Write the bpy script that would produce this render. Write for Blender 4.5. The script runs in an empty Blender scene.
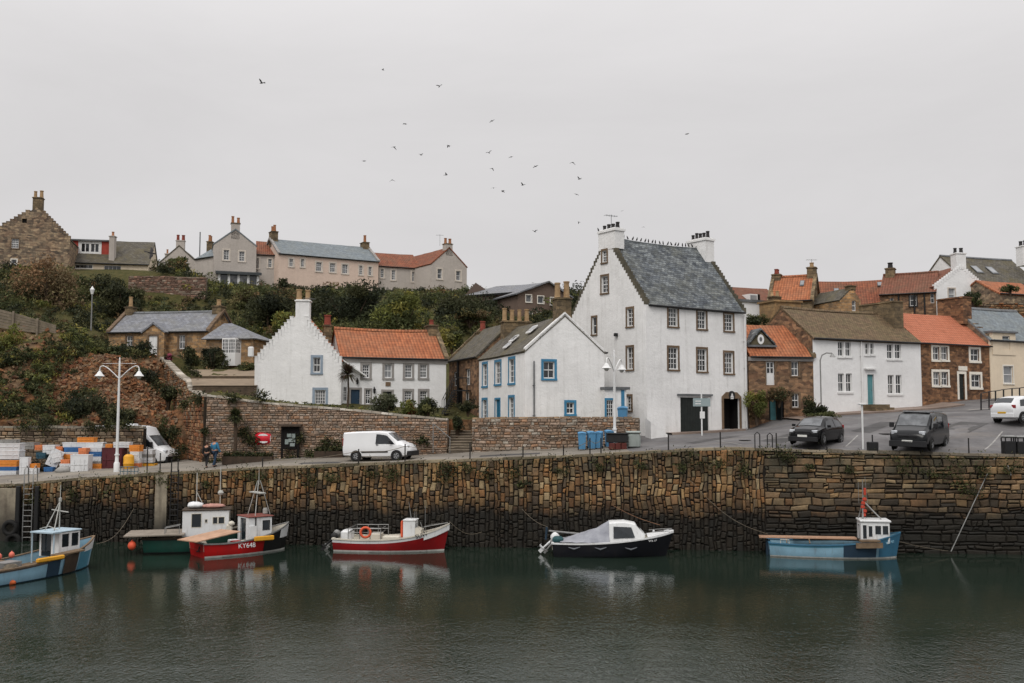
import bpy, math, random
import numpy as np
from mathutils import Vector, Matrix, noise
from mathutils.geometry import tessellate_polygon
R = random.Random(7)
NR = np.random.default_rng(11)
SC = bpy.context.scene
COL = SC.collection
rad = math.radians
# ------------------------------------------------------------------ camera model
F = 995.0; CZ = 7.05; PITCH = rad(4.22)
cP, sP = math.cos(PITCH), math.sin(PITCH)
def P(px, py, Y):
    u = (px-512)/F; v = (341.5-py)/F
    d = (u, cP-v*sP, sP+v*cP); t = Y/d[1]
    return Vector((d[0]*t, Y, CZ+d[2]*t))
def PZ(px, py, z):
    u = (px-512)/F; v = (341.5-py)/F
    d = (u, cP-v*sP, sP+v*cP); t = (z-CZ)/d[2]
    return Vector((d[0]*t, d[1]*t, z))
def G(px, Y, py=400):
    p = P(px, py, Y); return Vector((p.x, p.y))
def ZY(py, Y): return P(512, py, Y).z
def proj(x, y, z):
    yy = y*cP+(z-CZ)*sP; zz = -y*sP+(z-CZ)*cP
    return 512+F*x/yy, 341.5-F*zz/yy
def lin(r, g, b):
    f = lambda c: (c/255/12.92) if c <= 10 else ((c/255+.055)/1.055)**2.4
    return (f(r), f(g), f(b), 1.0)
# ------------------------------------------------------------------ materials
def newmat(name):
    m = bpy.data.materials.new(name); m.use_nodes = True
    nt = m.node_tree; b = nt.nodes['Principled BSDF']
    return m, nt, b
def N(nt, t, **kw):
    n = nt.nodes.new(t)
    for k, v in kw.items():
        if k.startswith('i_'): n.inputs[k[2:].replace('_', ' ')].default_value = v
        else: setattr(n, k, v)
    return n
def L(nt, a, b): nt.links.new(a, b)
def mixc(nt, fac, a, b, mode='MIX'):
    n = nt.nodes.new('ShaderNodeMix'); n.data_type = 'RGBA'; n.blend_type = mode
    for s, v in ((n.inputs[0], fac), (n.inputs[6], a), (n.inputs[7], b)):
        if isinstance(v, (int, float, tuple)): s.default_value = v
        else: L(nt, v, s)
    return n.outputs[2]
def math_(nt, op, a, b=0.0, c=0.0, clamp=False):
    n = nt.nodes.new('ShaderNodeMath'); n.operation = op; n.use_clamp = clamp
    for s, v in zip(n.inputs, (a, b, c)):
        if isinstance(v, (int, float)): s.default_value = v
        else: L(nt, v, s)
    return n.outputs[0]
def ramp(nt, x, lo, hi, a=0.0, b=1.0):
    n = nt.nodes.new('ShaderNodeMapRange'); L(nt, x, n.inputs[0])
    n.inputs[1].default_value = lo; n.inputs[2].default_value = hi
    n.inputs[3].default_value = a; n.inputs[4].default_value = b
    return n.outputs[0]
def noise_n(nt, vec, scale, detail=4, rough=.55, dist=0.0):
    n = N(nt, 'ShaderNodeTexNoise'); n.inputs['Scale'].default_value = scale
    n.inputs['Detail'].default_value = detail; n.inputs['Roughness'].default_value = rough
    n.inputs['Distortion'].default_value = dist
    if vec is not None: L(nt, vec, n.inputs['Vector'])
    return n.outputs[0]
def world_pos(nt): return N(nt, 'ShaderNodeNewGeometry').outputs['Position']
def scaled(nt, vec, s):
    n = N(nt, 'ShaderNodeVectorMath', operation='MULTIPLY'); L(nt, vec, n.inputs[0]); n.inputs[1].default_value = s
    return n.outputs[0]
def uvn(nt):
    n = N(nt, 'ShaderNodeUVMap'); n.uv_map = 'UVMap'; return n.outputs[0]
def bump(nt, b, h, strength=.5, dist=.02):
    n = N(nt, 'ShaderNodeBump'); n.inputs['Strength'].default_value = strength; n.inputs['Distance'].default_value = dist
    L(nt, h, n.inputs['Height']); L(nt, n.outputs[0], b.inputs['Normal'])
MC = {}
def M_noise(name, c1, c2, scale=2.0, rough=.8, bs=.3, bd=.02, detail=5, spec=.3, metal=0.0):
    if name in MC: return MC[name]
    m, nt, b = newmat(name)
    v = N(nt, 'ShaderNodeTexCoord').outputs['Object']
    n1 = noise_n(nt, v, scale, detail, .62)
    c = mixc(nt, ramp(nt, n1, .3, .7), c1, c2)
    L(nt, c, b.inputs['Base Color']); b.inputs['Roughness'].default_value = rough
    b.inputs['Specular IOR Level'].default_value = spec; b.inputs['Metallic'].default_value = metal
    if bs: bump(nt, b, noise_n(nt, v, scale*6, 4), bs, bd)
    MC[name] = m; return m
def M_paint(name, c, rough=.45, var=.25, spec=.4, scale=1.5, dirt=(.05, .042, .035, 1), dirtamt=.18):
    """weathered paint: faint tonal drift plus sparse scuffs"""
    if name in MC: return MC[name]
    m, nt, b = newmat(name)
    v = N(nt, 'ShaderNodeTexCoord').outputs['Object']
    n1 = noise_n(nt, v, scale, 5, .6)
    dk = tuple(x*(1-var) for x in c[:3])+(1,)
    col = mixc(nt, ramp(nt, n1, .35, .68), c, dk)
    st = noise_n(nt, scaled(nt, v, (3.2, 3.2, .5)), 2.3, 6, .7)
    col = mixc(nt, ramp(nt, st, .55, .8, 0, dirtamt*2), col, dirt)
    L(nt, col, b.inputs['Base Color']); L(nt, ramp(nt, n1, .3, .7, rough, min(1, rough+.2)), b.inputs['Roughness'])
    b.inputs['Specular IOR Level'].default_value = spec
    MC[name] = m; return m
def M_harl(name, c, stain=(.32, .31, .28, 1), amt=.5):
    """lime-washed rough render with rain streaks"""
    if name in MC: return MC[name]
    m, nt, b = newmat(name); p = world_pos(nt)
    big = noise_n(nt, p, .35, 5, .6)
    streak = noise_n(nt, scaled(nt, p, (3.6, 3.6, .2)), 1.0, 6, .65)
    patch = noise_n(nt, p, 1.3, 6, .68)
    c2 = tuple(x*.9 for x in c[:3])+(1,)
    col = mixc(nt, ramp(nt, big, .38, .65), c, c2)
    f = math_(nt, 'MULTIPLY', ramp(nt, streak, .5, .78, 0, amt), ramp(nt, patch, .35, .7))
    col = mixc(nt, f, col, stain)
    fine = noise_n(nt, p, 4.5, 3, .6)
    col = mixc(nt, ramp(nt, fine, .3, .75, 0, .12), col, stain)
    L(nt, col, b.inputs['Base Color']); b.inputs['Roughness'].default_value = .92; b.inputs['Specular IOR Level'].default_value = .15
    h = math_(nt, 'ADD', noise_n(nt, p, 9, 4, .65), math_(nt, 'MULTIPLY', noise_n(nt, p, 1.4, 3), 2.0))
    bump(nt, b, h, .55, .035)
    MC[name] = m; return m
def M_brick(name, c1, c2, c3, mortar, bw, bh, ms=.012, dist=.06, bs=.7, bd=.03, rough=.9, c3amt=.55, bias=0.0, c3scale=.8, smooth=.25, vor=0.0, vs=2.2):
    """coursed blocks / slates / rubble in metres of UV"""
    if name in MC: return MC[name]
    m, nt, b = newmat(name); uv = uvn(nt); p = world_pos(nt)
    nz = N(nt, 'ShaderNodeTexNoise'); nz.inputs['Scale'].default_value = 1.9; nz.inputs['Detail'].default_value = 3; L(nt, p, nz.inputs['Vector'])
    sub = N(nt, 'ShaderNodeVectorMath', operation='SUBTRACT'); L(nt, nz.outputs['Color'], sub.inputs[0]); sub.inputs[1].default_value = (.5, .5, .5)
    add = N(nt, 'ShaderNodeVectorMath', operation='MULTIPLY_ADD'); L(nt, sub.outputs[0], add.inputs[0]); add.inputs[1].default_value = (dist*4,)*3; L(nt, uv, add.inputs[2])
    br = N(nt, 'ShaderNodeTexBrick'); L(nt, add.outputs[0], br.inputs['Vector'])
    br.offset = .5; br.squash = 1.0
    br.inputs['Color1'].default_value = c1; br.inputs['Color2'].default_value = c2; br.inputs['Mortar'].default_value = mortar
    br.inputs['Scale'].default_value = 1.0; br.inputs['Mortar Size'].default_value = ms; br.inputs['Mortar Smooth'].default_value = smooth
    br.inputs['Bias'].default_value = bias; br.inputs['Brick Width'].default_value = bw; br.inputs['Row Height'].default_value = bh
    n1 = noise_n(nt, p, c3scale, 6, .68); n2 = noise_n(nt, p, 3.1, 5, .65)
    col = mixc(nt, ramp(nt, n1, .42, .68, 0, c3amt), br.outputs['Color'], c3)
    col = mixc(nt, ramp(nt, n2, .3, .75, 0, .45), col, (.0, .0, .0, 1), 'MIX') if False else mixc(nt, .55, col, mixc(nt, ramp(nt, n2, .3, .7), (.55, .55, .55, 1), (1.3, 1.3, 1.3, 1)), 'MULTIPLY')
    if vor:
        vo = N(nt, 'ShaderNodeTexVoronoi', feature='F1', voronoi_dimensions='2D'); vo.inputs['Scale'].default_value = vs; L(nt, scaled(nt, add.outputs[0], (1, 1.7, 1)), vo.inputs['Vector'])
        sp = N(nt, 'ShaderNodeSeparateColor'); L(nt, vo.outputs['Color'], sp.inputs[0])
        col = mixc(nt, vor, col, mixc(nt, sp.outputs[0], (.42, .42, .46, 1), (1.75, 1.6, 1.4, 1)), 'MULTIPLY')
        col = mixc(nt, math_(nt, 'MULTIPLY', ramp(nt, sp.outputs[1], .72, .9), .4*vor), col, c3)
    L(nt, col, b.inputs['Base Color']); b.inputs['Roughness'].default_value = rough; b.inputs['Specular IOR Level'].default_value = .2
    h = math_(nt, 'ADD', math_(nt, 'MULTIPLY', br.outputs['Fac'], -1.0), math_(nt, 'MULTIPLY', noise_n(nt, p, 6, 4), .8))
    bump(nt, b, h, bs, bd)
    MC[name] = m; return m
def M_pantile(name, c1, c2, c3, du=.24, dv=.32, c3amt=.6, bd=.05):
    if name in MC: return MC[name]
    m, nt, b = newmat(name); uv = uvn(nt); p = world_pos(nt)
    s = N(nt, 'ShaderNodeSeparateXYZ'); L(nt, uv, s.inputs[0])
    wob = math_(nt, 'MULTIPLY', math_(nt, 'SUBTRACT', noise_n(nt, p, 1.1, 3), .5), .16)
    u = math_(nt, 'DIVIDE', math_(nt, 'ADD', s.outputs[0], math_(nt, 'MULTIPLY', wob, .3)), du); v = math_(nt, 'DIVIDE', math_(nt, 'ADD', s.outputs[1], wob), dv)
    wn = N(nt, 'ShaderNodeTexWhiteNoise', noise_dimensions='2D')
    cx = N(nt, 'ShaderNodeCombineXYZ'); L(nt, math_(nt, 'FLOOR', u), cx.inputs[0]); L(nt, math_(nt, 'FLOOR', v), cx.inputs[1]); L(nt, cx.outputs[0], wn.inputs['Vector'])
    col = mixc(nt, wn.outputs['Value'], c1, c2)
    n1 = noise_n(nt, p, .7, 6, .7); n2 = noise_n(nt, scaled(nt, p, (1, 1, .35)), 2.6, 5, .7)
    col = mixc(nt, ramp(nt, n1, .42, .72, 0, c3amt), col, c3)
    col = mixc(nt, ramp(nt, n2, .55, .8, 0, .55), col, (.03, .026, .02, 1))
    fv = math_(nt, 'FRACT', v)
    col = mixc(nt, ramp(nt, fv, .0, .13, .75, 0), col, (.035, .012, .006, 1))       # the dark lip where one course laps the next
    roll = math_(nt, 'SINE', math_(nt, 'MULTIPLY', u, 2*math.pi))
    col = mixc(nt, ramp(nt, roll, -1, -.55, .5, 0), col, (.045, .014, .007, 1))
    L(nt, col, b.inputs['Base Color']); b.inputs['Roughness'].default_value = .85; b.inputs['Specular IOR Level'].default_value = .25
    h = math_(nt, 'ADD', math_(nt, 'MULTIPLY', roll, .5), math_(nt, 'MULTIPLY', fv, -1.1))
    h = math_(nt, 'ADD', h, math_(nt, 'MULTIPLY', noise_n(nt, p, 2.2, 3), 1.0))
    bump(nt, b, h, .9, bd)
    MC[name] = m; return m
def M_attr(name, rough=.9, bs=.6, bd=.03, nscale=3.0, var=.5, tide=False, spec=.2, moss=0.0):
    if name in MC: return MC[name]
    m, nt, b = newmat(name); p = world_pos(nt)
    at = N(nt, 'ShaderNodeAttribute'); at.attribute_name = 'Col'
    n1 = noise_n(nt, p, nscale, 6, .68)
    col = mixc(nt, var, at.outputs['Color'], mixc(nt, ramp(nt, n1, .3, .7), (.35, .36, .38, 1), (1.35, 1.3, 1.22, 1)), 'MULTIPLY')
    if moss:
        n3 = noise_n(nt, p, .55, 6, .7)
        col = mixc(nt, ramp(nt, n3, .52, .72, 0, moss), col, (.04, .048, .02, 1))
    rg = rough
    if tide:
        sx = N(nt, 'ShaderNodeSeparateXYZ'); L(nt, p, sx.inputs[0])
        nb = noise_n(nt, scaled(nt, p, (.5, .5, .35)), 1.0, 5, .65)
        lvl = math_(nt, 'ADD', sx.outputs[2], math_(nt, 'MULTIPLY', math_(nt, 'SUBTRACT', nb, .5), 2.0))
        col = mixc(nt, ramp(nt, lvl, 1.75, 3.4, .975, 0), col, (.009, .0085, .006, 1))      # weed-black tidal band
        vs = noise_n(nt, scaled(nt, p, (1.3, 1.3, .12)), 1.1, 5, .7)
        col = mixc(nt, ramp(nt, vs, .52, .75, 0, .75), col, (.02, .018, .013, 1))
        tp = noise_n(nt, scaled(nt, p, (.6, .6, .5)), 1.0, 5, .7)
        f = math_(nt, 'MULTIPLY', ramp(nt, math_(nt,'ADD',sx.outputs[2],math_(nt,'MULTIPLY',tp,1.2)), 3.3, 4.6), ramp(nt, tp, .40, .62, .1, .75))
        col = mixc(nt, f, col, (.05, .052, .036, 1))
    L(nt, col, b.inputs['Base Color']); b.inputs['Roughness'].default_value = rg; b.inputs['Specular IOR Level'].default_value = spec
    if bs: bump(nt, b, noise_n(nt, p, 7, 5, .65), bs, bd)
    MC[name] = m; return m
def M_leaf(name):
    if name in MC: return MC[name]
    m, nt, b = newmat(name)
    at = N(nt, 'ShaderNodeAttribute'); at.attribute_name = 'Col'
    L(nt, at.outputs['Color'], b.inputs['Base Color']); b.inputs['Roughness'].default_value = .7; b.inputs['Specular IOR Level'].default_value = .18
    tr = N(nt, 'ShaderNodeBsdfTranslucent'); L(nt, at.outputs['Color'], tr.inputs[0])
    mx = N(nt, 'ShaderNodeMixShader'); mx.inputs[0].default_value = .25
    L(nt, b.outputs[0], mx.inputs[1]); L(nt, tr.outputs[0], mx.inputs[2]); L(nt, mx.outputs[0], nt.nodes['Material Output'].inputs[0])
    MC[name] = m; return m
def M_glass(name, c=(.012, .014, .016, 1), rough=.06, var=(.05, .06, .07, 1)):
    if name in MC: return MC[name]
    m, nt, b = newmat(name); p = world_pos(nt)
    n1 = noise_n(nt, p, 1.1, 3, .6)
    L(nt, mixc(nt, ramp(nt, n1, .45, .7), c, var), b.inputs['Base Color'])
    b.inputs['Roughness'].default_value = rough; b.inputs['Specular IOR Level'].default_value = .6
    bump(nt, b, noise_n(nt, p, 1.6, 2), .12, .02)
    MC[name] = m; return m
# ------------------------------------------------------------------ mesh building
class MB:
    def __init__(s): s.V=[]; s.F=[]; s.UV=[]; s.M=[]; s.C=[]
    def face(s, pts, m=0, uv=None, c=None):
        i = len(s.V); s.V += [tuple(p) for p in pts]; s.F.append(tuple(range(i, i+len(pts))))
        if uv is None:
            uv = planar(pts)
        s.UV.append(uv); s.M.append(m); s.C.append(c or (1, 1, 1))
    def obox(s, o, ax, ay, az, m=0, c=None, skip=()):
        o=Vector(o); ax=Vector(ax); ay=Vector(ay); az=Vector(az)
        q=[o, o+ax, o+ax+ay, o+ay, o+az, o+ax+az, o+ax+ay+az, o+ay+az]
        fs=((0,3,2,1),(4,5,6,7),(0,1,5,4),(2,3,7,6),(1,2,6,5),(3,0,4,7))
        if ax.cross(ay).dot(az) < 0: fs=tuple(f[::-1] for f in fs)
        for k, f in enumerate(fs):
            if k not in skip: s.face([q[i] for i in f], m, None, c)
    def box(s, cx, cy, cz, sx, sy, sz, rz=0, m=0, c=None):
        """centre of base at cx,cy,cz"""
        ca, sa = math.cos(rz), math.sin(rz)
        ax=Vector((ca*sx, sa*sx, 0)); ay=Vector((-sa*sy, ca*sy, 0))
        s.obox(Vector((cx, cy, cz))-ax/2-ay/2, ax, ay, Vector((0,0,sz)), m, c)
    def bbox(s, cx, cy, cz, sx, sy, sz, bev=.03, rz=0, m=0, c=None):
        """chamfered box"""
        ca, sa = math.cos(rz), math.sin(rz); b=bev
        def T(x, y, z): return (cx+ca*x-sa*y, cy+sa*x+ca*y, cz+z)
        X, Y = sx/2, sy/2
        ring=lambda X,Y,z: [T(-X+b,-Y,z),T(X-b,-Y,z),T(X,-Y+b,z),T(X,Y-b,z),T(X-b,Y,z),T(-X+b,Y,z),T(-X,Y-b,z),T(-X,-Y+b,z)]
        rs=[ring(X-b,Y-b,0), ring(X,Y,b), ring(X,Y,sz-b), ring(X-b,Y-b,sz)]
        for a, d in zip(rs, rs[1:]):
            for i in range(8): s.face([a[i], a[(i+1)%8], d[(i+1)%8], d[i]], m, None, c)
        s.face(rs[-1], m, None, c); s.face(rs[0][::-1], m, None, c)
    def tube(s, pts, r, n=8, m=0, c=None, caps=True):
        pts=[Vector(p) for p in pts]; rs = r if isinstance(r, (list, tuple)) else [r]*len(pts)
        rings=[]; up=None
        for i, p in enumerate(pts):
            t=(pts[min(i+1, len(pts)-1)]-pts[max(i-1, 0)])
            t = t.normalized() if t.length > 1e-9 else Vector((0,0,1))
            if up is None: up = Vector((0,0,1)) if abs(t.z) < .9 else Vector((1,0,0))
            a=t.cross(up); a = a.normalized() if a.length > 1e-6 else Vector((1,0,0)); b=t.cross(a); up = -b if b.dot(up) < 0 else b
            rings.append([p+(a*math.cos(2*math.pi*k/n)+b*math.sin(2*math.pi*k/n))*rs[i] for k in range(n)])
        for A, B in zip(rings, rings[1:]):
            for k in range(n): s.face([A[k], B[k], B[(k+1)%n], A[(k+1)%n]][::-1], m, None, c)
        if caps: s.face(rings[0], m, None, c); s.face(rings[-1][::-1], m, None, c)
    def lathe(s, o, prof, n=12, m=0, c=None, axis='z'):
        o=Vector(o)
        def pt(r, z, k):
            a=2*math.pi*k/n; x, y = r*math.cos(a), r*math.sin(a)
            return o+(Vector((x, y, z)) if axis=='z' else Vector((x, z, y)) if axis=='y' else Vector((z, x, y)))
        for (r0, z0), (r1, z1) in zip(prof, prof[1:]):
            for k in range(n):
                q=[pt(r0,z0,k), pt(r0,z0,k+1), pt(r1,z1,k+1), pt(r1,z1,k)]
                if r0 < 1e-6: q=q[1:] if False else [q[0], q[2], q[3]]
                elif r1 < 1e-6: q=[q[0], q[1], q[2]]
                s.face(q if axis!='y' else q[::-1], m, None, c)
    def grid(s, rows, m=0, c=None, closed=False, flip=False, uv=None):
        for j in range(len(rows)-1):
            n=len(rows[j])
            for i in range(n if closed else n-1):
                q=[rows[j][i], rows[j][(i+1)%n], rows[j+1][(i+1)%n], rows[j+1][i]]
                u = None if uv is None else [uv[j][i], uv[j][i+1], uv[j+1][i+1], uv[j+1][i]]
                if flip: q=q[::-1]; u = u and u[::-1]
                s.face(q, m(j, i) if callable(m) else m, u, c(j, i) if callable(c) else c)
    def build(s, name, mats, parent=None, smooth=None, merge=False):
        org = ORG.get(parent.name, Vector((0,0,0))) if parent else Vector((0,0,0))
        me=bpy.data.meshes.new(name)
        V=np.array(s.V, dtype=np.float64).reshape(-1, 3)-np.array(org)
        me.from_pydata(V.tolist(), [], s.F)
        uvl=me.uv_layers.new(name='UVMap'); uvl.data.foreach_set('uv', np.array([c for u in s.UV for p in u for c in p], dtype=np.float32))
        if any(c != (1, 1, 1) for c in s.C):
            ca=me.color_attributes.new('Col', 'FLOAT_COLOR', 'CORNER')
            ca.data.foreach_set('color', np.array([x for f, c in zip(s.F, s.C) for _ in f for x in (c[0], c[1], c[2], 1.0)], dtype=np.float32))
        mats = mats if isinstance(mats, (list, tuple)) else [mats]
        for m in mats: me.materials.append(m)
        me.polygons.foreach_set('material_index', np.array(s.M, dtype=np.int32))
        if merge or smooth:
            import bmesh
            bm=bmesh.new(); bm.from_mesh(me); bmesh.ops.remove_doubles(bm, verts=bm.verts, dist=.0008); bm.to_mesh(me); bm.free()
        if smooth:
            me.polygons.foreach_set('use_smooth', np.ones(len(me.polygons), dtype=bool))
            me.set_sharp_from_angle(angle=rad(smooth if smooth is not True else 35))
        me.update()
        o=bpy.data.objects.new(name, me); COL.objects.link(o)
        if parent: o.parent=parent; ORG[o.name]=org
        return o
def planar(pts):
    a=Vector(pts[0]); n=Vector((0,0,0))
    for i in range(1, len(pts)-1): n += (Vector(pts[i])-a).cross(Vector(pts[i+1])-a)
    ax, ay, az = abs(n.x), abs(n.y), abs(n.z)
    if az >= ax and az >= ay: return [(p[0], p[1]) for p in pts]
    if ay >= ax: return [(p[0], p[2]) for p in pts]
    return [(p[1], p[2]) for p in pts]
ORG={}
def tag(o, label=None, cat=None, group=None, kind=None):
    if label: o['label']=label
    if cat: o['category']=cat
    if group: o['group']=group
    if kind: o['kind']=kind
    return o
def thing(name, label, cat, loc=(0,0,0), rz=0, group=None, local=False):
    o=bpy.data.objects.new(name, None); COL.objects.link(o); o.empty_display_size=.2
    o.location=loc; o.rotation_euler=(0,0,rz)
    ORG[o.name]=Vector((0,0,0)) if local else Vector(loc)
    return tag(o, label, cat, group)
def dup(o, loc, rz=0, label=None, scale=None):
    r=o.copy(); COL.objects.link(r); r.location=loc; r.rotation_euler=(0,0,rz)
    if scale: r.scale=scale
    if label: r['label']=label
    for ch in o.children:
        c=ch.copy(); COL.objects.link(c); c.parent=r
        for g in ch.children:
            d=g.copy(); COL.objects.link(d); d.parent=c
    return r
def text_mesh(body, name, mat, parent, loc, rot, size, ext=.004, align='CENTER', shear=0):
    cu=bpy.data.curves.new(name, 'FONT'); cu.body=body; cu.size=size; cu.extrude=ext; cu.align_x=align; cu.align_y='CENTER'; cu.shear=shear
    o=bpy.data.objects.new(name, cu); COL.objects.link(o)
    dg=bpy.context.evaluated_depsgraph_get(); me=bpy.data.meshes.new_from_object(o.evaluated_get(dg))
    bpy.data.objects.remove(o); bpy.data.curves.remove(cu)
    me.materials.clear(); me.materials.append(mat)
    o=bpy.data.objects.new(name, me); COL.objects.link(o); o.location=loc; o.rotation_euler=rot
    if parent: o.parent=parent
    return o
# ------------------------------------------------------------------ camera, world, sun
cam=bpy.data.cameras.new('Camera'); co=bpy.data.objects.new('Camera', cam); COL.objects.link(co)
cam.sensor_width=36; cam.lens=F*36/1024; cam.clip_end=3000; cam.clip_start=.1
co.location=(0,0,CZ); co.rotation_euler=(math.pi/2+PITCH,0,0); SC.camera=co
SC.view_settings.view_transform='Standard'; SC.view_settings.look='None'; SC.view_settings.exposure=0.0; SC.view_settings.gamma=1
SC.render.engine='CYCLES'
try:
    SC.cycles.use_denoising=True; SC.cycles.denoiser='OPENIMAGEDENOISE'
    SC.cycles.max_bounces=5; SC.cycles.diffuse_bounces=2; SC.cycles.glossy_bounces=3; SC.cycles.transmission_bounces=2
    SC.cycles.caustics_reflective=False; SC.cycles.caustics_refractive=False
except Exception: pass
W=bpy.data.worlds.new('World'); SC.world=W; W.use_nodes=True
nt=W.node_tree; bg=nt.nodes['Background']
sky=N(nt,'ShaderNodeTexSky'); sky.sky_type='NISHITA'; sky.sun_disc=False
SUN_EL, SUN_AZ = rad(48), rad(200)          # high, from behind the viewer and a little to the left of his back
sky.sun_elevation=SUN_EL; sky.sun_rotation=SUN_AZ
hs=N(nt,'ShaderNodeHueSaturation'); hs.inputs['Saturation'].default_value=.12; L(nt, sky.outputs[0], hs.inputs['Color'])
tc=N(nt,'ShaderNodeTexCoord'); sx=N(nt,'ShaderNodeSeparateXYZ'); L(nt, tc.outputs['Generated'], sx.inputs[0])
cl=noise_n(nt, scaled(nt, tc.outputs['Generated'], (1.0,1.0,3.2)), 1.9, 6, .58, .3)
zen=math_(nt,'POWER', ramp(nt, sx.outputs[2], .30, 1.0), 1.2)      # a cloud deck is brighter overhead
lum=math_(nt,'ADD', ramp(nt, sx.outputs[2], 0, .35, 6.2, 7.35), math_(nt,'MULTIPLY', zen, 11.0))
lum=math_(nt,'MULTIPLY', lum, ramp(nt, cl, .25,.75,.92,1.07))
cc=N(nt,'ShaderNodeCombineColor'); 
L(nt, math_(nt,'MULTIPLY', lum, 1.0), cc.inputs[0]); L(nt, math_(nt,'MULTIPLY', lum, .978), cc.inputs[1]); L(nt, math_(nt,'MULTIPLY', lum, .985), cc.inputs[2])
L(nt, mixc(nt, .93, hs.outputs[0], cc.outputs[0]), bg.inputs['Color']); bg.inputs['Strength'].default_value=.1
sl=bpy.data.lights.new('Sun','SUN'); sl.energy=1.25; sl.angle=rad(28); sl.color=(1,.96,.9)
so=bpy.data.objects.new('Sun', sl); COL.objects.link(so)
sd=Vector((math.sin(SUN_AZ)*math.cos(SUN_EL), math.cos(SUN_AZ)*math.cos(SUN_EL), math.sin(SUN_EL)))
so.rotation_euler=sd.to_track_quat('Z','Y').to_euler(); so.location=(0,-20,60)
# ------------------------------------------------------------------ terrain fields
def WY(x): return 53.75-.105*x
def interp(x, xs, ys):
    return float(np.interp(x, xs, ys))
_tp=[(-80,2.2),(-45,2.55)]
for px,py in ((0,487),(100,478),(190,473.3),(255,469),(337,466.6),(415,463),(490,460.3),(583,456.4),(640,453.5),(703,450),(750,449.8),(800,451.5),(864,453),(1024,456.7)):
    Y=56
    for _ in range(4): X=P(px,py,Y).x; Y=WY(X)
    _tp.append((X, P(px,py,Y).z))
_tp.append((60,4.7))
TX=[a for a,_ in _tp]; TZ=[b for _,b in _tp]
def wtop(x): return interp(x, TX, TZ)
class Field:
    def __init__(s, pts):
        A=np.array(pts, dtype=float); s.c=A[:,:2]; n=len(A)
        d=np.sqrt(((s.c[:,None]-s.c[None])**2).sum(-1)+.25)
        M=np.zeros((n+3,n+3)); M[:n,:n]=-d+np.eye(n)*-.05*0; M[:n,n]=1; M[:n,n+1:]=s.c; M[n,:n]=1; M[n+1:,:n]=s.c.T
        s.w=np.linalg.solve(M, np.concatenate([A[:,2],[0,0,0]])); s.n=n
    def __call__(s, X, Y):
        X=np.asarray(X,float); Y=np.asarray(Y,float)
        q=np.stack([X.ravel(),Y.ravel()],-1)
        d=np.sqrt(((q[:,None]-s.c[None])**2).sum(-1)+.25)
        r=-d@s.w[:s.n]+s.w[s.n]+q@s.w[s.n+1:]
        return r.reshape(X.shape)
    def at(s, x, y): return float(s([x],[y])[0])
lowp=[(x, WY(x), wtop(x)) for x in np.linspace(-70,50,31)]
for px,py,Y in ((20,473,61.5),(80,470,61.5),(140,467,62),(20,468,65),(100,466,65.2),(145,465,69),(60,464,69),(212,467,60.5),(300,457,62),(206,462,62.5),(380,460.5,58.6),(450,454,60),(405,456,61),
                (500,452,59),(560,449.5,58.6),(630,446,58),(646,436,62),(696,433,64.5),(749,429.5,67),(770,421,67.3),(812,417,68),(820,416,67.5),(868,412,70),(921,408,72.5),
                (960,402,74),(990,399,76),(1024,396,77.5),(1060,392,79),(1008,424,57.5),(960,430,56.5),(920,452,52.6),(915,437,56),(818,447,53.5),(825,432,57.5),(750,440,56),(700,441,57),(1024,410,64),(960,412,65),(1060,425,57),(1024,450,53)):
    p=P(px,py,Y); lowp.append((p.x,p.y,p.z))
lowp += [(50,85,10.5),(30,85,10.5),(-60,70,3.6),(-45,70,3.9),(10,75,7),(-10,75,5.5)]
LOW=Field(lowp)
def low(x,y): return LOW.at(x,y)
upp=[]
for px,py,Y in ((206,396.5,63.3),(230,399,63.2),(255,402,62.9),(300,406.5,62.6),(350,410,62.2),(402,416,61.8),(448,420,61.3),(480,419,60.6),(560,418,59.8),(610,417.5,59.6),(625,418,62),
                (205,398,65),(225,398,66),(253,399,66.5),(200,385,72),(253,385,72),(198,377,76.5),(252,377,76.5),(256,404,68),(300,404.5,68),(340,405,68.5),(395,407,70.8),(446,408,72),(477,420,69),(525,421,61),(590,420,62.5),(455,410,74),
                (205,285,120),(240,287,120),(280,289,118),(380,292,125),(430,293,126),(466,296,128),(195,287,122),
                (110,357,83.5),(135,358,83.3),(165,357,83.2),(205,363,82),(250,367,81),(200,345,92),(130,340,92),
                (0,330,80),(52,333,80),(0,322,84),(52,326,86),(92,330,88),(20,345,77),(60,345,78),(100,353,79.5),(125,354,80),(150,358,80.5),
                (35,274,104),(70,274,104),(110,271,108),(150,272,108),(0,276,103),(25,280,98),(60,298,95),(168,272,121),(126,300,103.6),(145,302,103.6),(165,303,103.6),(200,304,104),(136,277,106.6),(165,277,106.6),(196,283,107.6),(230,293,112),(215,291,112),(250,293,112),
                (0,430,69),(60,432,69),(120,440,70.2),(150,440,70.3),(0,380,73.5),(50,372,75),(100,372,76.5),(140,370,78),(110,405,73.2),(140,408,73),(60,405,72.4),(176,446,69.5),(176,440,71),(170,420,75),(163,393,79),(158,372,82),(188,452,66.5),
                (500,300,108),(560,306,100),(600,308,100),(500,335,92),
                (770,330,84),(830,330,84),(770,318,92),(850,311,94),(900,308,92),(960,306,94),(1024,303,90),(1060,302,90),(980,330,86),(1040,340,83),(900,335,82),(740,322,95)):
    p=P(px,py,Y); upp.append((p.x,p.y,p.z))
upp += [(-66,69,4.3),(-50,69,4.1),(-40,69,4.0),(-70,78,13.5),(-80,105,22),(-60,130,23),(0,160,24),(60,150,24),(-90,180,25),(90,180,25),(0,300,25),(200,300,25),(-200,300,25),(0,640,25),(300,640,25),(-300,640,25),(120,90,18),(-140,95,20),(60,80,13),(5,75,8.5)]
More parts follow.
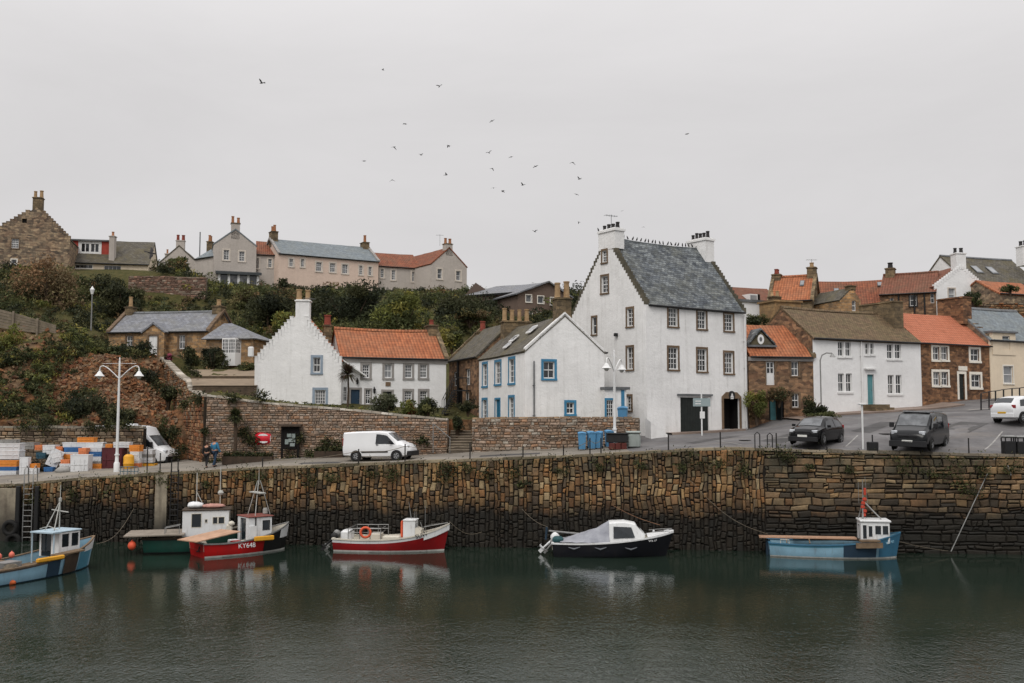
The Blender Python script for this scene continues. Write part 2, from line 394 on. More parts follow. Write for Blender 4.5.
UP=Field(upp)
def up(x,y): return UP.at(x,y)
# retaining line that separates quay level from terraces
RL=[(-90,70),(-50,69.6),(-30,69.3),(-26,69.4),(-22.35,69.7),(-20.65,66.1),(-19.2,63.0)]
RL += [tuple(G(px,Y)) for px,Y in ((230,62.9),(300,62.3),(350,61.9),(402,61.5),(447,61.1),(448.5,63.4),(471,63.2))]
RL += [tuple(G(472,60.4)),tuple(G(560,59.5)),tuple(G(610,59.3)),(6.9,63.2),(14.0,69.5),(18.5,71.5),(21,71.5),(30,76.5),(37,80),(48,85),(120,95)]
RX=[p[0] for p in RL]; RYs=[p[1] for p in RL]
def RY(x): return interp(x, RX, RYs)
# ---- materials for the ground
def mat_hill():
    m,nt,b=newmat('hillside'); p=world_pos(nt)
    g=N(nt,'ShaderNodeNewGeometry'); s=N(nt,'ShaderNodeSeparateXYZ'); L(nt,g.outputs['Normal'],s.inputs[0])
    n1=noise_n(nt,p,.5,6,.65); n2=noise_n(nt,p,2.2,6,.7)
    vo=N(nt,'ShaderNodeTexVoronoi',feature='F1'); vo.inputs['Scale'].default_value=1.25; L(nt,scaled(nt,p,(1,1,1.9)),vo.inputs['Vector'])
    rock=mixc(nt,ramp(nt,n2,.3,.7),lin(140,98,66),lin(90,66,48)); rock=mixc(nt,ramp(nt,n1,.45,.65,0,.75),rock,lin(128,112,90))
    rock=mixc(nt,ramp(nt,vo.outputs['Distance'],.35,.75,0,.7),rock,lin(52,38,28))
    grass=mixc(nt,ramp(nt,n2,.3,.7),lin(58,62,36),lin(88,80,50))
    sp_=N(nt,'ShaderNodeSeparateXYZ'); L(nt,p,sp_.inputs[0])
    veg=math_(nt,'ADD',ramp(nt,sp_.outputs[1],81,85,0,.3),ramp(nt,math_(nt,'ADD',sp_.outputs[0],math_(nt,'MULTIPLY',math_(nt,'SUBTRACT',sp_.outputs[1],62.75),.5)),-19.7,-18.9,0,.4))
    steep=ramp(nt,math_(nt,'ADD',math_(nt,'ADD',s.outputs[2],veg),math_(nt,'MULTIPLY',math_(nt,'SUBTRACT',n1,.5),.35)),.80,.94)
    L(nt,mixc(nt,steep,rock,grass),b.inputs['Base Color']); b.inputs['Roughness'].default_value=.95; b.inputs['Specular IOR Level'].default_value=.1
    h=math_(nt,'ADD',n2,math_(nt,'MULTIPLY',vo.outputs['Distance'],-.7)); bump(nt,b,h,1.0,.16)
    return m
MH=mat_hill()
def mat_asphalt(name,c1,c2,warm):
    m,nt,b=newmat(name); p=world_pos(nt)
    n1=noise_n(nt,p,.35,6,.62); n2=noise_n(nt,p,5,5,.7); n3=noise_n(nt,scaled(nt,p,(.25,1.2,1)),.9,5,.65)
    c=mixc(nt,ramp(nt,n1,.35,.66),c1,c2); c=mixc(nt,ramp(nt,n3,.52,.7,0,.5),c,warm); c=mixc(nt,ramp(nt,n2,.3,.75,0,.3),c,lin(60,58,56))
    L(nt,c,b.inputs['Base Color']); L(nt,ramp(nt,n1,.35,.6,.55,.9),b.inputs['Roughness']); b.inputs['Specular IOR Level'].default_value=.35
    bump(nt,b,n2,.4,.012); return m
MASP=mat_asphalt('asphalt',lin(112,110,110),lin(86,84,85),lin(126,118,110))
MQUAY=mat_asphalt('quay_concrete',lin(142,135,124),lin(112,106,98),lin(150,138,118))
MPAVE=mat_asphalt('pavement_slabs',lin(146,128,116),lin(122,106,96),lin(152,140,128))
# ---- lower ground: quay road and car park in one sheet with two materials
def field_sheet(name, fn, mats, xs, back, step_t, label, front=lambda x: WY(x)+.42, mfn=None):
    mb=MB(); rows=[]
    ts=np.arange(0,1.0001,step_t)
    PX=[];PY=[]
    for x in xs:
        y0=front(x); y1=back(x)
        for t in ts: PX.append(x); PY.append(y0+(y1-y0)*t)
    Z=fn(np.array(PX),np.array(PY)).reshape(len(xs),len(ts)); PX=np.array(PX).reshape(Z.shape); PY=np.array(PY).reshape(Z.shape)
    for i in range(len(xs)): rows.append([(PX[i,j],PY[i,j],Z[i,j]) for j in range(len(ts))])
    mb.grid(rows, m=mfn(PX,PY) if mfn else 0, flip=False)
    o=mb.build(name,mats,smooth=80); tag(o,label,kind='structure'); return o
xs=np.concatenate([np.arange(-90,-32,4),np.arange(-32,45,.8),np.arange(45,121,6)])
field_sheet('quay_road',lambda X,Y: LOW(X,Y),[MQUAY,MASP],xs,lambda x: RY(x)+1.2,.05,'grey road and car park along the top of the harbour wall',
    mfn=lambda PX,PY: (lambda i,j: 1 if PX[i,j] > 6.5-.12*(PY[i,j]-53) else 0))
# ---- upper ground
def upf(X,Y):
    Z=UP(X,Y)
    st=np.vectorize(lambda x,y: noise.fractal(Vector((x*.55,y*.55,3.1)),.9,2.1,4))(X,Y)
    cl=((X<-19.5)&(Y>69)&(Y<82))
    return Z+np.where(cl,st*.6,st*.06)
mb=MB(); txs=np.concatenate([np.arange(-320,-70,25),np.arange(-70,-16,.55),np.arange(-16,45,1.1),np.arange(45,330,22)])
tts=np.concatenate([np.arange(0,16,.5),np.arange(16,60,1.6),np.arange(60,130,8),np.array([150,200,300,420,560])])
tts=np.concatenate([[-.05],tts]); PXa=np.repeat(txs[:,None],len(tts),1); PYa=np.array([[RY(x)+t for t in tts] for x in txs]); Z=upf(PXa,PYa); Z[:,0]=np.minimum(LOW(PXa[:,0],PYa[:,0])-1.5,Z[:,0])
# cliff: push the face in and out horizontally a little for real relief
mb.grid([[(PXa[i,j],PYa[i,j],Z[i,j]) for j in range(len(tts))] for i in range(len(txs))],flip=False)
o=mb.build('hillside',MH,smooth=50); tag(o,'steep rocky and grassy hillside rising behind the harbour',kind='structure')
# ---- water
def mat_water():
    m,nt,b=newmat('harbour_water'); p=world_pos(nt)
    n0=noise_n(nt,p,.09,4,.55)
    L(nt,mixc(nt,ramp(nt,n0,.35,.65),(.010,.018,.0125,1),(.016,.026,.0185,1)),b.inputs['Base Color'])
    b.inputs['Roughness'].default_value=.03; b.inputs['IOR'].default_value=1.333; b.inputs['Specular IOR Level'].default_value=.5
    wv=scaled(nt,p,(1.0,.62,1)); w1=noise_n(nt,wv,4.6,3,.55,.5); w2=noise_n(nt,wv,11.0,2,.5,.3); w3=noise_n(nt,p,.6,2,.5)
    w1=math_(nt,'SUBTRACT',1.0,math_(nt,'ABSOLUTE',math_(nt,'MULTIPLY',math_(nt,'SUBTRACT',w1,.5),2.4)))     # short crested chop
    s=N(nt,'ShaderNodeSeparateXYZ'); L(nt,p,s.inputs[0])
    pn=noise_n(nt,scaled(nt,p,(.35,1,1)),.13,4,.6); pn2=noise_n(nt,scaled(nt,p,(.5,1,1)),.4,4,.6)
    calm=ramp(nt,math_(nt,'ADD',s.outputs[1],math_(nt,'MULTIPLY',math_(nt,'SUBTRACT',pn,.5),22.0)),29,47,1.0,.22)     # wind ruffles the open water, the lee of the wall lies calmer
    calm=math_(nt,'MULTIPLY',calm,ramp(nt,pn2,.3,.7,.55,1.15))
    h=math_(nt,'ADD',math_(nt,'MULTIPLY',w1,.013),math_(nt,'ADD',math_(nt,'MULTIPLY',w2,.0065),math_(nt,'MULTIPLY',w3,.02)))
    bn=N(nt,'ShaderNodeBump'); bn.inputs['Distance'].default_value=1.0; L(nt,h,bn.inputs['Height']); L(nt,math_(nt,'MULTIPLY',calm,1.0),bn.inputs['Strength'])
    L(nt,bn.outputs[0],b.inputs['Normal']); return m
mb=MB(); mb.face([(-300,-80,0),(300,-80,0),(300,WY(300)+2,0),(-300,WY(-300)+2,0)])
tag(mb.build('harbour_water',mat_water()),'dark green rippled harbour water',kind='structure')
# ------------------------------------------------------------------ block walls
def stone_wall(name,label,cat,line,mat,pal,rows='h',cw=(.35,.8),ch=(.2,.38),thick=.6,out=(.0,.07),gap=.025,back=None,coping=None,capmat=None,seed=1,batter=0.0,zmin=None,blend=None,kv=(.72,1.25),warp=.06):
    """line: (x,y,zbase,ztop) along the wall, left to right seen from the front; every stone is a chamfered block"""
    r=random.Random(seed); S=[0.0]
    for a,b in zip(line,line[1:]): S.append(S[-1]+math.hypot(b[0]-a[0],b[1]-a[1]))
    Lx,Ly,Lb,Lt=([q[k] for q in line] for k in range(4))
    def xy(s): return interp(s,S,Lx),interp(s,S,Ly)
    def nrm(s):
        x0,y0=xy(max(0,s-.3)); x1,y1=xy(min(S[-1],s+.3)); d=Vector((x1-x0,y1-y0)).normalized(); return Vector((d.y,-d.x))
    zb=lambda s: interp(s,S,Lb); zt=lambda s: interp(s,S,Lt)
    root=thing(name,label,cat,(line[0][0],line[0][1],line[0][2]))
    mb=MB()
    def pt(s,z,o):
        x,y=xy(s); n=nrm(s); o=o-batter*(z-zb(s)); return (x+n.x*o,y+n.y*o,z)
    def stone(s0,s1,z00,z01,z10,z11,c):
        """corner heights: (s0 bottom,s0 top,s1 bottom,s1 top)"""
        o=r.uniform(*out); g=gap*r.uniform(.6,1.4); j=lambda: r.uniform(-1,1)*gap*1.1; ch_=min(.045,(s1-s0)*.18)
        a0,a1=s0+g,s1-g
        f=[(a0+j(),z00+g+j()),(a1+j(),z10+g+j()),(a1+j(),z11-g+j()),(a0+j(),z01-g+j())]
        wq=lambda s_,z_: (min(S[-1],max(0,s_+warp*(1.6*noise.noise(Vector((s_*.9,z_*.9,seed)))+.8*noise.noise(Vector((s_*2.3,z_*2.3,seed+9)))))),z_+warp*.8*noise.noise(Vector((s_*1.1,z_*1.1,seed+5)))*(1 if z_<zt(min(max(s_,0),S[-1]))-.25 else 0))
        f=[wq(*q_) for q_ in f]
        bk=[pt(s,z,-.08) for s,z in f]; md=[pt(s,z,o-.02) for s,z in f]
        cx=sum(q[0] for q in f)/4; cz=sum(q[1] for q in f)/4
        fr=[pt(s+(ch_ if s<cx else -ch_),z+(ch_ if z<cz else -ch_),o+r.uniform(0,.03)) for s,z in f]
        for A,B in ((bk,md),(md,fr)):
            for k in range(4): mb.face([A[k],A[(k+1)%4],B[(k+1)%4],B[k]],0,None,c)
        mb.face(fr,0,None,c)
    def pick(s,z):
        p=pal(r,s,z) if callable(pal) else r.choice(pal); k=r.uniform(*kv); return tuple(x*k for x in p[:3])
    mode=rows if callable(rows) else (lambda s: rows)
    s=0.0
    if not callable(rows) and rows=='h' or callable(rows):
        pass
    if rows=='h':
        z=min(Lb); zmax=max(Lt)
        while z<zmax:
            h=r.uniform(*ch); s=-r.uniform(0,.3)
            while s<S[-1]:
                w=r.uniform(*cw); a,b=max(0,s),min(S[-1],s+w); mid=(a+b)/2
                if b-a>.06 and z+h*.5<zt(mid) and z+h>zb(mid):
                    if r.random()<.16 and h>.24:
                        hm=h*r.uniform(.4,.6); stone(a,b,z,min(z+hm,zt(a)),z,min(z+hm,zt(b)),pick(mid,z)); stone(a,b,z+hm,min(z+h,zt(a)),z+hm,min(z+h,zt(b)),pick(mid,z))
                    else: stone(a,b,max(z,zb(a)-.2),min(z+h,zt(a)),max(z,zb(b)-.2),min(z+h,zt(b)),pick(mid,z))
                s+=w
            z+=h
    elif rows=='v':
        while s<S[-1]:
            w=r.uniform(*cw); b=min(S[-1],s+w); mid=(s+b)/2; z=zb(mid)-r.uniform(0,.4)
            while z<zt(mid)-.05:
                h=r.uniform(*ch); t=z+h
                if zt(mid)-t<.18: t=zt(mid)
                t0,t1=(t,t) if t<zt(mid) else (zt(s),zt(b))
                if w>.34 and r.random()<.22:
                    m_=(s+b)/2+r.uniform(-.05,.05); stone(s,m_,z,t0,z,t0,pick(mid,z)); stone(m_,b,z,t1,z,t1,pick(mid,z))
                else: stone(s,b,z,t0,z,t1,pick(mid,z))
                z=t
            s=b
    o=mb.build('stonework',mat,root)
    bk=MB(); n=max(8,int(S[-1]/1.0))
    R0=[];R1=[];R2=[];R3=[]
    for i in range(n+1):
        q=S[-1]*i/n; R0.append(pt(q,zb(q)-.6,-.05)); R1.append(pt(q,zt(q)-.03,-.05)); R2.append(pt(q,zt(q)-.03,-thick)); R3.append(pt(q,zb(q)-.6,-thick))
    bk.grid([R0,R1,R2,R3],flip=True); bk.face([R0[0],R1[0],R2[0],R3[0]]); bk.face([R0[-1],R3[-1],R2[-1],R1[-1]])
    bk.build('mortar_core',back or MC['mortar'],root)
    if coping:
        cpm=MB(); s=0
        while s<S[-1]:
            w=r.uniform(*coping['len']); b=min(S[-1],s+w); g=.012; h=coping['h']*r.uniform(.8,1.2); kc=r.uniform(.75,1.2); c=tuple(x*kc for x in r.choice(coping['pal'])[:3])
            o1=coping.get('over',.06); dz=r.uniform(-.015,.02)
            q=[(s+g,-thick),(b-g,-thick),(b-g,o1),(s+g,o1)]
            lo=[pt(a,zt(a)-.02,o_) for a,o_ in q]; hi=[pt(a+(.02 if k in(0,3) else -.02),zt(a)+h+dz,o_+(.03 if k<2 else -.03)) for k,(a,o_) in enumerate(q)]
            for k in range(4): cpm.face([lo[k],lo[(k+1)%4],hi[(k+1)%4],hi[k]],0,None,c)
            cpm.face(hi,0,None,c); s=b
        cpm.build('coping',capmat or mat,root)
    return root
MC['mortar']=M_noise('mortar_dark',lin(62,54,44),lin(38,33,28),1.5,.95,.3,.02)
MQ=M_attr('quay_stone',.72,.8,.04,2.6,.55,tide=True,spec=.35)
MQ2=M_attr('rubble_stone',.92,.7,.03,3.2,.5,moss=.25)
MQ3=M_attr('red_rubble_stone',.92,.7,.04,2.6,.55,moss=.2)
tide_back=M_noise('wet_core',lin(36,30,24),lin(18,16,13),1.2,.8,.4,.03)
palv=[lin(176,138,92),lin(160,122,80),lin(146,112,78),lin(156,112,70),lin(120,94,66),lin(170,140,98),lin(152,126,92),lin(104,84,62),lin(146,106,68),lin(92,76,60),lin(176,154,118)]
palh=[lin(142,116,86),lin(126,102,76),lin(108,88,66),lin(150,122,86),lin(96,80,62),lin(140,106,72),lin(82,70,56),lin(156,134,102)]
qx=[x for x in np.arange(-62,13.21,1.0)]+[13.2]
stone_wall('harbour_wall','long high quay wall of tall upright stones with a black weedy tide band','harbour wall',[(x,WY(x),-.7,wtop(x)) for x in qx],MQ,palv,'v',(.14,.34),(.18,.58),1.0,(0,.1),.022,tide_back,dict(len=(.5,1.1),h=.1,pal=[lin(120,110,92),lin(98,90,74),lin(134,124,104)],over=.08),MQ2,seed=3,batter=.02,warp=.085,kv=(.6,1.3))
qx=[13.2]+[x for x in np.arange(14,62,1.0)]
stone_wall('harbour_wall','right stretch of the quay wall laid in level courses of brown stone below the car park','harbour wall',[(x,WY(x),-.7,wtop(x)) for x in qx],MQ,palh,'h',(.25,.95),(.15,.42),1.0,(0,.09),.024,tide_back,dict(len=(.7,1.5),h=.12,pal=[lin(138,128,112),lin(118,110,98)],over=.07),MQ2,seed=5,batter=.02,warp=.1,kv=(.7,1.35))
palr=[lin(150,126,100),lin(132,112,92),lin(118,102,86),lin(160,140,116),lin(140,110,82),lin(104,90,76),lin(126,116,104),lin(150,104,72)]
MC['mortar_light']=M_noise('mortar_light',lin(120,108,94),lin(88,78,68),1.5,.95,.3,.02)
palp=[lin(160,138,120),lin(150,129,112),lin(140,122,108),lin(168,148,132),lin(152,128,108),lin(134,118,104),lin(148,136,124),lin(156,124,100)]
palred=[lin(150,104,72),lin(136,94,66),lin(120,86,62),lin(150,116,86),lin(108,84,66),lin(132,108,86),lin(118,76,54)]
def wl(specs): # px, y base, y top, depth
    out=[]
    for px,yb,yt,Y in specs:
        p=P(px,(yb+yt)/2,Y); out.append((p.x,Y,ZY(yb,Y),ZY(yt,Y)))
    return out
whitecap=[lin(186,180,170),lin(168,160,148),lin(150,142,130)]
stone_wall('garden_wall','long rubble retaining wall below the white crow-stepped cottage, with pale coping','retaining wall',
   wl([(206,463,396,62.6),(230,461,399,62.6),(255,460,402.5,62.3),(300,457,406.5,62.0),(350,456,410.5,61.6),(402,455,416,61.2),(447,455,420,60.8)]),MQ2,palp,'h',(.13,.4),(.08,.19),.5,(0,.05),.011,MC['mortar_light'],dict(len=(.3,.7),h=.1,pal=whitecap,over=.05),MQ2,seed=8,kv=(.85,1.12))
stone_wall('garden_wall','low rubble wall in front of the white house with blue window frames','garden wall',
   wl([(472,453,419,60.1),(500,452,418.5,59.7),(560,450,418,59.2),(612,447,418,59.0),(640,444,419,58.9)]),MQ2,palp+[lin(168,160,148)],'h',(.15,.45),(.09,.22),.5,(0,.06),.013,MC['mortar_light'],dict(len=(.3,.7),h=.08,pal=palr[:3],over=.03),MQ2,seed=9,kv=(.85,1.12))
stone_wall('garden_wall','tall reddish rubble wall climbing the cliff edge beside the hedge path','retaining wall',
   [(-30.0,84.2,9.5,ZY(355.5,84.2)),(-27.6,79.5,8.3,ZY(364,79.5)),(-25.0,74.6,6.2,ZY(376,74.6)),(-23.1,70.8,4.6,ZY(382,70.8)),(-22.6,69.6,4.2,ZY(389,69.6)),(-20.9,66.0,4.0,ZY(394,66.0)),(-19.45,62.75,3.8,ZY(396.5,62.75))],MQ3,lambda r,s,z: r.choice(palred if z<6.6+.3*math.sin(s*3) or s>19 else palr+palred[:2]),'h',(.2,.6),(.13,.32),.5,(0,.1),.018,None,dict(len=(.3,.6),h=.1,pal=whitecap,over=.05),MQ2,seed=10)
stone_wall('yard_wall','low weathered rubble wall between the fish boxes and the cliff','stone wall',
   wl([(-40,470,427,66.2),(30,468,428,65.8),(80,467,428,65.6),(110,467,427.5,65.5),(143,466,428,65.4)]),MQ2,[lin(142,128,110),lin(128,114,98),lin(152,136,116),lin(118,104,90),lin(144,120,96)],'h',(.25,.6),(.15,.3),.5,(0,.06),.018,None,dict(len=(.4,.8),h=.12,pal=[lin(130,124,112),lin(112,106,96)],over=.06),MQ2,seed=11)
stone_wall('garden_wall','pinkish rubble terrace wall on the hilltop left of the grey gabled house','garden wall',
   wl([(128,303,276,104.8),(165,304,276,104.8),(206,304,277,105)]),MQ2,[lin(150,120,104),lin(132,108,96),lin(120,98,86),lin(146,132,118)],'h',(.2,.55),(.11,.25),.5,(0,.06),.015,MC['mortar_light'],None,None,seed=12,kv=(.8,1.15))

# ------------------------------------------------------------------ building kit
HW=M_harl('white_harling',(.85,.845,.835,1),(.34,.33,.30,1),.7)
HW2=M_harl('white_harling_clean',(.83,.83,.825,1),(.45,.44,.42,1),.3)
HG=M_harl('grey_harling',lin(184,176,168),lin(120,114,106),.5)
HP=M_harl('pink_harling',lin(216,194,178),lin(150,136,124),.35)
HC=M_harl('cream_harling',lin(226,210,186),lin(160,148,128),.35)
HBR=M_harl('brown_harling',lin(112,96,86),lin(80,70,62),.5)
S_VILLA=M_brick('villa_sandstone',lin(174,140,100),lin(140,112,82),lin(120,110,96),lin(150,136,116),.55,.28,.02,.03,c3amt=.5,vor=.6,vs=2.6)
S_RUB=M_brick('old_rubble',lin(152,138,118),lin(108,98,86),lin(128,102,84),lin(124,114,100),.5,.26,.03,.05,c3amt=.4,c3scale=.6,vor=.85,vs=2.9)
S_COT=M_brick('cottage_brown_stone',lin(146,120,96),lin(104,86,70),lin(120,88,70),lin(120,102,86),.44,.22,.02,.06,c3amt=.4,vor=.8,vs=3.1)
S_BRK=M_brick('dark_red_stone',lin(138,106,80),lin(94,72,58),lin(114,82,62),lin(104,86,72),.42,.2,.016,.05,c3amt=.4,vor=.8,vs=3.3)
S_CHI=M_brick('chimney_stone',lin(132,116,92),lin(104,92,74),lin(84,76,60),lin(96,86,72),.45,.25,.015,.03,c3amt=.6,vor=.5)
S_MAR=M_noise('dressed_margin_stone',lin(122,102,82),lin(92,76,60),1.5,.9,.4,.02)
SLATE=M_brick('blue_slate',lin(120,128,134),lin(70,77,84),lin(84,86,78),lin(44,47,50),.3,.2,.014,.02,.8,.025,.6,.5,.0,.5,vor=.6,vs=2.6)
SLATE2=M_brick('grey_slate',lin(134,136,142),lin(110,112,118),lin(120,118,108),lin(80,80,82),.34,.22,.01,.01,.6,.02,.7,.5)
SLATE3=M_brick('upper_slate',lin(126,134,138),lin(108,116,122),lin(120,122,114),lin(84,88,90),.34,.22,.008,.01,.5,.015,.7,.4)
SLATEB=M_brick('brown_slate',lin(104,100,92),lin(82,78,72),lin(96,88,62),lin(56,52,46),.34,.22,.012,.02,.7,.02,.8,.7)
TILEB=M_brick('brown_clay_tile',lin(122,102,80),lin(98,82,64),lin(104,98,70),lin(62,50,38),.22,.2,.014,.01,.8,.025,.85,.55)
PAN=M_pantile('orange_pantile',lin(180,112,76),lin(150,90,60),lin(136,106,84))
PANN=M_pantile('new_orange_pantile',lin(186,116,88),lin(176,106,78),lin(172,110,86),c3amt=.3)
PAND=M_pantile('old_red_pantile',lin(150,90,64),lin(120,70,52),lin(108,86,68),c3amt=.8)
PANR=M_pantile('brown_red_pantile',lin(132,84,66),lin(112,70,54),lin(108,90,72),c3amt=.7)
WPNT=M_paint('white_paint',(.76,.76,.75,1),.45,.1)
GPNT=M_paint('grey_blue_margin',lin(140,154,168),.6,.15)
BPNT=M_paint('blue_paint',lin(62,128,164),.5,.2)
LMAR=M_paint('pale_margin',lin(206,196,184),.8,.15)
GMAR=M_paint('grey_margin',lin(150,146,142),.8,.2)
WMAR=M_paint('white_margin',lin(232,226,214),.7,.1)
TEAL=M_paint('teal_door_paint',lin(92,146,152),.5,.2)
BLUED=M_paint('petrol_blue_paint',lin(24,104,136),.5,.2)
NAVY=M_paint('navy_paint',lin(28,56,78),.45,.2)
DKGRN=M_paint('blackened_green_paint',lin(30,36,34),.6,.3)
BLACK=M_paint('black_paint',lin(26,26,27),.5,.3)
DARK=M_noise('dark_interior',lin(20,17,15),lin(14,12,11),1,.9,0)
LEAD=M_noise('lead_grey',lin(112,114,116),lin(84,86,88),1.2,.6,.2,.01)
POT=M_noise('chimney_pot_clay',lin(170,120,84),lin(140,92,66),3,.85,.2,.01)
POTY=M_noise('chimney_pot_buff',lin(176,148,112),lin(140,114,84),3,.85,.2,.01)
POTR=M_noise('chimney_pot_red',lin(142,70,56),lin(112,56,46),3,.85,.2,.01)
POTK=M_noise('chimney_pot_dark',lin(58,56,56),lin(40,38,38),3,.85,.2,.01)
WOODG=M_noise('grey_weathered_wood',lin(132,120,104),lin(98,90,78),3,.85,.4,.02)
GLS=M_glass('window_glass'); GLB=M_glass('window_glass_blinds',(.22,.23,.24,1),.15,(.34,.34,.34,1)); GLM=M_glass('window_glass_curtained',(.05,.055,.06,1),.1,(.22,.22,.22,1))
GLD=M_glass('window_glass_dim',(.02,.022,.025,1),.05,(.10,.11,.12,1)); GLC=M_glass('window_glass_net',(.03,.03,.032,1),.12,(.30,.29,.28,1)); GLSK=M_glass('skylight_glass',(.18,.19,.2,1),.12,(.3,.31,.32,1))
class Fac:
    """a vertical wall plane A->B, outside on its right-hand side"""
    def __init__(s,A,B):
        s.A=Vector(A[:2]); s.B=Vector(B[:2]); s.L=(s.B-s.A).length; s.d=(s.B-s.A)/s.L; s.n=Vector((s.d.y,-s.d.x))
    def p(s,u,z,o=0.0):
        q=s.A+s.d*u+s.n*o; return Vector((q.x,q.y,z))
    def hit(s,px,py):
        u=(px-512)/F; v=(341.5-py)/F; d=Vector((u,cP-v*sP,sP+v*cP))
        den=d.x*s.n.x+d.y*s.n.y; t=(s.A.x*s.n.x+s.A.y*s.n.y)/den
        q=Vector((d.x*t,d.y*t)); return (q-s.A).dot(s.d),CZ+d.z*t
    def rect(s,r):
        x0,y0,x1,y1=r[:4]; cx,cy=(x0+x1)/2,(y0+y1)/2
        return s.hit(x0,cy)[0],s.hit(x1,cy)[0],s.hit(cx,y1)[1],s.hit(cx,y0)[1]
def wall_face(mb,f,outline,holes,m=0,rev=.16,mr=0):
    polys=[[Vector((u,z,0)) for u,z in outline]]
    for (a,b,c,d) in holes: polys.append([Vector((a,c,0)),Vector((a,d,0)),Vector((b,d,0)),Vector((b,c,0))])
    flat=[v for p in polys for v in p]
    for t in tessellate_polygon(polys):
        q=[flat[i] for i in t]
        if ((q[1]-q[0]).cross(q[2]-q[0])).z<0: q=q[::-1]
        mb.face([f.p(v.x,v.y) for v in q],m,[(v.x,v.y) for v in q])
    for (a,b,c,d) in holes:
        for q in (((a,c),(a,d)),((a,d),(b,d)),((b,d),(b,c)),((b,c),(a,c))):
            (u0,z0),(u1,z1)=q; mb.face([f.p(u0,z0),f.p(u1,z1),f.p(u1,z1,-rev),f.p(u0,z0,-rev)],mr,[(u0,z0),(u1,z1),(u1+rev,z1),(u0+rev,z0)])
def fbar(mb,f,u0,u1,z0,z1,o0,o1,m=0):
    mb.obox(f.p(u0,z0,o0),f.p(u1,z0,o0)-f.p(u0,z0,o0),f.p(u0,z1,o0)-f.p(u0,z0,o0),f.p(u0,z0,o1)-f.p(u0,z0,o0),m)
# window styles: frame material, margin material or None, margin width, panes across, panes up, glass
def ST(fr=None,mar=None,mw=.14,nx=2,ny=2,gl=None,sill=None,fw=.055,bar=.03,sash=True):
    return dict(fr=fr or WPNT,mar=mar,mw=mw,nx=nx,ny=ny,gl=gl or GLS,sill=sill,fw=fw,bar=bar,sash=sash)
def window(root,f,rc,st,kind='window'):
    u0,u1,z0,z1=rc; rv=.15
    mb=MB(); fw=min(st['fw'],(u1-u0)*.12); e=.003
    mats=[st['fr']]
    d0,d1=-rv+.0,-rv+.06
    fbar(mb,f,u0+e,u1-e,z1-fw,z1-e,d0,d1); fbar(mb,f,u0+e,u1-e,z0+e,z0+fw*1.3,d0,d1)
    fbar(mb,f,u0+e,u0+fw,z0+fw*1.3,z1-fw,d0,d1); fbar(mb,f,u1-fw,u1-e,z0+fw*1.3,z1-fw,d0,d1)
    iu0,iu1,iz0,iz1=u0+fw,u1-fw,z0+fw*1.3,z1-fw
    if st['sash']: zm=(iz0+iz1)/2; fbar(mb,f,iu0,iu1,zm-.028,zm+.028,d0,d1-.01)
    b=st['bar']/2
    for i in range(1,st['nx']):
        u=iu0+(iu1-iu0)*i/st['nx']; fbar(mb,f,u-b,u+b,iz0,iz1,d0+.005,d1-.018)
    for j in range(1,st['ny']):
        z=iz0+(iz1-iz0)*j/st['ny']
        if st['sash'] and abs(z-(iz0+iz1)/2)<.04: continue
        fbar(mb,f,iu0,iu1,z-b,z+b,d0+.005,d1-.02)
    if st['mar']:
        mats.append(st['mar']); w=st['mw']; o1=.022
        fbar(mb,f,u0-w,u0,z0-w*.0,z1,-.01,o1,1); fbar(mb,f,u1,u1+w,z0,z1,-.01,o1,1)
        fbar(mb,f,u0-w,u1+w,z1,z1+w,-.01,o1+.003,1); fbar(mb,f,u0-w*1.05,u1+w*1.05,z0-w*.8,z0,-.01,o1+.05,1)
    elif st['sill']:
        mats.append(st['sill']); fbar(mb,f,u0-.1,u1+.1,z0-.12,z0-.002,-.02,.07,1)
    w=mb.build(kind,mats,root)
    gq=st['gl']
    if gq is GLS: gq=R.choice([GLS,GLS,GLM,GLD,GLC])
    pb=MB(); pb.face([f.p(iu0-.01,iz0-.01,d0+.012),f.p(iu1+.01,iz0-.01,d0+.012),f.p(iu1+.01,iz1+.01,d0+.012),f.p(iu0-.01,iz1+.01,d0+.012)])
    pb.build('pane',gq,w); return w
def door(root,f,rc,mat,fr=None,frw=.08,panels=True,handle=True,mar=None,mw=.15,glazed=None,name='door'):
    u0,u1,z0,z1=rc; rv=.15; mb=MB()
    fbar(mb,f,u0+.003,u1-.003,z0+.003,z1-.003,-rv,-rv+.045)
    w=u1-u0; h=z1-z0
    if panels:
        for a,b in ((.14,.46),(.54,.86)):
            for c,d in ((.06,.42),(.5,.93)):
                if d<=(1-(glazed or 0)): fbar(mb,f,u0+w*a,u0+w*b,z0+h*c,z0+h*d,-rv+.045,-rv+.06)
    else:
        n=max(3,int(w/.14))
        for i in range(n): fbar(mb,f,u0+w*i/n+.008,u0+w*(i+1)/n-.008,z0+.02,z1-.02,-rv+.045,-rv+.058)
    d=mb.build(name,mat,root)
    if fr or mar:
        fb=MB()
        if mar:
            fbar(fb,f,u0-mw,u0,z0,z1,-.01,.022); fbar(fb,f,u1,u1+mw,z0,z1,-.01,.022); fbar(fb,f,u0-mw,u1+mw,z1,z1+mw,-.01,.026)
        else:
            fbar(fb,f,u0-frw,u0,z0,z1,-.06,.03); fbar(fb,f,u1,u1+frw,z0,z1,-.06,.03); fbar(fb,f,u0-frw,u1+frw,z1,z1+frw,-.06,.034)
        fb.build('door_frame',mar or fr,d)
    if handle:
        hb=MB(); hb.lathe(f.p(u1-w*.14,z0+h*.47,-rv+.06),[(.0,-.02),(.03,-.01),(.03,.02),(0,.03)],8,axis='z'); hb.build('handle',LEAD,d)
    return d
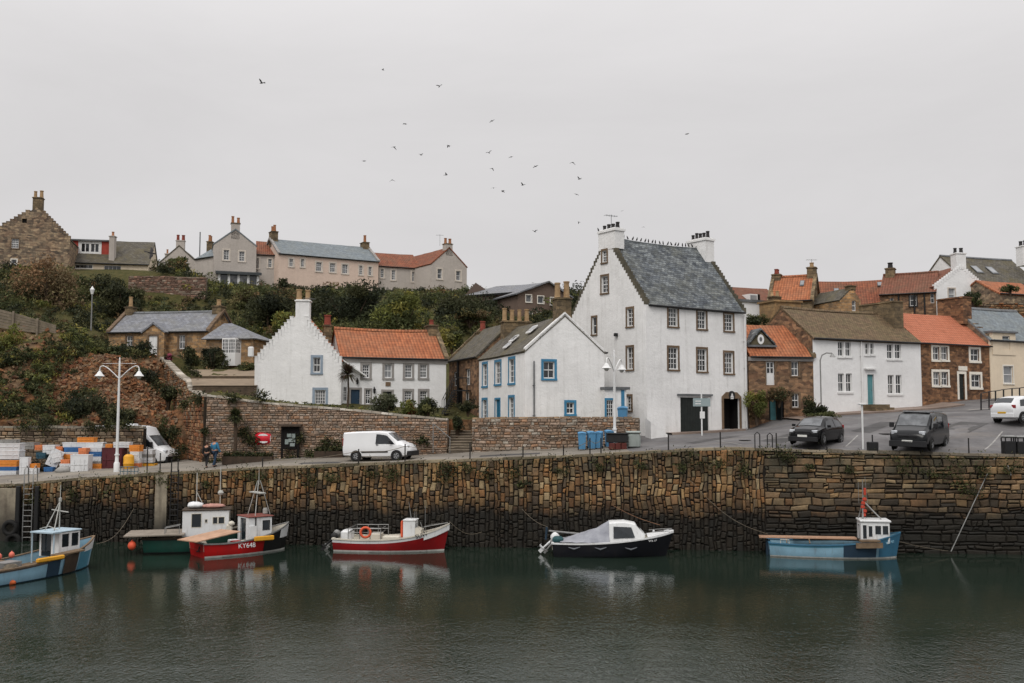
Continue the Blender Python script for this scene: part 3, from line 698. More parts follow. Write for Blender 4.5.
def roof_plane(mb,e0,e1,r1,r0,th=.12,m=0,sag=.03,ms=None,jit=.018):
    e0,e1,r1,r0=map(Vector,(e0,e1,r1,r0)); Lu=max((e1-e0).length,(r1-r0).length); Lv=(r0-e0).length
    nu=max(2,int(Lu/.9)); nv=max(2,int(Lv/.9)); nn=(e1-e0).cross(r0-e0).normalized()
    if nn.z<0: nn=-nn
    rows=[];uv=[]
    u0=0; 
    for j in range(nv+1):
        row=[];ur=[]
        for i in range(nu+1):
            a,b=i/nu,j/nv; q=(e0.lerp(e1,a)).lerp(r0.lerp(r1,a),b)
            k=-sag*math.sin(math.pi*a)*(.4+.6*b)+ (noise.noise(q*.8)*jit*2)
            row.append(q+Vector((0,0,1))*k); ur.append(((q-e0).dot((e1-e0).normalized()),b*Lv))
        rows.append(row);uv.append(ur)
    mb.grid(rows,m,uv=uv)
    dn=-nn*th
    lowr=[[p+dn for p in r] for r in rows]
    mb.grid(lowr,m if ms is None else ms,flip=True)
    for A,B in ((rows[0],lowr[0]),(rows[-1],lowr[-1])): mb.grid([A,B],m if ms is None else ms)
    for k in (0,-1): mb.grid([[r[k] for r in rows],[r[k] for r in lowr]],m if ms is None else ms)
def chimney(root,c,z0,z1,wx,wy,d,mat,pots=2,pot=None,ph=.55,cap=.12,pr=.13,capmat=None,parent=None):
    """stack with a cap course; pots are its own children"""
    d=Vector(d).normalized(); n=Vector((-d.y,d.x)); mb=MB()
    def bx(mb,cx,cy,zz0,zz1,ax,ay,m=0):
        o=Vector((cx,cy,zz0))-Vector((d.x,d.y,0))*ax/2-Vector((n.x,n.y,0))*ay/2
        mb.obox(o,Vector((d.x,d.y,0))*ax,Vector((n.x,n.y,0))*ay,Vector((0,0,zz1-zz0)),m)
    bx(mb,c[0],c[1],z0,z1-cap,wx,wy); bx(mb,c[0],c[1],z1-cap,z1-cap*.35,wx+.14,wy+.14,1); bx(mb,c[0],c[1],z1-cap*.35,z1,wx-.05,wy-.05,1)
    o=mb.build('chimney',[mat,capmat or mat],root)
    L_=max(wx,wy); dd=d if wx>=wy else n
    for i in range(pots):
        t=(i-(pots-1)/2)*(L_-.35)/max(1,pots-1) if pots>1 else 0
        q=Vector(c[:2])+dd*t; pb=MB(); h=ph*R.uniform(.85,1.12); r=pr*R.uniform(.9,1.05)
        pb.lathe((q.x,q.y,z1-.01),[(r*1.08,0),(r*1.08,.06),(r*.95,.08),(r*.82,h-.1),(r*1.0,h-.08),(r*1.0,h),(r*.7,h),(r*.65,h-.12),(0,h-.12)],10)
        pb.build('chimney_pot',pot or POT,o,smooth=40)
    return o
def pchim(root,px,ytop,ybot,pw,Y,deep,mat,d=(1,0),pots=2,pot=None,ph=.5,**k):
    c=G(px,Y,ytop); z1=ZY(ytop,Y); z0=ZY(ybot,Y); w=pw*Y/F
    return chimney(root,c,z0,z1,w,deep,d,mat,pots,pot,ph,**k)
FOOT=[]
class House:
    pass
def house(name,label,A,B,W,zb,ze,zr,wall,roof,gf=False,front=(),left=(),right=(),eo=.18,vo=.06,group=None,cat='house',ridge=None,skew=None,steps=None,gutter=True,ridge_off=.5,base=2.0,th=.13,skewends='LR',fascia=None,frontwall=None,leftwall=None,zbB=None,roofname='roof',sag=.03):
    """gable-roofed house. A->B is the front wall left to right; W is the depth behind it. gf: the gable faces front"""
    h=House(); f=Fac(A,B); back=-f.n
    A=f.A;B=f.B; C=B+back*W; D=A+back*W
    h.f=f; h.l=Fac(D,A); h.r=Fac(B,C); h.k=Fac(C,D); h.A=A;h.B=B;h.C=C;h.D=D; h.W=W; h.L=f.L
    h.root=thing(name,label,cat,(A.x,A.y,zb),group=group); FOOT.append((h.A,h.B,h.C,h.D))
    z0=zb-base; mb=MB()
    tops={}
    def outl(ff,gable):
        o=[(0,z0),(ff.L,z0),(ff.L,ze)]
        if gable: o.append((ff.L*ridge_off,zr))
        return o+[(0,ze)]
    def do(ff,gable,specs,m=0):
        holes=[s['rc'] for s in specs if s.get('hole',True)]
        wall_face(mb,ff,outl(ff,gable),holes,m,mr=m)
    def prep(ff,specs):
        out=[]
        for s in specs:
            s=dict(s); s['rc']=ff.rect(s['r']) if 'r' in s else s['rc']; out.append(s)
        return out
    fs,ls,rs=prep(h.f,front),prep(h.l,left),prep(h.r,right)
    do(h.f,gf,fs,1 if frontwall else 0); do(h.l,not gf,ls,1 if leftwall else 0); do(h.r,not gf,rs); do(h.k,gf,[])
    mb.build('wall',[wall,frontwall or leftwall] if frontwall or leftwall else wall,h.root)
    for ff,ss in ((h.f,fs),(h.l,ls),(h.r,rs)):
        for s in ss:
            if 'st' in s: window(h.root,ff,s['rc'],s['st'])
            elif 'door' in s: door(h.root,ff,s['rc'],s['door'],**s.get('kw',{}))
    # roof
    if roof:
        mb=MB()
        up=Vector((0,0,1)); d3=Vector((f.d.x,f.d.y,0)); b3=Vector((back.x,back.y,0))
        if not gf: ax,dn,LL,WW,o=d3,b3,f.L,W,Vector((A.x,A.y,0))
        else: ax,dn,LL,WW,o=b3,-d3,W,f.L,Vector((B.x,B.y,0))
        rf=ridge_off if not gf else (1-ridge_off)
        s1=(zr-ze)/(WW*rf); s2=(zr-ze)/(WW*(1-rf)); lift=th*.9
        P3=lambda a,b,z: o+ax*a+dn*b+up*(z+lift)
        h.P3=P3; h.ax=ax; h.dn=dn; h.LL=LL; h.WW=WW
        roof_plane(mb,P3(-vo,-eo,ze-eo*s1),P3(LL+vo,-eo,ze-eo*s1),P3(LL+vo,WW*rf,zr),P3(-vo,WW*rf,zr),th,sag=sag)
        roof_plane(mb,P3(LL+vo,WW+eo,ze-eo*s2),P3(-vo,WW+eo,ze-eo*s2),P3(-vo,WW*rf,zr),P3(LL+vo,WW*rf,zr),th,sag=sag)
        h.roof=mb.build(roofname,roof,h.root)
        if ridge:
            rb=MB(); n=max(2,int((LL+2*vo)/.45))
            for i in range(n):
                a0=-vo+(LL+2*vo)*i/n+.01; a1=-vo+(LL+2*vo)*(i+1)/n-.01
                kk=lambda a:-sag*math.sin(math.pi*min(1,max(0,(a+vo)/(LL+2*vo))))+.03
                q=[(-.16,-.16*s1+.03),(-.08,.03),(.0,.075),(.08,.03),(.16,-.16*s2+.03)]
                r0=[P3(a0,WW*rf+x,zr+z+kk(a0)) for x,z in q]; r1=[P3(a1,WW*rf+x,zr+z+kk(a1)) for x,z in q]
                rb.grid([r0,r1],flip=True); rb.face(r0); rb.face(r1[::-1])
            rb.build('ridge_tiles',ridge,h.roof)
        if skew:
            for e in skewends:
                a=-.02 if e=='L' else LL+.02; sb=MB()
                for (b0,z0_,b1,z1_) in ((-eo,ze-eo*s1,WW*rf,zr),(WW+eo,ze-eo*s2,WW*rf,zr)):
                    p0=P3(a-.16,b0,z0_-.05); p1=P3(a-.16,b1,z1_-.05); nn=8
                    for i in range(nn):
                        q0=p0.lerp(p1,i/nn); q1=p0.lerp(p1,(i+1)/nn-.01); sb.obox(q0,ax*.32,q1-q0,up*(.24+R.uniform(-.02,.02)))
                sb.build('skew',skew,h.root)
        if gutter and not gf or gutter=='force':
            gb=MB(); zz=ze-eo*s1-.02
            p=[P3(-vo,-eo-.07,zz),P3(LL+vo,-eo-.07,zz-.02)]; gb.tube(p,.06,8); gb.build('gutter',BLACK,h.root)
    return h
def crowsteps(h,ff,ze,zr,n,mat,w=.34,deep=.45,half=.5,top=.92,name='crow_step',z_over=.16):
    for side in (0,1):
        mb=MB()
        for i in range(n):
            t0=i/n; t1=(i+1)/n
            if t1>top+.001: continue
            um=ff.L*half
            u0=um*t0 if side==0 else ff.L-(ff.L-um)*t0; u1=um*t1 if side==0 else ff.L-(ff.L-um)*t1
            z1=ze+(zr-ze)*t1+z_over; z0=ze+(zr-ze)*t0-.25
            a,b=min(u0,u1),max(u0,u1); j=R.uniform(-.015,.015)
            fbar(mb,ff,a-.02,b+.02,z0,z1+j,-deep,.008)
            fbar(mb,ff,a-.04,b+.04,z1+j,z1+j+.045,-deep-.02,.03)
        if mb.F: mb.build('crow_steps',mat,h.root)
def pipe(root,f,u,z0,z1,mat,r=.045,o=.09,name='drainpipe'):
    mb=MB(); mb.tube([f.p(u,z0,o),f.p(u,z1,o)],r,8)
    z=z0+.4
    while z<z1: fbar(mb,f,u-.07,u+.07,z,z+.05,0.0,o); z+=1.8
    return mb.build(name,mat,root)
def skylight(h,px,py,a,b,aw,bw,mat=None):
    """roof window lying in the front slope: a along the eave, b up the slope as fractions"""
    rf=.5; zr,ze=h.zr,h.ze
    P=lambda aa,bb,l: h.P3(h.LL*aa,h.WW*rf*bb,ze+(zr-ze)*bb+l)
    mb=MB(); q=[P(a-aw,b-bw,.05),P(a+aw,b-bw,.05),P(a+aw,b+bw,.05),P(a-aw,b+bw,.05)]
    o=q[0]; mb.obox(o,q[1]-o,q[3]-o,Vector((0,0,.08))); s=mb.build('skylight',LEAD,h.root)
    g=MB(); c=(q[0]+q[2])/2; g.face([c+(p-c)*.8+Vector((0,0,.085)) for p in q]); g.build('pane',mat or GLSK,s)
def aerial(root,p,h=1.1,rz=0):
    mb=MB(); p=Vector(p); mb.tube([p,p+Vector((0,0,h))],.018,5); d=Vector((math.cos(rz),math.sin(rz),0)); n=Vector((-d.y,d.x,0))
    mb.tube([p+Vector((0,0,h*.92))-d*.5,p+Vector((0,0,h*.92))+d*.5],.014,4)
    for t in (-.45,-.25,-.05,.15,.35): mb.tube([p+Vector((0,0,h*.92))+d*t-n*.22,p+Vector((0,0,h*.92))+d*t+n*.22],.01,4)
    return mb.build('aerial',LEAD,root)
w=lambda x0,y0,x1,y1,st: dict(r=(x0,y0,x1,y1),st=st)
dr=lambda x0,y0,x1,y1,m,**k: dict(r=(x0,y0,x1,y1),door=m,kw=k)
# ------------------------------------------------------------------ the houses
# tall white harbour house, gable to the left, eave wall to the right
A=G(646.5,62,370); B=G(747,67,370)
SM=ST(mar=S_MAR,mw=.13,nx=3,ny=4,bar=.028); SMg=ST(mar=S_MAR,mw=.12,nx=2,ny=4,bar=.028)
ze=ZY(304.5,62); zr=18.75
h=house('harbour_house','tall white harled three-storey house with steep slate roof, standing at the quay edge',A,B,7.6,5.7,ze,zr,HW,SLATE,
  front=[w(668.5,308,677.5,326.5,SM),w(697.5,311,706,329,SM),w(724.5,314,733,331,SM),w(668.5,347.5,678,369.5,SM),w(697.5,349,706.5,371.5,SM),w(724.5,352.5,733,373.5,SM),
    dr(680.5,397.5,709,432.5,DKGRN,panels=False,handle=False),dict(rc=None,r=(723.5,398.5,739.5,429))],
  left=[w(602.2,250.5,606.8,262.5,SMg),w(601.5,276,608,293,SMg),w(627,308.5,633,326.5,SMg),w(592,317,596.5,334.5,ST(mar=S_MAR,mw=.1,nx=1,ny=2)),w(627,347,633,369.5,SMg),w(626.5,396,631.5,410.5,SMg)],
  eo=.1,vo=-.22,sag=.12,gutter=True)
h.ze,h.zr=ze,zr
# dark entrance with an arched stone head and a round plaque
rc=h.f.rect((723.5,398.5,739.5,429))
mb=MB(); u0,u1,z0,z1=rc
fbar(mb,h.f,u0-.16,u0,z0,z1,-.02,.05); fbar(mb,h.f,u1,u1+.16,z0,z1,-.02,.05)
arch=[(u0-.16,z1+.002),(u1+.16,z1+.002),(u1+.16,z1+.12),(u1-.25,z1+.42),(u0+.25,z1+.42),(u0-.16,z1+.12)]
mb.face([h.f.p(u,z,.055) for u,z in arch]); 
for i in range(6): a,b=arch[i],arch[(i+1)%6]; mb.face([h.f.p(*a,.055),h.f.p(*a,-.02),h.f.p(*b,-.02),h.f.p(*b,.055)])
ds=mb.build('door_surround',S_MAR,h.root)
mb=MB(); mb.face([h.f.p(u0,z0,-.9),h.f.p(u1,z0,-.9),h.f.p(u1,z1,-.9),h.f.p(u0,z1,-.9)])
for a,b in (((u0,z0),(u0,z1)),((u0,z1),(u1,z1)),((u1,z1),(u1,z0)),((u1,z0),(u0,z0))): mb.face([h.f.p(*a,-.145),h.f.p(*b,-.145),h.f.p(*b,-.9),h.f.p(*a,-.9)])
mb.build('doorway',DARK,h.root)
def disc(mb,f,u,z,r,o,n=20,m=0): mb.face([f.p(u+r*math.cos(2*math.pi*k/n),z+r*math.sin(2*math.pi*k/n),o) for k in range(n)],m)
um=(u0+u1)/2
mb=MB(); disc(mb,h.f,um,z1+.2,.3,.07); 
for k in range(20):
    a,b=2*math.pi*k/20,2*math.pi*(k+1)/20; q=lambda t,o: h.f.p(um+.3*math.cos(t),z1+.2+.3*math.sin(t),o); mb.face([q(a,.07),q(b,.07),q(b,.0),q(a,.0)])
em=mb.build('plaque',BLACK,ds)
mb=MB(); zc=z1+.17
mb.face([h.f.p(um+x,zc+y,.082) for x,y in ((-.17,-.1),(.17,-.1),(.11,-.01),(-.11,-.01))]); mb.face([h.f.p(um+x,zc+y,.082) for x,y in ((-.11,.01),(.11,.01),(.0,.22))]); mb.face([h.f.p(um+x,zc+y,.082) for x,y in ((-.14,-.2),(.14,-.2),(.14,-.13),(-.14,-.13))])
mb.build('emblem',WPNT,em)
mb=MB(); g0,g1,gz0,gz1=h.f.rect((677,394,711.5,397)); fbar(mb,h.f,g0,g1,gz1-.12,gz1,-.01,.14); mb.build('door_canopy',LEAD,h.root)
SKD=M_noise('mossy_dark_skew',lin(104,98,84),lin(70,68,58),2.2,.95,.5,.03)
# gable skews set with dark stones, wallhead chimneys
for ff,nm,m in ((h.l,'skew',SKD),(h.r,'skew',SKD)):
    n=22
    for side in (0,1):
        mb=MB()
        for i in range(n):
            t0,t1=i/n,(i+1)/n
            if t1>.88: continue
            u0_=ff.L*.5*t0 if side==0 else ff.L-ff.L*.5*t0; u1_=ff.L*.5*t1 if side==0 else ff.L-ff.L*.5*t1
            a,b=min(u0_,u1_),max(u0_,u1_); zz=ze+(zr-ze)*t1
            fbar(mb,ff,a-.01,b+.01,zz-.2,zz+.1+R.uniform(-.04,.06),-.3,.012)
        mb.build('skew',m,h.root)
def gchim(h,ff,wx,z1,mat,pots,pot,ph,deep=.85,ins=.02,z0=None,capmat=None,u=None):
    c=ff.p(ff.L*.5 if u is None else u,0,-deep/2+ins); return chimney(h.root,c,z0 or h.zr-1.3,z1,wx,deep,ff.d,mat,pots,pot,ph,capmat=capmat,cap=.22)
c1=gchim(h,h.l,1.7,ZY(227,64.5),HW,4,POTK,.4,.8,z0=ZY(248,64.5)); c2=gchim(h,h.r,1.8,ZY(239.5,70),HW,5,POTK,.45,.85)
aerial(h.root,Vector((*h.l.p(h.l.L*.5,0,-.4).xy,ZY(227,64.5))),1.0,.5)
pipe(h.root,h.f,h.f.L-.25,6.2,ze-.2,WPNT)
mb=MB(); fx=h.l; mb.lathe(fx.p(*fx.hit(617,335),.1),[(0,-.1),(.14,-.08),(.14,.1),(0,.14)],10); mb.build('alarm_box',BLACK,h.root)
H_CUS=h
# ---- white house with blue frames
A=G(525,60,390); B=G(604.5,61.6,390)
dv=(G(477.5,69.8,385)-A); f0=Fac(A,B); W=dv.dot(-f0.n)
SB=ST(mar=BPNT,mw=.16,nx=2,ny=4); SBg=ST(mar=BPNT,mw=.15,nx=2,ny=2)
ze=ZY(351,60); zr=ZY(315.5,60.8)
h=house('gabled_house','white gabled house with bright blue window frames, in front of the tall harbour house',A,B,10.0,6.7,ze,zr,HW,SLATEB,gf=True,
  front=[w(543.5,361.5,554.5,378.5,SBg),w(566.5,402.5,574,414,SBg)],
  left=[w(482.7,364,487.2,386,SB),w(495.2,362,500.8,384,SB),w(509,359,514.6,383,SB),w(482.5,400,487,420.5,SB),dr(495.2,399.5,500,422.5,BLUED,mar=BPNT,mw=.12),w(509,397.5,514,419,SB)],eo=.12,vo=.03,sag=.1,gutter='force')
h.ze,h.zr=ze,zr; H_BLUE=h
for side in (0,1):
    mb=MB(); p0=h.f.p(0 if side==0 else h.f.L,ze+.02,-.25); p1=h.f.p(h.f.L/2,zr+.02,-.25); mb.obox(p0,h.f.p(1,0)-h.f.p(0,0) if 0 else Vector((h.f.n.x,h.f.n.y,0))*.28,p1-p0,Vector((0,0,.2))); mb.build('skew',HW,h.root)
chimney(h.root,h.f.p(h.f.L*.5,0,-.5),zr-1.0,ZY(297,60.8),.95,.75,h.f.d,S_CHI,2,POTY,1.1,pr=.2)
chimney(h.root,h.k.p(h.f.L*.5,0,-.3),zr-1.4,ZY(321,70),2.0,.8,h.f.d,S_CHI,4,POTY,.8,pr=.17)
pipe(h.root,h.f,.55,6.6,ze-.6,LEAD)
# skylights in the slope facing left (mirror slope of the gable-front roof)
def lsky(h,a,b,aw,bw,mat=None):
    Pp=lambda aa,bb: Vector((*(h.A+(-h.f.n)*h.W*aa+h.f.d*(h.f.L*.5*bb)),ze+(zr-ze)*bb+.22))
    q=[Pp(a-aw,b-bw),Pp(a+aw,b-bw),Pp(a+aw,b+bw),Pp(a-aw,b+bw)]
    mb=MB(); mb.obox(q[0],q[1]-q[0],q[3]-q[0],Vector((0,0,.07))); s=mb.build('skylight',WPNT,h.root); c=(q[0]+q[2])/2
    g=MB(); g.face([c+(p-c)*.8+Vector((0,0,.075)) for p in q]); g.build('pane',mat or GLSK,s)
lsky(h,.34,.62,.05,.1); lsky(h,.55,.42,.045,.09); lsky(h,.52,.2,.04,.07)
# flat-roofed porch on the right flank
A2=G(604.8,60.9,405); B2=G(626.5,61.3,405)
p=house('porch','small flat-roofed white porch with a glazed blue door beside the white gable',A2,B2,4.2,6.6,ZY(389.5,61),ZY(389,61),HW,None,
   front=[w(606.5,400,613.8,421,ST(fr=WPNT,mar=BPNT,mw=.12,nx=3,ny=5,sash=False))],base=1.5)
mb=MB(); mb.obox(Vector((*(p.A+(-p.f.d)*.05+p.f.n*.12),ZY(389.5,61))),Vector((*(p.f.d*(p.f.L+.25)),0)),Vector((*(-p.f.n*4.2),0)),Vector((0,0,.16))); mb.build('flat_roof',LEAD,p.root)
fb=MB(); fbar(fb,p.f,p.f.L-.35,p.f.L-.14,6.7,ZY(390,61),-.01,.03); fb.build('corner_board',BPNT,p.root)
# ---- stone cottage behind it
A=G(449,77.0,385); B=G(477,70.2,385)
f0=Fac(A,B)
h=house('stone_cottage','narrow brown stone cottage with dark outside stair, behind the blue-framed house',A,B,5.2,6.9,ZY(361.5,77),ZY(332,74)+.4,S_COT,SLATEB,
  front=[w(453.5,372,457.5,386,ST(nx=2,ny=2)),w(466,369,470,385,ST(nx=2,ny=2)),w(465,392,469,408,ST(nx=2,ny=2)),dr(457.5,388,462.5,411,DARK,panels=False,handle=False)],eo=.15,skew=S_CHI,skewends='L')
chimney(h.root,h.l.p(h.l.L*.5,0,-.4),h.f.p(0,11)[2],ZY(331,77),1.0,.7,h.l.d,S_CHI,1,POTR,.8,pr=.22)
pipe(h.root,h.f,h.f.L*.38,7,ZY(359,74),BLACK,.09)
# ---- crow-stepped white cottage
A=G(254.5,68,380); B=G(341,68.4,380)
SGB=ST(mar=GPNT,mw=.17,nx=2,ny=2)
ze=ZY(360,68); zr=ZY(312,68)
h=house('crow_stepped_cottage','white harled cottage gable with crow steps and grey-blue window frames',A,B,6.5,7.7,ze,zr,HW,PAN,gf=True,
  front=[w(313.2,357.5,320.4,372.5,SGB),w(314.8,390,325.5,404.5,ST(mar=GPNT,mw=.17,nx=4,ny=4,sash=False,gl=GLM))],vo=-.3,eo=.1,gutter=False)
h.zr,h.ze=zr,ze
crowsteps(h,h.f,ze-.15,zr,15,HW,deep=.4)
chimney(h.root,h.f.p(h.f.L*.54,0,-.42),zr-.6,ZY(299,68),.95,.75,h.f.d,HW,2,POTY,.75,pr=.2)
aerial(h.root,h.f.p(h.f.L*.62,zr-.5,-.2),1.6,1.0)
lm=MB(); q=h.f.p(-.25,ZY(352,68),.15); lm.bbox(q.x,q.y,q.z-.35,.35,.3,.7,.05); lm.build('wall_lantern',WPNT,h.root)
# ---- orange pantiled cottage
A=G(341.5,69.6,380); B=G(446,72.2,380)
SG=ST(mar=GMAR,mw=.16,nx=3,ny=4,bar=.026); SGb=ST(mar=GMAR,mw=.16,nx=3,ny=4,gl=GLM)
ze=ZY(357.5,69.6); zr=ZY(329.5,72.2)
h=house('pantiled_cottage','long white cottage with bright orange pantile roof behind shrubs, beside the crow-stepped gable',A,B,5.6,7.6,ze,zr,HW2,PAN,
  front=[w(362.5,364.5,369.5,378,SG),w(384.6,364,391.8,378,ST(mar=GMAR,mw=.16,nx=2,ny=2,gl=GLB)),w(405,364.5,412,378,SG),w(420,364.5,427,378,SGb),
   w(343.5,387,346.8,401,ST(nx=2,ny=3)),dr(350.8,389.5,359.8,408.5,NAVY,mar=GMAR,mw=.14),w(365.5,389.5,370.5,404,ST(mar=GMAR,mw=.1,nx=2,ny=3)),dr(383,391.5,391.8,408.5,DKGRN,mar=GMAR,mw=.14),w(404.6,391,411.8,403,SG),w(420,391,427.2,403,SG)],
  ridge=PAN,skew=S_CHI,skewends='R',eo=.12,vo=.1,sag=.1)
h.zr,h.ze=zr,ze
mb=MB(); fbar(mb,h.f,-.1,h.f.L+.1,ze-.32,ze-.03,-.01,.07); mb.build('eaves_course',GMAR,h.root)
pchim(h.root,327.5,325,343,7.6,72.3,.7,S_CHI,(1,.3),1,POTR,.75,pr=.25)
chimney(h.root,h.r.p(h.r.L*.5,0,-.35),zr-.8,zr+.55,1.1,.7,h.r.d,S_CHI,1,POTR,.4,pr=.2)
mb=MB(); fbar(mb,h.f,*h.f.rect((385.5,382,390.5,386)),0,.05); mb.build('name_plate',S_MAR,h.root)
for px,py in ((357,382),(374,391)):
    u,z=h.f.hit(px,py); mb=MB(); mb.lathe(h.f.p(u,z,.14),[(0,-.2),(.07,-.15),(.1,.12),(0,.22)],8); fbar(mb,h.f,u-.02,u+.02,z+.1,z+.3,0,.14); mb.build('wall_lantern',BLACK,h.root)
# lean-to porch roof running down from the crow-stepped gable
mb=MB(); a0=h.f.hit(341.5,361); a1=h.f.hit(365,377)
mb.obox(h.f.p(a0[0],a0[1],.0),h.f.p(a1[0],a1[1],0)-h.f.p(a0[0],a0[1],0),Vector((*h.f.n*.5,0)),Vector((0,0,.1))); mb.build('porch_roof',WPNT,h.root)
# ---- villa on the cliff
A=G(108.5,84.6,345); B=G(208,83.0,345)
ze=ZY(332.5,84.3); zr=ZY(313,86)
SV=ST(mar=S_MAR,mw=.15,nx=2,ny=2,gl=GLM)
h=house('stone_villa','single-storey brown sandstone villa with pale slate roof on the clifftop',A,B,5.2,11.5,ze,zr,S_VILLA,SLATE2,
  front=[w(126.5,336,132.5,346,SV),w(179,335,185,349,SV)],skew=S_MAR,eo=.15,ridge=LEAD)
h.zr,h.ze=zr,ze
chimney(h.root,h.l.p(h.l.L*.5,0,-.4),zr-.7,ZY(306,86.5),.7,.7,h.l.d,S_CHI,1,POTY,1.0,pr=.18); chimney(h.root,h.r.p(h.r.L*.5,0,-.4),zr-.7,ZY(305,85),.9,.8,h.r.d,S_CHI,1,POTY,.6,pr=.2)
# gabled stone porch
P0=G(142.5,83.2,345);P1=G(164,82.9,345)
p=house('gabled_porch','gabled stone porch with a white door at the front of the clifftop villa',P0,P1,1.5,11.4,ZY(332,83),ZY(323.5,83),S_VILLA,SLATE2,gf=True,front=[dr(148.2,335.5,157.2,357.5,WPNT,mar=S_MAR,mw=.14)],eo=.15,vo=.12,gutter=False)
crowsteps(p,p.f,ZY(331,83),ZY(322.5,83),1,S_MAR,top=0)
# bay wing with a hipped slate roof
P0=G(206,80.6,350);P1=G(253,80.0,350); zw=ZY(338,80.3)
p=house('villa_wing','hip-roofed stone wing of the villa with a white bay window',P0,P1,3.9,11.3,zw,zw+.01,S_VILLA,None,base=2.5)
mb=MB(); ap=P(228,323,82.3); o=.3
qs=[p.f.p(-o,zw-.05,o),p.f.p(p.f.L+o,zw-.05,o),p.k.p(-o,zw-.05,o),p.k.p(p.k.L+o,zw-.05,o)]
aL=ap-Vector((.3,0,0)); aR=ap+Vector((.3,0,0))
roof_plane(mb,qs[0],qs[1],aR,aL,.1); roof_plane(mb,qs[1],qs[2],aR+Vector((0,.02,0)),aR,.1); roof_plane(mb,qs[2],qs[3],aL,aR,.1); roof_plane(mb,qs[3],qs[0],aL,aL+Vector((0,.02,0)),.1)
mb.build('roof',SLATE2,p.root)
u0,u1,z0,z1=p.f.rect((222,338.5,241,366))
mb=MB(); bx=[(u0,0),(u0+.25,.55),(u1-.25,.55),(u1,0)]
bf=[Fac(p.f.p(*bx[i][:1],0,bx[i][1]),p.f.p(bx[i+1][0],0,bx[i+1][1])) for i in range(3)]
for i,b in enumerate(bf): wall_face(mb,b,[(0,z0),(b.L,z0),(b.L,z1),(0,z1)],[(b.L*.08,b.L*.92,z0+1.05,z1-.12)] if i!=1 else [(.06,b.L/2-.04,z0+1.05,z1-.12),(b.L/2+.04,b.L-.06,z0+1.05,z1-.12)],rev=.05)
bay=mb.build('bay_window',WPNT,p.root)
for i,b in enumerate(bf):
    for a,c in ([(b.L*.08,b.L*.92)] if i!=1 else [(.06,b.L/2-.04),(b.L/2+.04,b.L-.06)]):
        g=MB(); g.face([b.p(a,z0+1.05,-.05),b.p(c,z0+1.05,-.05),b.p(c,z1-.12,-.05),b.p(a,z1-.12,-.05)])
        for k in range(1,4): fbar(g,b,a+(c-a)*k/4-.018,a+(c-a)*k/4+.018,z0+1.05,z1-.12,-.05,-.02,1)
        for k in range(1,4): zz=z0+1.05+(z1-.12-z0-1.05)*k/4; fbar(g,b,a,c,zz-.018,zz+.018,-.05,-.018,1)
        g.build('pane',[GLS,WPNT],bay)
# ---- hilltop terrace
SU=ST(mar=LMAR,mw=.17,nx=2,ny=4,gl=GLM); SU3=ST(mar=LMAR,mw=.17,nx=3,ny=4,gl=GLM)
A=G(213.3,117,270); B=G(256,118.6,270)
ze=ZY(244.5,117.4); zr=ZY(229,117.6)
h=house('gabled_house','grey harled gable house with dark roofed bay, left end of the hilltop terrace',A,B,9,21.6,ze,zr,HG,SLATE3,gf=True,
  front=[w(223.6,250,229,260,SU),w(239.2,251.5,244.5,261.3,SU)],vo=.05,eo=.1,gutter=False,skew=GMAR,skewends='R')
h.zr,h.ze=zr,ze
chimney(h.root,h.f.p(h.f.L*.5,0,-.4),zr-1.2,ZY(222.5,117.8),1.0,.8,h.f.d,HG,2,POT,.75,pr=.2,capmat=S_CHI)
mb=MB(); u0,u1,z0,z1=h.f.rect((217,271,259,288))
for k in range(5):
    u=u0+.2+(u1-u0-.4)*k/4; fbar(mb,h.f,u-.14,u+.14,z0,z1-.3,.7,.9,1)
    if k<4: un=u0+.2+(u1-u0-.4)*(k+1)/4; fbar(mb,h.f,u+.14,un-.14,z0,z1-.4,.74,.8,2)
mb.obox(h.f.p(u0-.2,z1-.35,0),h.f.p(u1+.2,0)-h.f.p(u0-.2,0),Vector((*h.f.n*1.3,-.25)),Vector((0,0,.3)),0)
mb.build('porch',[M_noise('porch_lead',lin(70,74,76),lin(54,58,60),1,.6,0),WPNT,GLM],h.root)
# low side wing
A=G(195,119.5,270); B=G(213,117.3,270)
h=house('side_wing','low grey harled lean-to wing at the left end of the hilltop terrace',A,B,7,21.6,ZY(259,119),ZY(247,119)+.8,HG,SLATE3,eo=.1,gutter=True,front=[])
pchim(h.root,210.3,241.5,256,5.4,123,.8,S_CHI,(1,0),2,POT,.7,pr=.18)
mb=MB(); q=P(199.5,262,121.5); mb.tube([q,Vector((q.x,q.y,ZY(232,121.5)))],.07,6); mb.build('flue',LEAD,h.root)
A=G(256,119.2,270); B=G(278.3,119.9,270)
h=house('terrace_house','short grey harled terrace house with orange roof between the grey gable and the pink block',A,B,7,21.6,ZY(255,119.4),ZY(240.5,121.5),HG,PAND,front=[w(255.2,258,259,268.3,SU),w(268.2,259,271.6,267.4,SU)],eo=.15,vo=0)
A=G(278.5,118.2,275); B=G(378.3,124.6,275)
ze=ZY(253.8,118.2); zr=ZY(239.5,120.5)+.15
h=house('pink_house','long pink harled hilltop house with pale slate roof and a row of upper windows',A,B,7.4,21.0,ze,zr,HP,SLATE3,
  front=[w(289.4,258.8,293.2,266.5,SU),w(301,259,304.2,267,SU),w(316.2,262.3,321.6,271.3,SU3),w(330,263.2,335.3,272.2,SU3),w(342.3,264.4,347.8,273.6,SU3),w(359.4,265.7,362.5,274.8,SU),w(368.6,266.8,371.6,275.4,SU)],skew=GMAR,eo=.15)
h.zr,h.ze=zr,ze
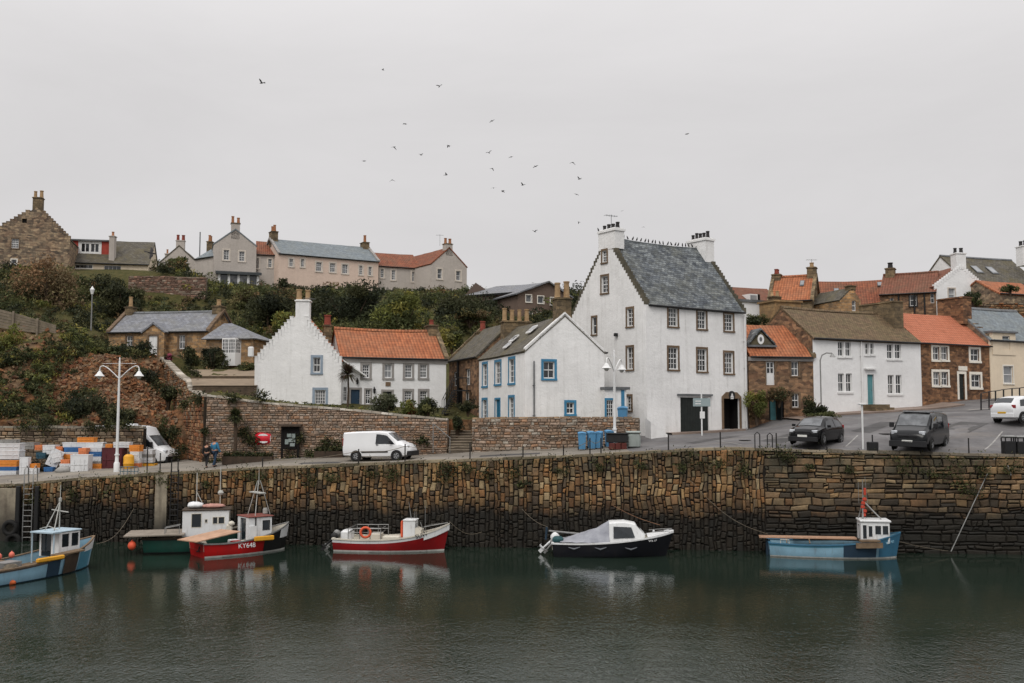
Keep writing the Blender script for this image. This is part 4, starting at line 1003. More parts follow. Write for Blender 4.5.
chimney(h.root,h.l.p(h.l.L*.5,0,-.4),zr-1.0,ZY(231.5,121.5),1.2,.8,h.l.d,S_CHI,2,POT,.8,pr=.2); chimney(h.root,h.r.p(h.r.L*.5,0,-.4),zr-1.0,ZY(243,128),1.2,.8,h.r.d,S_CHI,1,POT,1.0,pr=.2)
A=G(378.5,125.3,280); B=G(420.5,127.4,280)
ze=ZY(266.5,125.5); zr=ZY(253.5,129)
h=house('terrace_house','grey harled terrace house with faded orange roof next to the pink block',A,B,7.4,21.4,ze,zr,HG,PAND,
  front=[w(380.6,269,383.7,277.6,SU),w(391.6,270,395.3,280,SU),w(412,271.8,416.6,281.6,ST(mar=LMAR,mw=.2,nx=1,ny=2,gl=GLB)),w(391,290,395,299,SU)],eo=.15)
A=G(431,123.5,280); B=G(466.8,126.5,280)
ze=ZY(265,124.5); zr=ZY(247.8,125)
h=house('gabled_house','grey harled gable with pale window margins, right end of the hilltop terrace',A,B,9,21.4,ze,zr,HG,PAND,gf=True,
  front=[w(437.6,269,441.8,278.8,ST(mar=LMAR,mw=.2,nx=1,ny=2,gl=GLM)),w(456.2,271,460.4,280.5,ST(mar=LMAR,mw=.2,nx=1,ny=2,gl=GLM)),w(438,291.5,441,297,ST(mar=LMAR,nx=1,ny=1)),w(448.5,292,460.5,297.5,ST(mar=LMAR,mw=.15,nx=3,ny=1))],eo=.12,vo=.06,gutter=False)
h.zr,h.ze=zr,ze
chimney(h.root,h.f.p(h.f.L*.5,0,-.4),zr-1,ZY(243.5,125.2),1.0,.8,h.f.d,HG,2,POT,.75,pr=.2,capmat=S_CHI)
aerial(h.root,h.f.p(h.f.L*.35,zr+.3,-1),1.5,.2)
# ---- old stone house, top left
A=G(-14,103.5,250); B=G(69.5,105.5,250)
u_=.5; ze=ZY(240,105.5); zr=ZY(207,104.5)
h=house('old_stone_house','weathered rubble gable house with stepped skews at the far left of the hilltop',A,B,9,21.6,ze,zr,S_RUB,SLATEB,gf=True,ridge_off=.59,
  front=[w(11.5,238.5,18.8,248.3,ST(nx=4,ny=4,mar=S_MAR,mw=.1,gl=GLM)),w(11.3,259.5,16.6,267.5,ST(nx=1,ny=2,mar=WMAR,mw=.1)),dict(r=(22,218.5,26.8,222.8))],vo=-.2,eo=.1,gutter=False)
h.zr,h.ze=zr,ze
mb=MB(); rc=h.f.rect((22,218.5,26.8,222.8)); mb.face([h.f.p(rc[0],rc[2],-.15),h.f.p(rc[1],rc[2],-.15),h.f.p(rc[1],rc[3],-.15),h.f.p(rc[0],rc[3],-.15)]); mb.build('vent_opening',DARK,h.root)
crowsteps(h,h.f,ze,zr,13,S_RUB,deep=.5,half=.59)
chimney(h.root,h.f.p(h.f.L*.59,0,-.5),zr-1.2,ZY(197,104.8),.95,.9,h.f.d,S_CHI,2,POTY,.7,pr=.2)
chimney(h.root,h.f.p(h.f.L*.2,0,-.4),ZY(238,105),ZY(224,105),.35,.35,h.f.d,S_CHI,0)
# ---- dormer house
A=G(69,109,265); B=G(148.5,110.6,265)
ze=ZY(262.5,109.5); zr=ZY(240.5,112.3)
h=house('dormer_house','low white house with brown slate roof and a flat dormer with red panels',A,B,7.0,22.2,ze,zr,HC,SLATEB,front=[w(75,264.5,92.5,268.5,ST(nx=4,ny=1,sash=False,mar=WMAR,mw=.08)),w(104,265.5,121,270,ST(nx=4,ny=1,sash=False,gl=GLM))],eo=.25,vo=.1)
h.zr,h.ze=zr,ze
df=Fac(G(70.8,110.2,250),G(110.5,111.0,250)); z0,z1=ZY(256,110.5),ZY(241,110.5)
mb=MB(); u=lambda px: df.hit(px,250)[0]
fbar(mb,df,u(70.8),u(78.2),z0+.2,z1,-2.5,.02,1); fbar(mb,df,u(101.5),u(110),z0+.2,z1,-2.5,.02,1); fbar(mb,df,u(78.2),u(101.5),z0+.2,z0+.5,-2.5,.0,0); fbar(mb,df,u(78.2),u(101.5),z1-.3,z1,-2.5,.0,0)
for a,b in ((78.2,81.5),(89,91),(98.5,101.5)): fbar(mb,df,u(a),u(b),z0+.5,z1-.3,-2.5,0,0)
fbar(mb,df,u(70.3),u(111),z1,z1+.16,-2.6,.25,2)
dm=mb.build('dormer',[WPNT,M_paint('red_panel_paint',lin(168,62,48),.6,.3),LEAD],h.root)
for a,b in ((81.5,89),(91,98.5)): g=MB(); g.face([df.p(u(a),z0+.5,-.1),df.p(u(b),z0+.5,-.1),df.p(u(b),z1-.3,-.1),df.p(u(a),z1-.3,-.1)]); fbar(g,df,(u(a)+u(b))/2-.05,(u(a)+u(b))/2+.05,z0+.5,z1-.3,-.1,-.04,1); g.build('dormer_pane',[GLS,WPNT],dm)
pchim(h.root,113,236,262,5.2,110.4,.6,HG,(1,0),1,POT,.55,pr=.16,capmat=HG)
# ---- small gable house further back
A=G(160,124,262); B=G(197.5,124.6,262)
h=house('small_gable_house','small grey gable house peeping over the hilltop wall, with twin chimney pots',A,B,8,22,ZY(262,124),ZY(245.5,124),HG,SLATEB,gf=True,vo=.05,eo=.15,gutter=False)
chimney(h.root,h.f.p(h.f.L*.52,0,-.4),ZY(250,124),ZY(239.5,124),1.0,.7,h.f.d,HG,2,POTR,.65,pr=.22); chimney(h.root,h.f.p(h.f.L*.1,0,-2),ZY(262,126),ZY(253.5,126),.5,.5,h.f.d,HG,1,POT,.5)
# ---- brown houses behind the blue-framed house
A=G(464,104,300); B=G(512,101,300)
h=house('brown_house','low brown house with shallow grey sheet roof behind the hilltop hedge',A,B,9,17.2,ZY(296.5,104),ZY(283,104)+.3,HBR,SLATE2,eo=.3,vo=.2,front=[],ridge_off=.75)
A=G(518,97,310); B=G(569,99.5,310)
ze=ZY(294,97.5); zr=ZY(281.5,98)
h=house('brown_house','brown harled house with a wide gable and white windows behind the blue-framed house',A,B,9,16.5,ze,zr,HBR,SLATE2,gf=True,
   front=[w(526,295,531.4,302.2,ST(nx=1,ny=1,sash=False,mar=WMAR,mw=.08,gl=GLM)),w(537.8,296.2,543.6,303.5,ST(nx=1,ny=1,sash=False,mar=WMAR,mw=.08,gl=GLM)),w(550.5,297.8,556.6,305.3,ST(nx=1,ny=1,sash=False,mar=WMAR,mw=.08)),w(526,312.5,532,318,ST(nx=1,ny=1,sash=False,mar=WMAR,mw=.08,gl=GLB)),w(537.5,313,544,318,ST(nx=1,ny=1,sash=False,mar=WMAR,mw=.08,gl=GLB))],eo=.4,vo=.3,gutter=False,ridge_off=.58)
# ------------------------------------------------------------------ right-hand street
# brown stone cottage with triangular dormer
A=G(749,67.2,390); B=G(813.5,68.0,390)
ze=ZY(356.5,67.3); zr=ZY(325.5,69.8)
SW=ST(mar=S_MAR,mw=.12,nx=2,ny=2)
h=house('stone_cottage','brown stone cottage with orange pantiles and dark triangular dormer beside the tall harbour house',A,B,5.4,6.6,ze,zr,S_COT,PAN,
  front=[dict(r=(766.2,361.5,774.8,385),door=WPNT,kw=dict(glazed=.5,handle=False,mar=S_MAR,mw=.1)),w(791.3,361.5,798.5,376,SW),w(792,393.5,799,407.5,SW),dr(770,394,776.5,420,TEAL,fr=BLACK),dict(r=(777.2,394,784,420),door=BLACK,kw=dict(panels=False,handle=False))],eo=.15,vo=-.1,skew=S_CHI,skewends='R',sag=.08)
h.zr,h.ze=zr,ze
u0,u1,z0,z1=h.f.rect((766.2,361.5,774.8,385)); g=MB(); um=(u0+u1)/2
for a,b in ((u0+.1,um-.04),(um+.04,u1-.1)):
    for c,d in ((.52,.72),(.76,.95)): q=lambda u,t: h.f.p(u,z0+(z1-z0)*t,-.085); g.face([q(a,c),q(b,c),q(b,d),q(a,d)])
g.build('pane',GLS,h.root)
g=MB(); fbar(g,h.f,*h.f.rect((768,391,786,393)),0,.75); fbar(g,h.f,*h.f.rect((776.6,393,777.2,420)),0,.7); g.build('porch_canopy',BLACK,h.root)
# dormer
df=Fac(h.f.p(0,0,-.55),h.f.p(1,0,-.55)); u0,zb_=df.hit(749.3,344.8); u1,_=df.hit(773.5,345.5); ua,za=df.hit(760.5,331)
mb=MB(); mb.face([df.p(u0,zb_,.0),df.p(u1,zb_,0),df.p(ua,za,0)]); fbar(mb,df,u0-.1,u1+.2,zb_-.14,zb_,-.3,.1,1)
for a in (u0-.1,u1+.1):
    p0=df.p(a,zb_,.12); p1=df.p(ua,za+.08,.12); d=Vector((*(-df.n*2.4),0)); mb.obox(p0,d,p1-p0,Vector((0,0,.12)),2)
dmr=mb.build('dormer',[SLATEB,LEAD,SLATE],h.root)
mb=MB(); zc=zb_+(za-zb_)*.4; mb.face([df.p(ua+.24*math.cos(t*math.pi/8),zc+.34*math.sin(t*math.pi/8),.03) for t in range(16)]); mb.face([df.p(ua+.1*math.cos(t*math.pi/8),zc+.16*math.sin(t*math.pi/8),.036) for t in range(16)],1); mb.build('oval_window',[WPNT,LEAD],dmr)
mb=MB(); fbar(mb,h.f,-.05,h.f.L+.05,ze-.3,ze-.03,-.01,.08); mb.build('eaves_course',GMAR,h.root)
# white house
A=G(813.5,68.0,380); B=G(921.5,72.6,380)
ze=ZY(338,68.0); zr=ZY(309.5,71.4)
SWW=ST(mar=None,nx=2,ny=2,sill=WPNT)
def pair(x0,y0,x1,y1,sw=.44):
    m=(x0+x1)/2; g_=(x1-x0)*.07
    return [w(x0,y0,m-g_,y1,SWW),w(m+g_,y0,x1,y1,SWW)]
h=house('white_house','white two-storey house with brown tiled roof and pale teal door, right of the stone cottage',A,B,6.2,7.0,ze,zr,HW2,TILEB,
  front=pair(838,341.5,851,356.5)+pair(865,343,874,354.5)+pair(838.2,373.5,852,392)+pair(887,344,901,359)+pair(888,375,901.8,394)+[dr(867.3,374.5,873.8,404.5,TEAL,fr=WPNT)],eo=.16,vo=.02,ridge=TILEB,sag=.1,leftwall=S_COT)
h.zr,h.ze=zr,ze
pipe(h.root,h.f,h.f.hit(861,370)[0],7.2,ze-.1,WPNT,.05)
q=h.r.p(h.r.L*.5,0,-.6); chimney(h.root,q,zr-1.5,ZY(305,76.5),3.5,.9,h.r.d,S_CHI,0)
mb=MB(); fbar(mb,h.f,*h.f.rect((861.5,404.5,880,408)),0,.9); fbar(mb,h.f,*h.f.rect((861.5,407.5,880,412)),0,1.3); mb.build('door_step',S_CHI,h.root)
mb=MB(); fbar(mb,h.f,*h.f.rect((864,368.2,875,369.6)),-.01,.22); mb.build('door_hood',WPNT,h.root)
# brown stone house with a new orange roof
A=G(921.8,72.7,380); B=G(991,76.2,380)
ze=ZY(343,72.7); zr=ZY(314.5,76.2)
SWM=ST(mar=WMAR,mw=.2,nx=2,ny=2)
def pairm(x0,y0,x1,y1):
    m=(x0+x1)/2; return [w(x0,y0,m-.9,y1,ST(mar=WMAR,mw=.17,nx=2,ny=2,gl=GLM)),w(m+.9,y0,x1,y1,ST(mar=WMAR,mw=.17,nx=2,ny=2,gl=GLM))]
h=house('brick_brown_house','dark brown stone house with smooth new orange roof and broad white window surrounds',A,B,6.0,7.6,ze,zr,S_BRK,PANN,
  front=pairm(932.8,346.8,947.6,360)+[w(970.5,349,979,361,SWM)]+pairm(933.2,371.8,948,385.5)+[w(971.2,374.5,980.5,387.5,SWM),dr(959.2,374,964.8,399.5,DKGRN,mar=WMAR,mw=.2)],eo=.14,vo=.02,sag=.03)
h.zr,h.ze=zr,ze
mb=MB(); fbar(mb,h.f,*h.f.rect((958.3,366.2,966.8,370.6)),-.01,.05); h_pl=mb.build('name_plate',WMAR,h.root)
mb=MB()
sk=h.r; n=16
for i in range(n):
    for side in (0,1):
        t0,t1=i/n,(i+1)/n; u0=sk.L*.5*t0 if side==0 else sk.L-sk.L*.5*t1; u1=sk.L*.5*t1 if side==0 else sk.L-sk.L*.5*t0
        z=ze+(zr-ze)*t1; fbar(mb,sk,u0-.02,u1+.02,z-1.0,z+.55+R.uniform(-.12,.12),-.1,.5)
mb.build('skew',S_RUB,h.root)
chimney(h.root,sk.p(sk.L*.5,0,-.1),zr-.6,ZY(299,79.5),2.4,1.0,sk.d,S_BRK,0)
# cream house
A=G(990.8,76.1,380); B=G(1052,79.2,380)
ze=ZY(340,76.2); zr=ZY(309.5,79.5)
SC_=ST(mar=HC,mw=.14,nx=1,ny=2,sill=None)
h=house('cream_house','cream harled house with box dormer at the right edge of the street',A,B,6.0,8.0,ze,zr,HC,SLATE3,
  front=[w(1003.5,366,1013,383.5,ST(mar=WMAR,mw=.1,nx=1,ny=2,gl=GLB)),w(1034,366,1043,383,SC_)],eo=.15,vo=.05,ridge=LEAD)
df=Fac(h.f.p(0,0,.05),h.f.p(1,0,.05)); u0,u1,z0,z1=df.rect((992.5,333,1015.8,355)); wr=df.rect((1002.5,336,1010,350))
mb=MB(); wall_face(mb,df,[(u0,z0),(u1,z0),(u1,z1),(u0,z1)],[wr]); 
for a in (u0,u1): mb.face([df.p(a,z0),df.p(a,z1),df.p(a,z1,-2.6),df.p(a,z0,-2.6)])
fbar(mb,df,u0-.12,u1+.12,z1,z1+.14,-2.8,.15,1)
dd=mb.build('dormer',[HC,LEAD],h.root); window(dd,df,wr,ST(nx=1,ny=2))
# ---- roofs climbing behind the street
# red roof with white dormer, far left
A=G(728,98,310); B=G(786,101,300)
ze=ZY(303,98.5); zr=ZY(287,101.3)
h=house('red_roofed_house','house with long brown-red roof and white dormer, just behind the tall harbour house',A,B,6,15,ze,zr,HW2,PANR,front=[],eo=.1,vo=0)
df=Fac(h.f.p(0,0,-.2),h.f.p(1,0,-.2)); u0,u1,z0,z1=df.rect((749.6,294,757.6,302.3)); mb=MB(); fbar(mb,df,u0,u1,z0,z1,-2.2,0); fbar(mb,df,u1,u1+.35,z0,z1,-2.2,-.05,1); dd=mb.build('dormer',[WPNT,DARK],h.root)
g=MB(); fbar(g,df,u0+.1,u1-.1,z0+.15,z1-.12,0,.012); g.build('pane',GLB,dd)
A=G(738,90,315); B=G(773,92,315)
h=house('white_annexe','flat-roofed white annexe with a dark gutter below the red-roofed house',A,B,4,14.5,ZY(302,90.5),ZY(301,90.5),HW2,None,front=[],base=3)
mb=MB(); fbar(mb,h.f,-.1,h.f.L+.1,ZY(302,90.5),ZY(299.5,90.5),-4,.15); mb.build('flat_roof',LEAD,h.root)
mb=MB(); fbar(mb,h.f,h.f.L*.62,h.f.L*.66,13,ZY(304,90.5),0,.06); fbar(mb,h.f,h.f.L*.62,h.f.L,ZY(306,90.5),ZY(304.6,90.5),0,.08); mb.build('drainpipe',BLACK,h.root)
# big orange roof with stone ends
A=G(769,90,300); B=G(812,88.5,300)
ze=ZY(301,89.5); zr=ZY(277,92)
h=house('orange_roofed_house','house with steep bright orange roof and stone chimney at each end, rising behind the street',A,B,6.0,15,ze,zr,S_CHI,PAN,front=[],eo=.15,skew=S_CHI,ridge=PAN)
h.zr,h.ze=zr,ze
chimney(h.root,h.l.p(h.l.L*.5,0,-.3),zr-1.2,ZY(275,93),1.0,.8,h.l.d,S_CHI,2,POTR,.5,pr=.2); chimney(h.root,h.r.p(h.r.L*.5,0,-.3),zr-1.2,ZY(267.5,91.5),.9,.8,h.r.d,S_CHI,1,POTY,.5,pr=.2)
aerial(h.root,Vector((*h.r.p(h.r.L*.5,0,-.3).xy,ZY(268,91.5))),.8)
skylight(h,0,0,.72,.62,.05,.1)
# massive stone chimney block in front of it
mb=MB()
t=thing('stone_block','tall plain sandstone wallhead block with a ledge, between the orange roofs','wall',tuple(P(788,330,84)))
q0=G(775,84,310); q1=G(801,85,310); bf=Fac(q0,q1); fbar(mb,bf,0,bf.L,11,ZY(301.5,84),-2.2,0); fbar(mb,bf,-.12,bf.L+.12,ZY(301.5,84),ZY(299.5,84),-2.35,.12)
mb.build('stonework',M_brick('ashlar_block',lin(168,136,96),lin(136,108,78),lin(118,104,84),lin(120,100,76),.6,.3,.012,.02,c3amt=.6),t)
chimney(t,bf.p(bf.L*.3,0,-1.1),ZY(300,84),ZY(294.5,84),.9,.6,bf.d,S_CHI,2,POTY,.45,pr=.16)
# old red roofs in the middle
A=G(815,93.5,300); B=G(900,91.5,300)
ze=ZY(306,93); zr=ZY(281.5,96)
h=house('old_red_roof_house','house with mottled old red pantiles and small rooflights behind the brown tiled roof',A,B,6.5,15,ze,zr,S_COT,PAND,front=[],eo=.1,sag=.15)
h.zr,h.ze=zr,ze
skylight(h,0,0,.27,.55,.03,.07); skylight(h,0,0,.8,.75,.03,.07)
A=G(841,86,310); B=G(861,86.6,310)
h=house('stone_gable','small stone gable with a white window and slate roof among the red roofs',A,B,5,13.5,ZY(300,86),ZY(287.5,86),S_VILLA,SLATEB,gf=True,front=[w(852,300.5,856,311,ST(nx=1,ny=2))],vo=-.1,eo=.1,gutter=False,ridge_off=.6)
chimney(h.root,h.f.p(h.f.L*.6,0,-.3),ZY(290,86),ZY(284.5,86),.7,.6,h.f.d,S_CHI,0)
# dark red-brown house
A=G(880,90.2,300); B=G(936,88.0,300)
ze=ZY(293.5,89); zr=ZY(274.5,91.8)
h=house('dark_red_roof_house','stone house with long dull red roof and dark gutters, left of the white gable',A,B,6.0,14.5,ze,zr,S_COT,PANR,front=[w(909.8,294.5,916.5,306,ST(nx=1,ny=2,mar=BLACK,mw=.1)),w(890,298,893.5,306,ST(nx=1,ny=2)),w(930.5,293,934,303,ST(nx=1,ny=2))],eo=.15,ridge=PANR)
h.zr,h.ze=zr,ze
chimney(h.root,h.l.p(h.l.L*.5,0,-.6),zr-.8,ZY(269,93),1.0,.8,h.l.d,S_CHI,1,POTK,.6,pr=.25)
for k in (.34,.62,.8): pipe(h.root,h.f,h.f.L*k,13,ze-.1,BLACK,.08)
# white gable
A=G(934.5,88.2,290); B=G(987,89.2,290)
ze=ZY(287.5,88.5); zr=ZY(266.5,88.7)
h=house('white_gable_house','white painted rubble gable with big white chimney in the upper right, above the street',A,B,7,14.5,ze,zr,HW2,PANR,gf=True,front=[w(948.5,288.5,955,300,ST(nx=1,ny=2,gl=GLB,mar=LMAR,mw=.1))],vo=-.05,eo=.15,gutter=False,ridge_off=.53)
h.zr,h.ze=zr,ze
chimney(h.root,h.f.p(h.f.L*.53,0,-.45),zr-1.2,ZY(252.5,88.8),.95,.85,h.f.d,HW2,2,POTK,.45,pr=.17,capmat=HW2)
mb=MB()
for s in (0,1):
    for i in range(12):
        t0,t1=i/12,(i+1)/12; um=h.f.L*.53; a=um*t0 if s==0 else h.f.L-(h.f.L-um)*t0; b=um*t1 if s==0 else h.f.L-(h.f.L-um)*t1
        fbar(mb,h.f,min(a,b)-.02,max(a,b)+.02,ze+(zr-ze)*t1-.25,ze+(zr-ze)*t1+.1,-.3,.02)
mb.build('skew',HW2,h.root)
# grey roof with two rooflights
A=G(968,96,290); B=G(1040,99,285)
ze=ZY(282,96.5); zr=ZY(257,99.5)
h=house('grey_roofed_house','house with mossy grey roof and two pale rooflights at the top right',A,B,7,16,ze,zr,HW2,SLATEB,front=[],eo=.12,ridge=LEAD)
h.zr,h.ze=zr,ze
skylight(h,0,0,.30,.45,.045,.14); skylight(h,0,0,.51,.45,.045,.14)
pchim(h.root,1023,246,266,9,99,1.0,HW2,(1,.2),2,POTK,.5,pr=.2)
# orange lean-to at the far right
A=G(1000,86,300); B=G(1045,88,300)
h=house('orange_lean_to','low rubble outbuilding with an orange roof at the right edge above the slate roof',A,B,5,13,ZY(294,86),ZY(281,88),S_RUB,PAN,front=[],eo=.1)
# broken rubble wall and brick stack right of the white house chimney
stone_wall('garden_wall','rough overgrown rubble wall above the slate roof at the right','garden wall',wl([(945,322,304,84.5),(957,322,298.5,84.7),(975,322,299,85),(979,324,302,85.2),(990,328,303,85.5),(1030,330,302,86)]),MQ2,palr+palred[:2],'h',(.2,.5),(.12,.26),.5,(0,.1),.016,None,None,None,seed=21)
# ------------------------------------------------------------------ vegetation
LEAF=M_leaf('foliage_leaf'); BARK=M_noise('bark',lin(84,70,56),lin(58,48,40),4,.95,.5,.02)
DKG=[lin(62,65,44),lin(52,57,40),lin(74,75,50),lin(44,49,36)]; MIDG=[lin(86,90,56),lin(74,80,50),lin(102,102,64),lin(62,68,44)]
YEL=[lin(124,120,62),lin(106,110,58),lin(136,128,66),lin(92,98,52)]; BRN=[lin(104,88,62),lin(90,74,54),lin(98,92,60),lin(76,68,48),lin(116,94,66)]
GRYG=[lin(104,106,84),lin(88,92,72),lin(76,80,60)]; IVY=[lin(56,62,40),lin(70,74,46),lin(46,52,34),lin(88,84,54)]
def leaves(pts,size,cols,up=.35):
    """numpy leaf cards: pts Nx3, size N, cols Nx3 -> verts, faces, colours"""
    n=len(pts); a=NR.normal(size=(n,3)); a/=np.linalg.norm(a,axis=1,keepdims=True)
    b=NR.normal(size=(n,3)); b-= (a*b).sum(1,keepdims=True)*a; b/=np.linalg.norm(b,axis=1,keepdims=True)
    s=size[:,None]; l=s*(.55+.3*NR.random((n,1)))
    v=np.stack([pts-a*s,pts+b*l*.55-a*s*.1,pts+a*s,pts-b*l*.55+a*s*.1],1)
    v[:,1]+= np.cross(a,b)*s*.25; v[:,3]+=np.cross(a,b)*s*.25
    return v.reshape(-1,3),np.repeat(cols,4,axis=0)
def leaf_object(name,V,C,parent=None,mat=None):
    org=ORG.get(parent.name,Vector((0,0,0))) if parent else Vector((0,0,0)); V=V-np.array(org)
    n=len(V)//4; me=bpy.data.meshes.new(name); me.vertices.add(len(V)); me.vertices.foreach_set('co',V.ravel().astype(np.float32))
    me.loops.add(n*4); me.loops.foreach_set('vertex_index',np.arange(n*4,dtype=np.int32)); me.polygons.add(n); me.polygons.foreach_set('loop_start',np.arange(0,n*4,4,dtype=np.int32))
    try: me.polygons.foreach_set('loop_total',np.full(n,4,dtype=np.int32))
    except Exception: pass
    ca=me.color_attributes.new('Col','FLOAT_COLOR','POINT'); ca.data.foreach_set('color',np.concatenate([C,np.ones((len(C),1))],1).ravel().astype(np.float32))
    me.materials.append(mat or LEAF); me.update(); me.validate()
    o=bpy.data.objects.new(name,me); COL.objects.link(o)
    if parent: o.parent=parent; ORG[o.name]=org
    return o
def pal_arr(p): return np.array([c[:3] for c in p])
def crown_pts(c,r,n,pal,lobes=14,leaf=.2,flat=.25,shell=.55):
    c=np.array(c); r=np.array(r); P_=pal_arr(pal)
    lc=NR.normal(size=(lobes,3)); lc/=np.linalg.norm(lc,axis=1,keepdims=True); lc*= (NR.random((lobes,1))**.45)*.78
    lr=.24+.26*NR.random(lobes); lt=P_[NR.integers(0,len(P_),lobes)]*(.7+.7*NR.random((lobes,1)))
    k=NR.integers(0,lobes,n); d=NR.normal(size=(n,3)); d/=np.linalg.norm(d,axis=1,keepdims=True); d*= (shell+(1-shell)*NR.random((n,1)))
    p=lc[k]+d*lr[k][:,None]*(.8+.5*NR.random((n,1)))
    ok=p[:,2]>-1+flat*NR.random(n); p=p[ok]; k=k[ok]
    col=lt[k]*(.78+.44*NR.random((len(p),1)))
    return c+p*r,col
def shrub(name,label,px,yb,yt,Y,wpx,pal,n=1500,leaf=.2,cat='shrub',depth=None,lobes=16,group=None,stem=True,ground=None):
    b=P(px,yb,Y); zt=ZY(yt,Y); w=wpx*Y/F/2; H=zt-b.z
    root=thing(name,label,cat,tuple(b),group=group); n=int(n*1.6); leaf*=.78
    p,col=crown_pts((b.x,b.y,b.z+H*.52),(w,depth or max(.5,w*.8),H*.56),n,pal,lobes,leaf)
    V,C=leaves(p,leaf*(.6+.8*NR.random(len(p))),col); leaf_object('foliage',V,C,root)
    if stem:
        mb=MB()
        for i in range(5):
            a=R.uniform(0,6.28); q=Vector((math.cos(a)*w*.5,math.sin(a)*w*.4,H*.7)); mb.tube([b+Vector((0,0,-.3)),b+q*.45+Vector((0,0,.1)),b+q],[.07*H**.5,.045*H**.5,.015],5)
        mb.build('stem',BARK,root)
    return root
def tree_tuft(name,label,px,yb,yt,Y,wpx,pal,trunk_r=.1,spiky=True,cat='tree',n=70):
    b=P(px,yb,Y); zt=ZY(yt,Y); w=wpx*Y/F/2; root=thing(name,label,cat,tuple(b))
    mb=MB(); zc=zt-w*.9; mb.tube([b-Vector((0,0,.2)),Vector((b.x+.05,b.y,(b.z+zc)/2)),Vector((b.x,b.y,zc))],[trunk_r*1.25,trunk_r,trunk_r*.9],8); mb.build('trunk',BARK,root)
    fb=MB()
    for i in range(n):
        a=R.uniform(0,6.28); e=R.uniform(-.7,1.4); l=w*R.uniform(.85,1.15); d=Vector((math.cos(a)*math.cos(e),math.sin(a)*math.cos(e),math.sin(e))); s=Vector((-math.sin(a),math.cos(a),0))*w*.05
        c0=Vector((b.x,b.y,zc)); m1=c0+d*l*.55+Vector((0,0,.06*w)); t=c0+d*l-Vector((0,0,.14*w)); kc=R.uniform(.6,1.3); c=tuple(x*kc for x in R.choice(pal)[:3])
        fb.face([c0-s*.6,m1-s,m1+s,c0+s*.6],0,None,c); fb.face([m1-s,t-s*.1,t+s*.1,m1+s],0,None,c)
    fb.build('crown',LEAF,root); return root
def inside(x,y,m=.6):
    for q in FOOT:
        c=(q[0]+q[2])/2; A_,B_,C_,D_=q; ex=(B_-A_); ey=(D_-A_); lx,ly=ex.length,ey.length; p=Vector((x,y))-A_
        u=p.dot(ex)/lx; v=p.dot(ey)/ly
        if -m<u<lx+m and -m<v<ly+m: return True
    return False
def pip(px,py,poly):
    r=False; j=len(poly)-1
    for i in range(len(poly)):
        xi,yi=poly[i]; xj,yj=poly[j]
        if (yi>py)!=(yj>py) and px<(xj-xi)*(py-yi)/(yj-yi)+xi: r=not r
        j=i
    return r
ROCK=[(52,392),(72,360),(95,352),(128,362),(152,364),(175,378),(207,398),(207,460),(60,462),(40,445)]
PATCH=[(58,432),(62,404),(84,393),(104,396),(120,404),(130,432)]
def undergrowth():
    Vs=[];Cs=[]
    def clump(x,y,z,r,h,pal,n,leaf):
        p,col=crown_pts((x,y,z+h*.4),(r,r,h*.65),n,pal,5,leaf); V,C=leaves(p,leaf*(.6+.8*NR.random(len(p))),col); Vs.append(V);Cs.append(C)
    cand=[(R.uniform(-74,8),R.uniform(80,121)) for _ in range(2300)]+[(R.uniform(-50,-29.5),R.uniform(69.8,84)) for _ in range(1300)]
    cand=[c for c in cand if not inside(*c)]
    Z=upf(np.array([c[0] for c in cand]),np.array([c[1] for c in cand])); k=0
    for (x,y),z in zip(cand,Z):
        px,py=proj(x,y,z)
        if y<84:
            if pip(px,py,ROCK) and not pip(px,py,PATCH) and R.random()>.05: continue
            if x>-29.5: continue
        if x>-31 and y<88 and z<12.5 and x<-16: continue
        if 120<px<206 and 262<py<301 and 96<y<105.5: continue
        if pip(px,py,[(-40,300),(60,318),(62,345),(30,352),(-40,350)]) and y<82: continue
        if 66<px<156 and y>102 and py<287: continue
        nz=noise.noise(Vector((x*.09,y*.09,0)))
        pal=DKG if nz<-.08 else MIDG if nz<.2 else IVY
        if R.random()<.1: pal=YEL
        if R.random()<.12: pal=BRN
        if y<84: pal=IVY if R.random()<.5 else (MIDG if R.random()<.65 else YEL)
        big=R.random(); r=R.uniform(.6,1.5)*(1.25 if y>88 else .75); h=r*R.uniform(.7,1.25)
        if y>112 : h*=.55
        if 120<px<206 and py<316 and 96<y<105: h*=.5; r*=.8
        clump(x,y,z,r,h,pal,int(44+48*r),.155 if y>88 else .12); k+=1
    # tussocks on the street-side gardens and the rough ground right of the tall house
    for _ in range(260):
        x,y=R.uniform(17,48),R.uniform(80,97)
        if inside(x,y,.3): continue
        clump(x,y,up(x,y),R.uniform(.4,.9),R.uniform(.3,.7),R.choice([MIDG,IVY,BRN,DKG]),22,.16)
    for _ in range(300):
        x=R.uniform(-20,3); y=RY(x)+R.uniform(.3,6)
        if inside(x,y,.3): continue
        clump(x,y,up(x,y)-.1,R.uniform(.15,.4),R.uniform(.1,.3),R.choice([MIDG,IVY,YEL]),14,.09)
    o=leaf_object('undergrowth',np.concatenate(Vs),np.concatenate(Cs)); tag(o,'dense low scrub, ivy and grass covering the hillside',kind='stuff')
undergrowth()
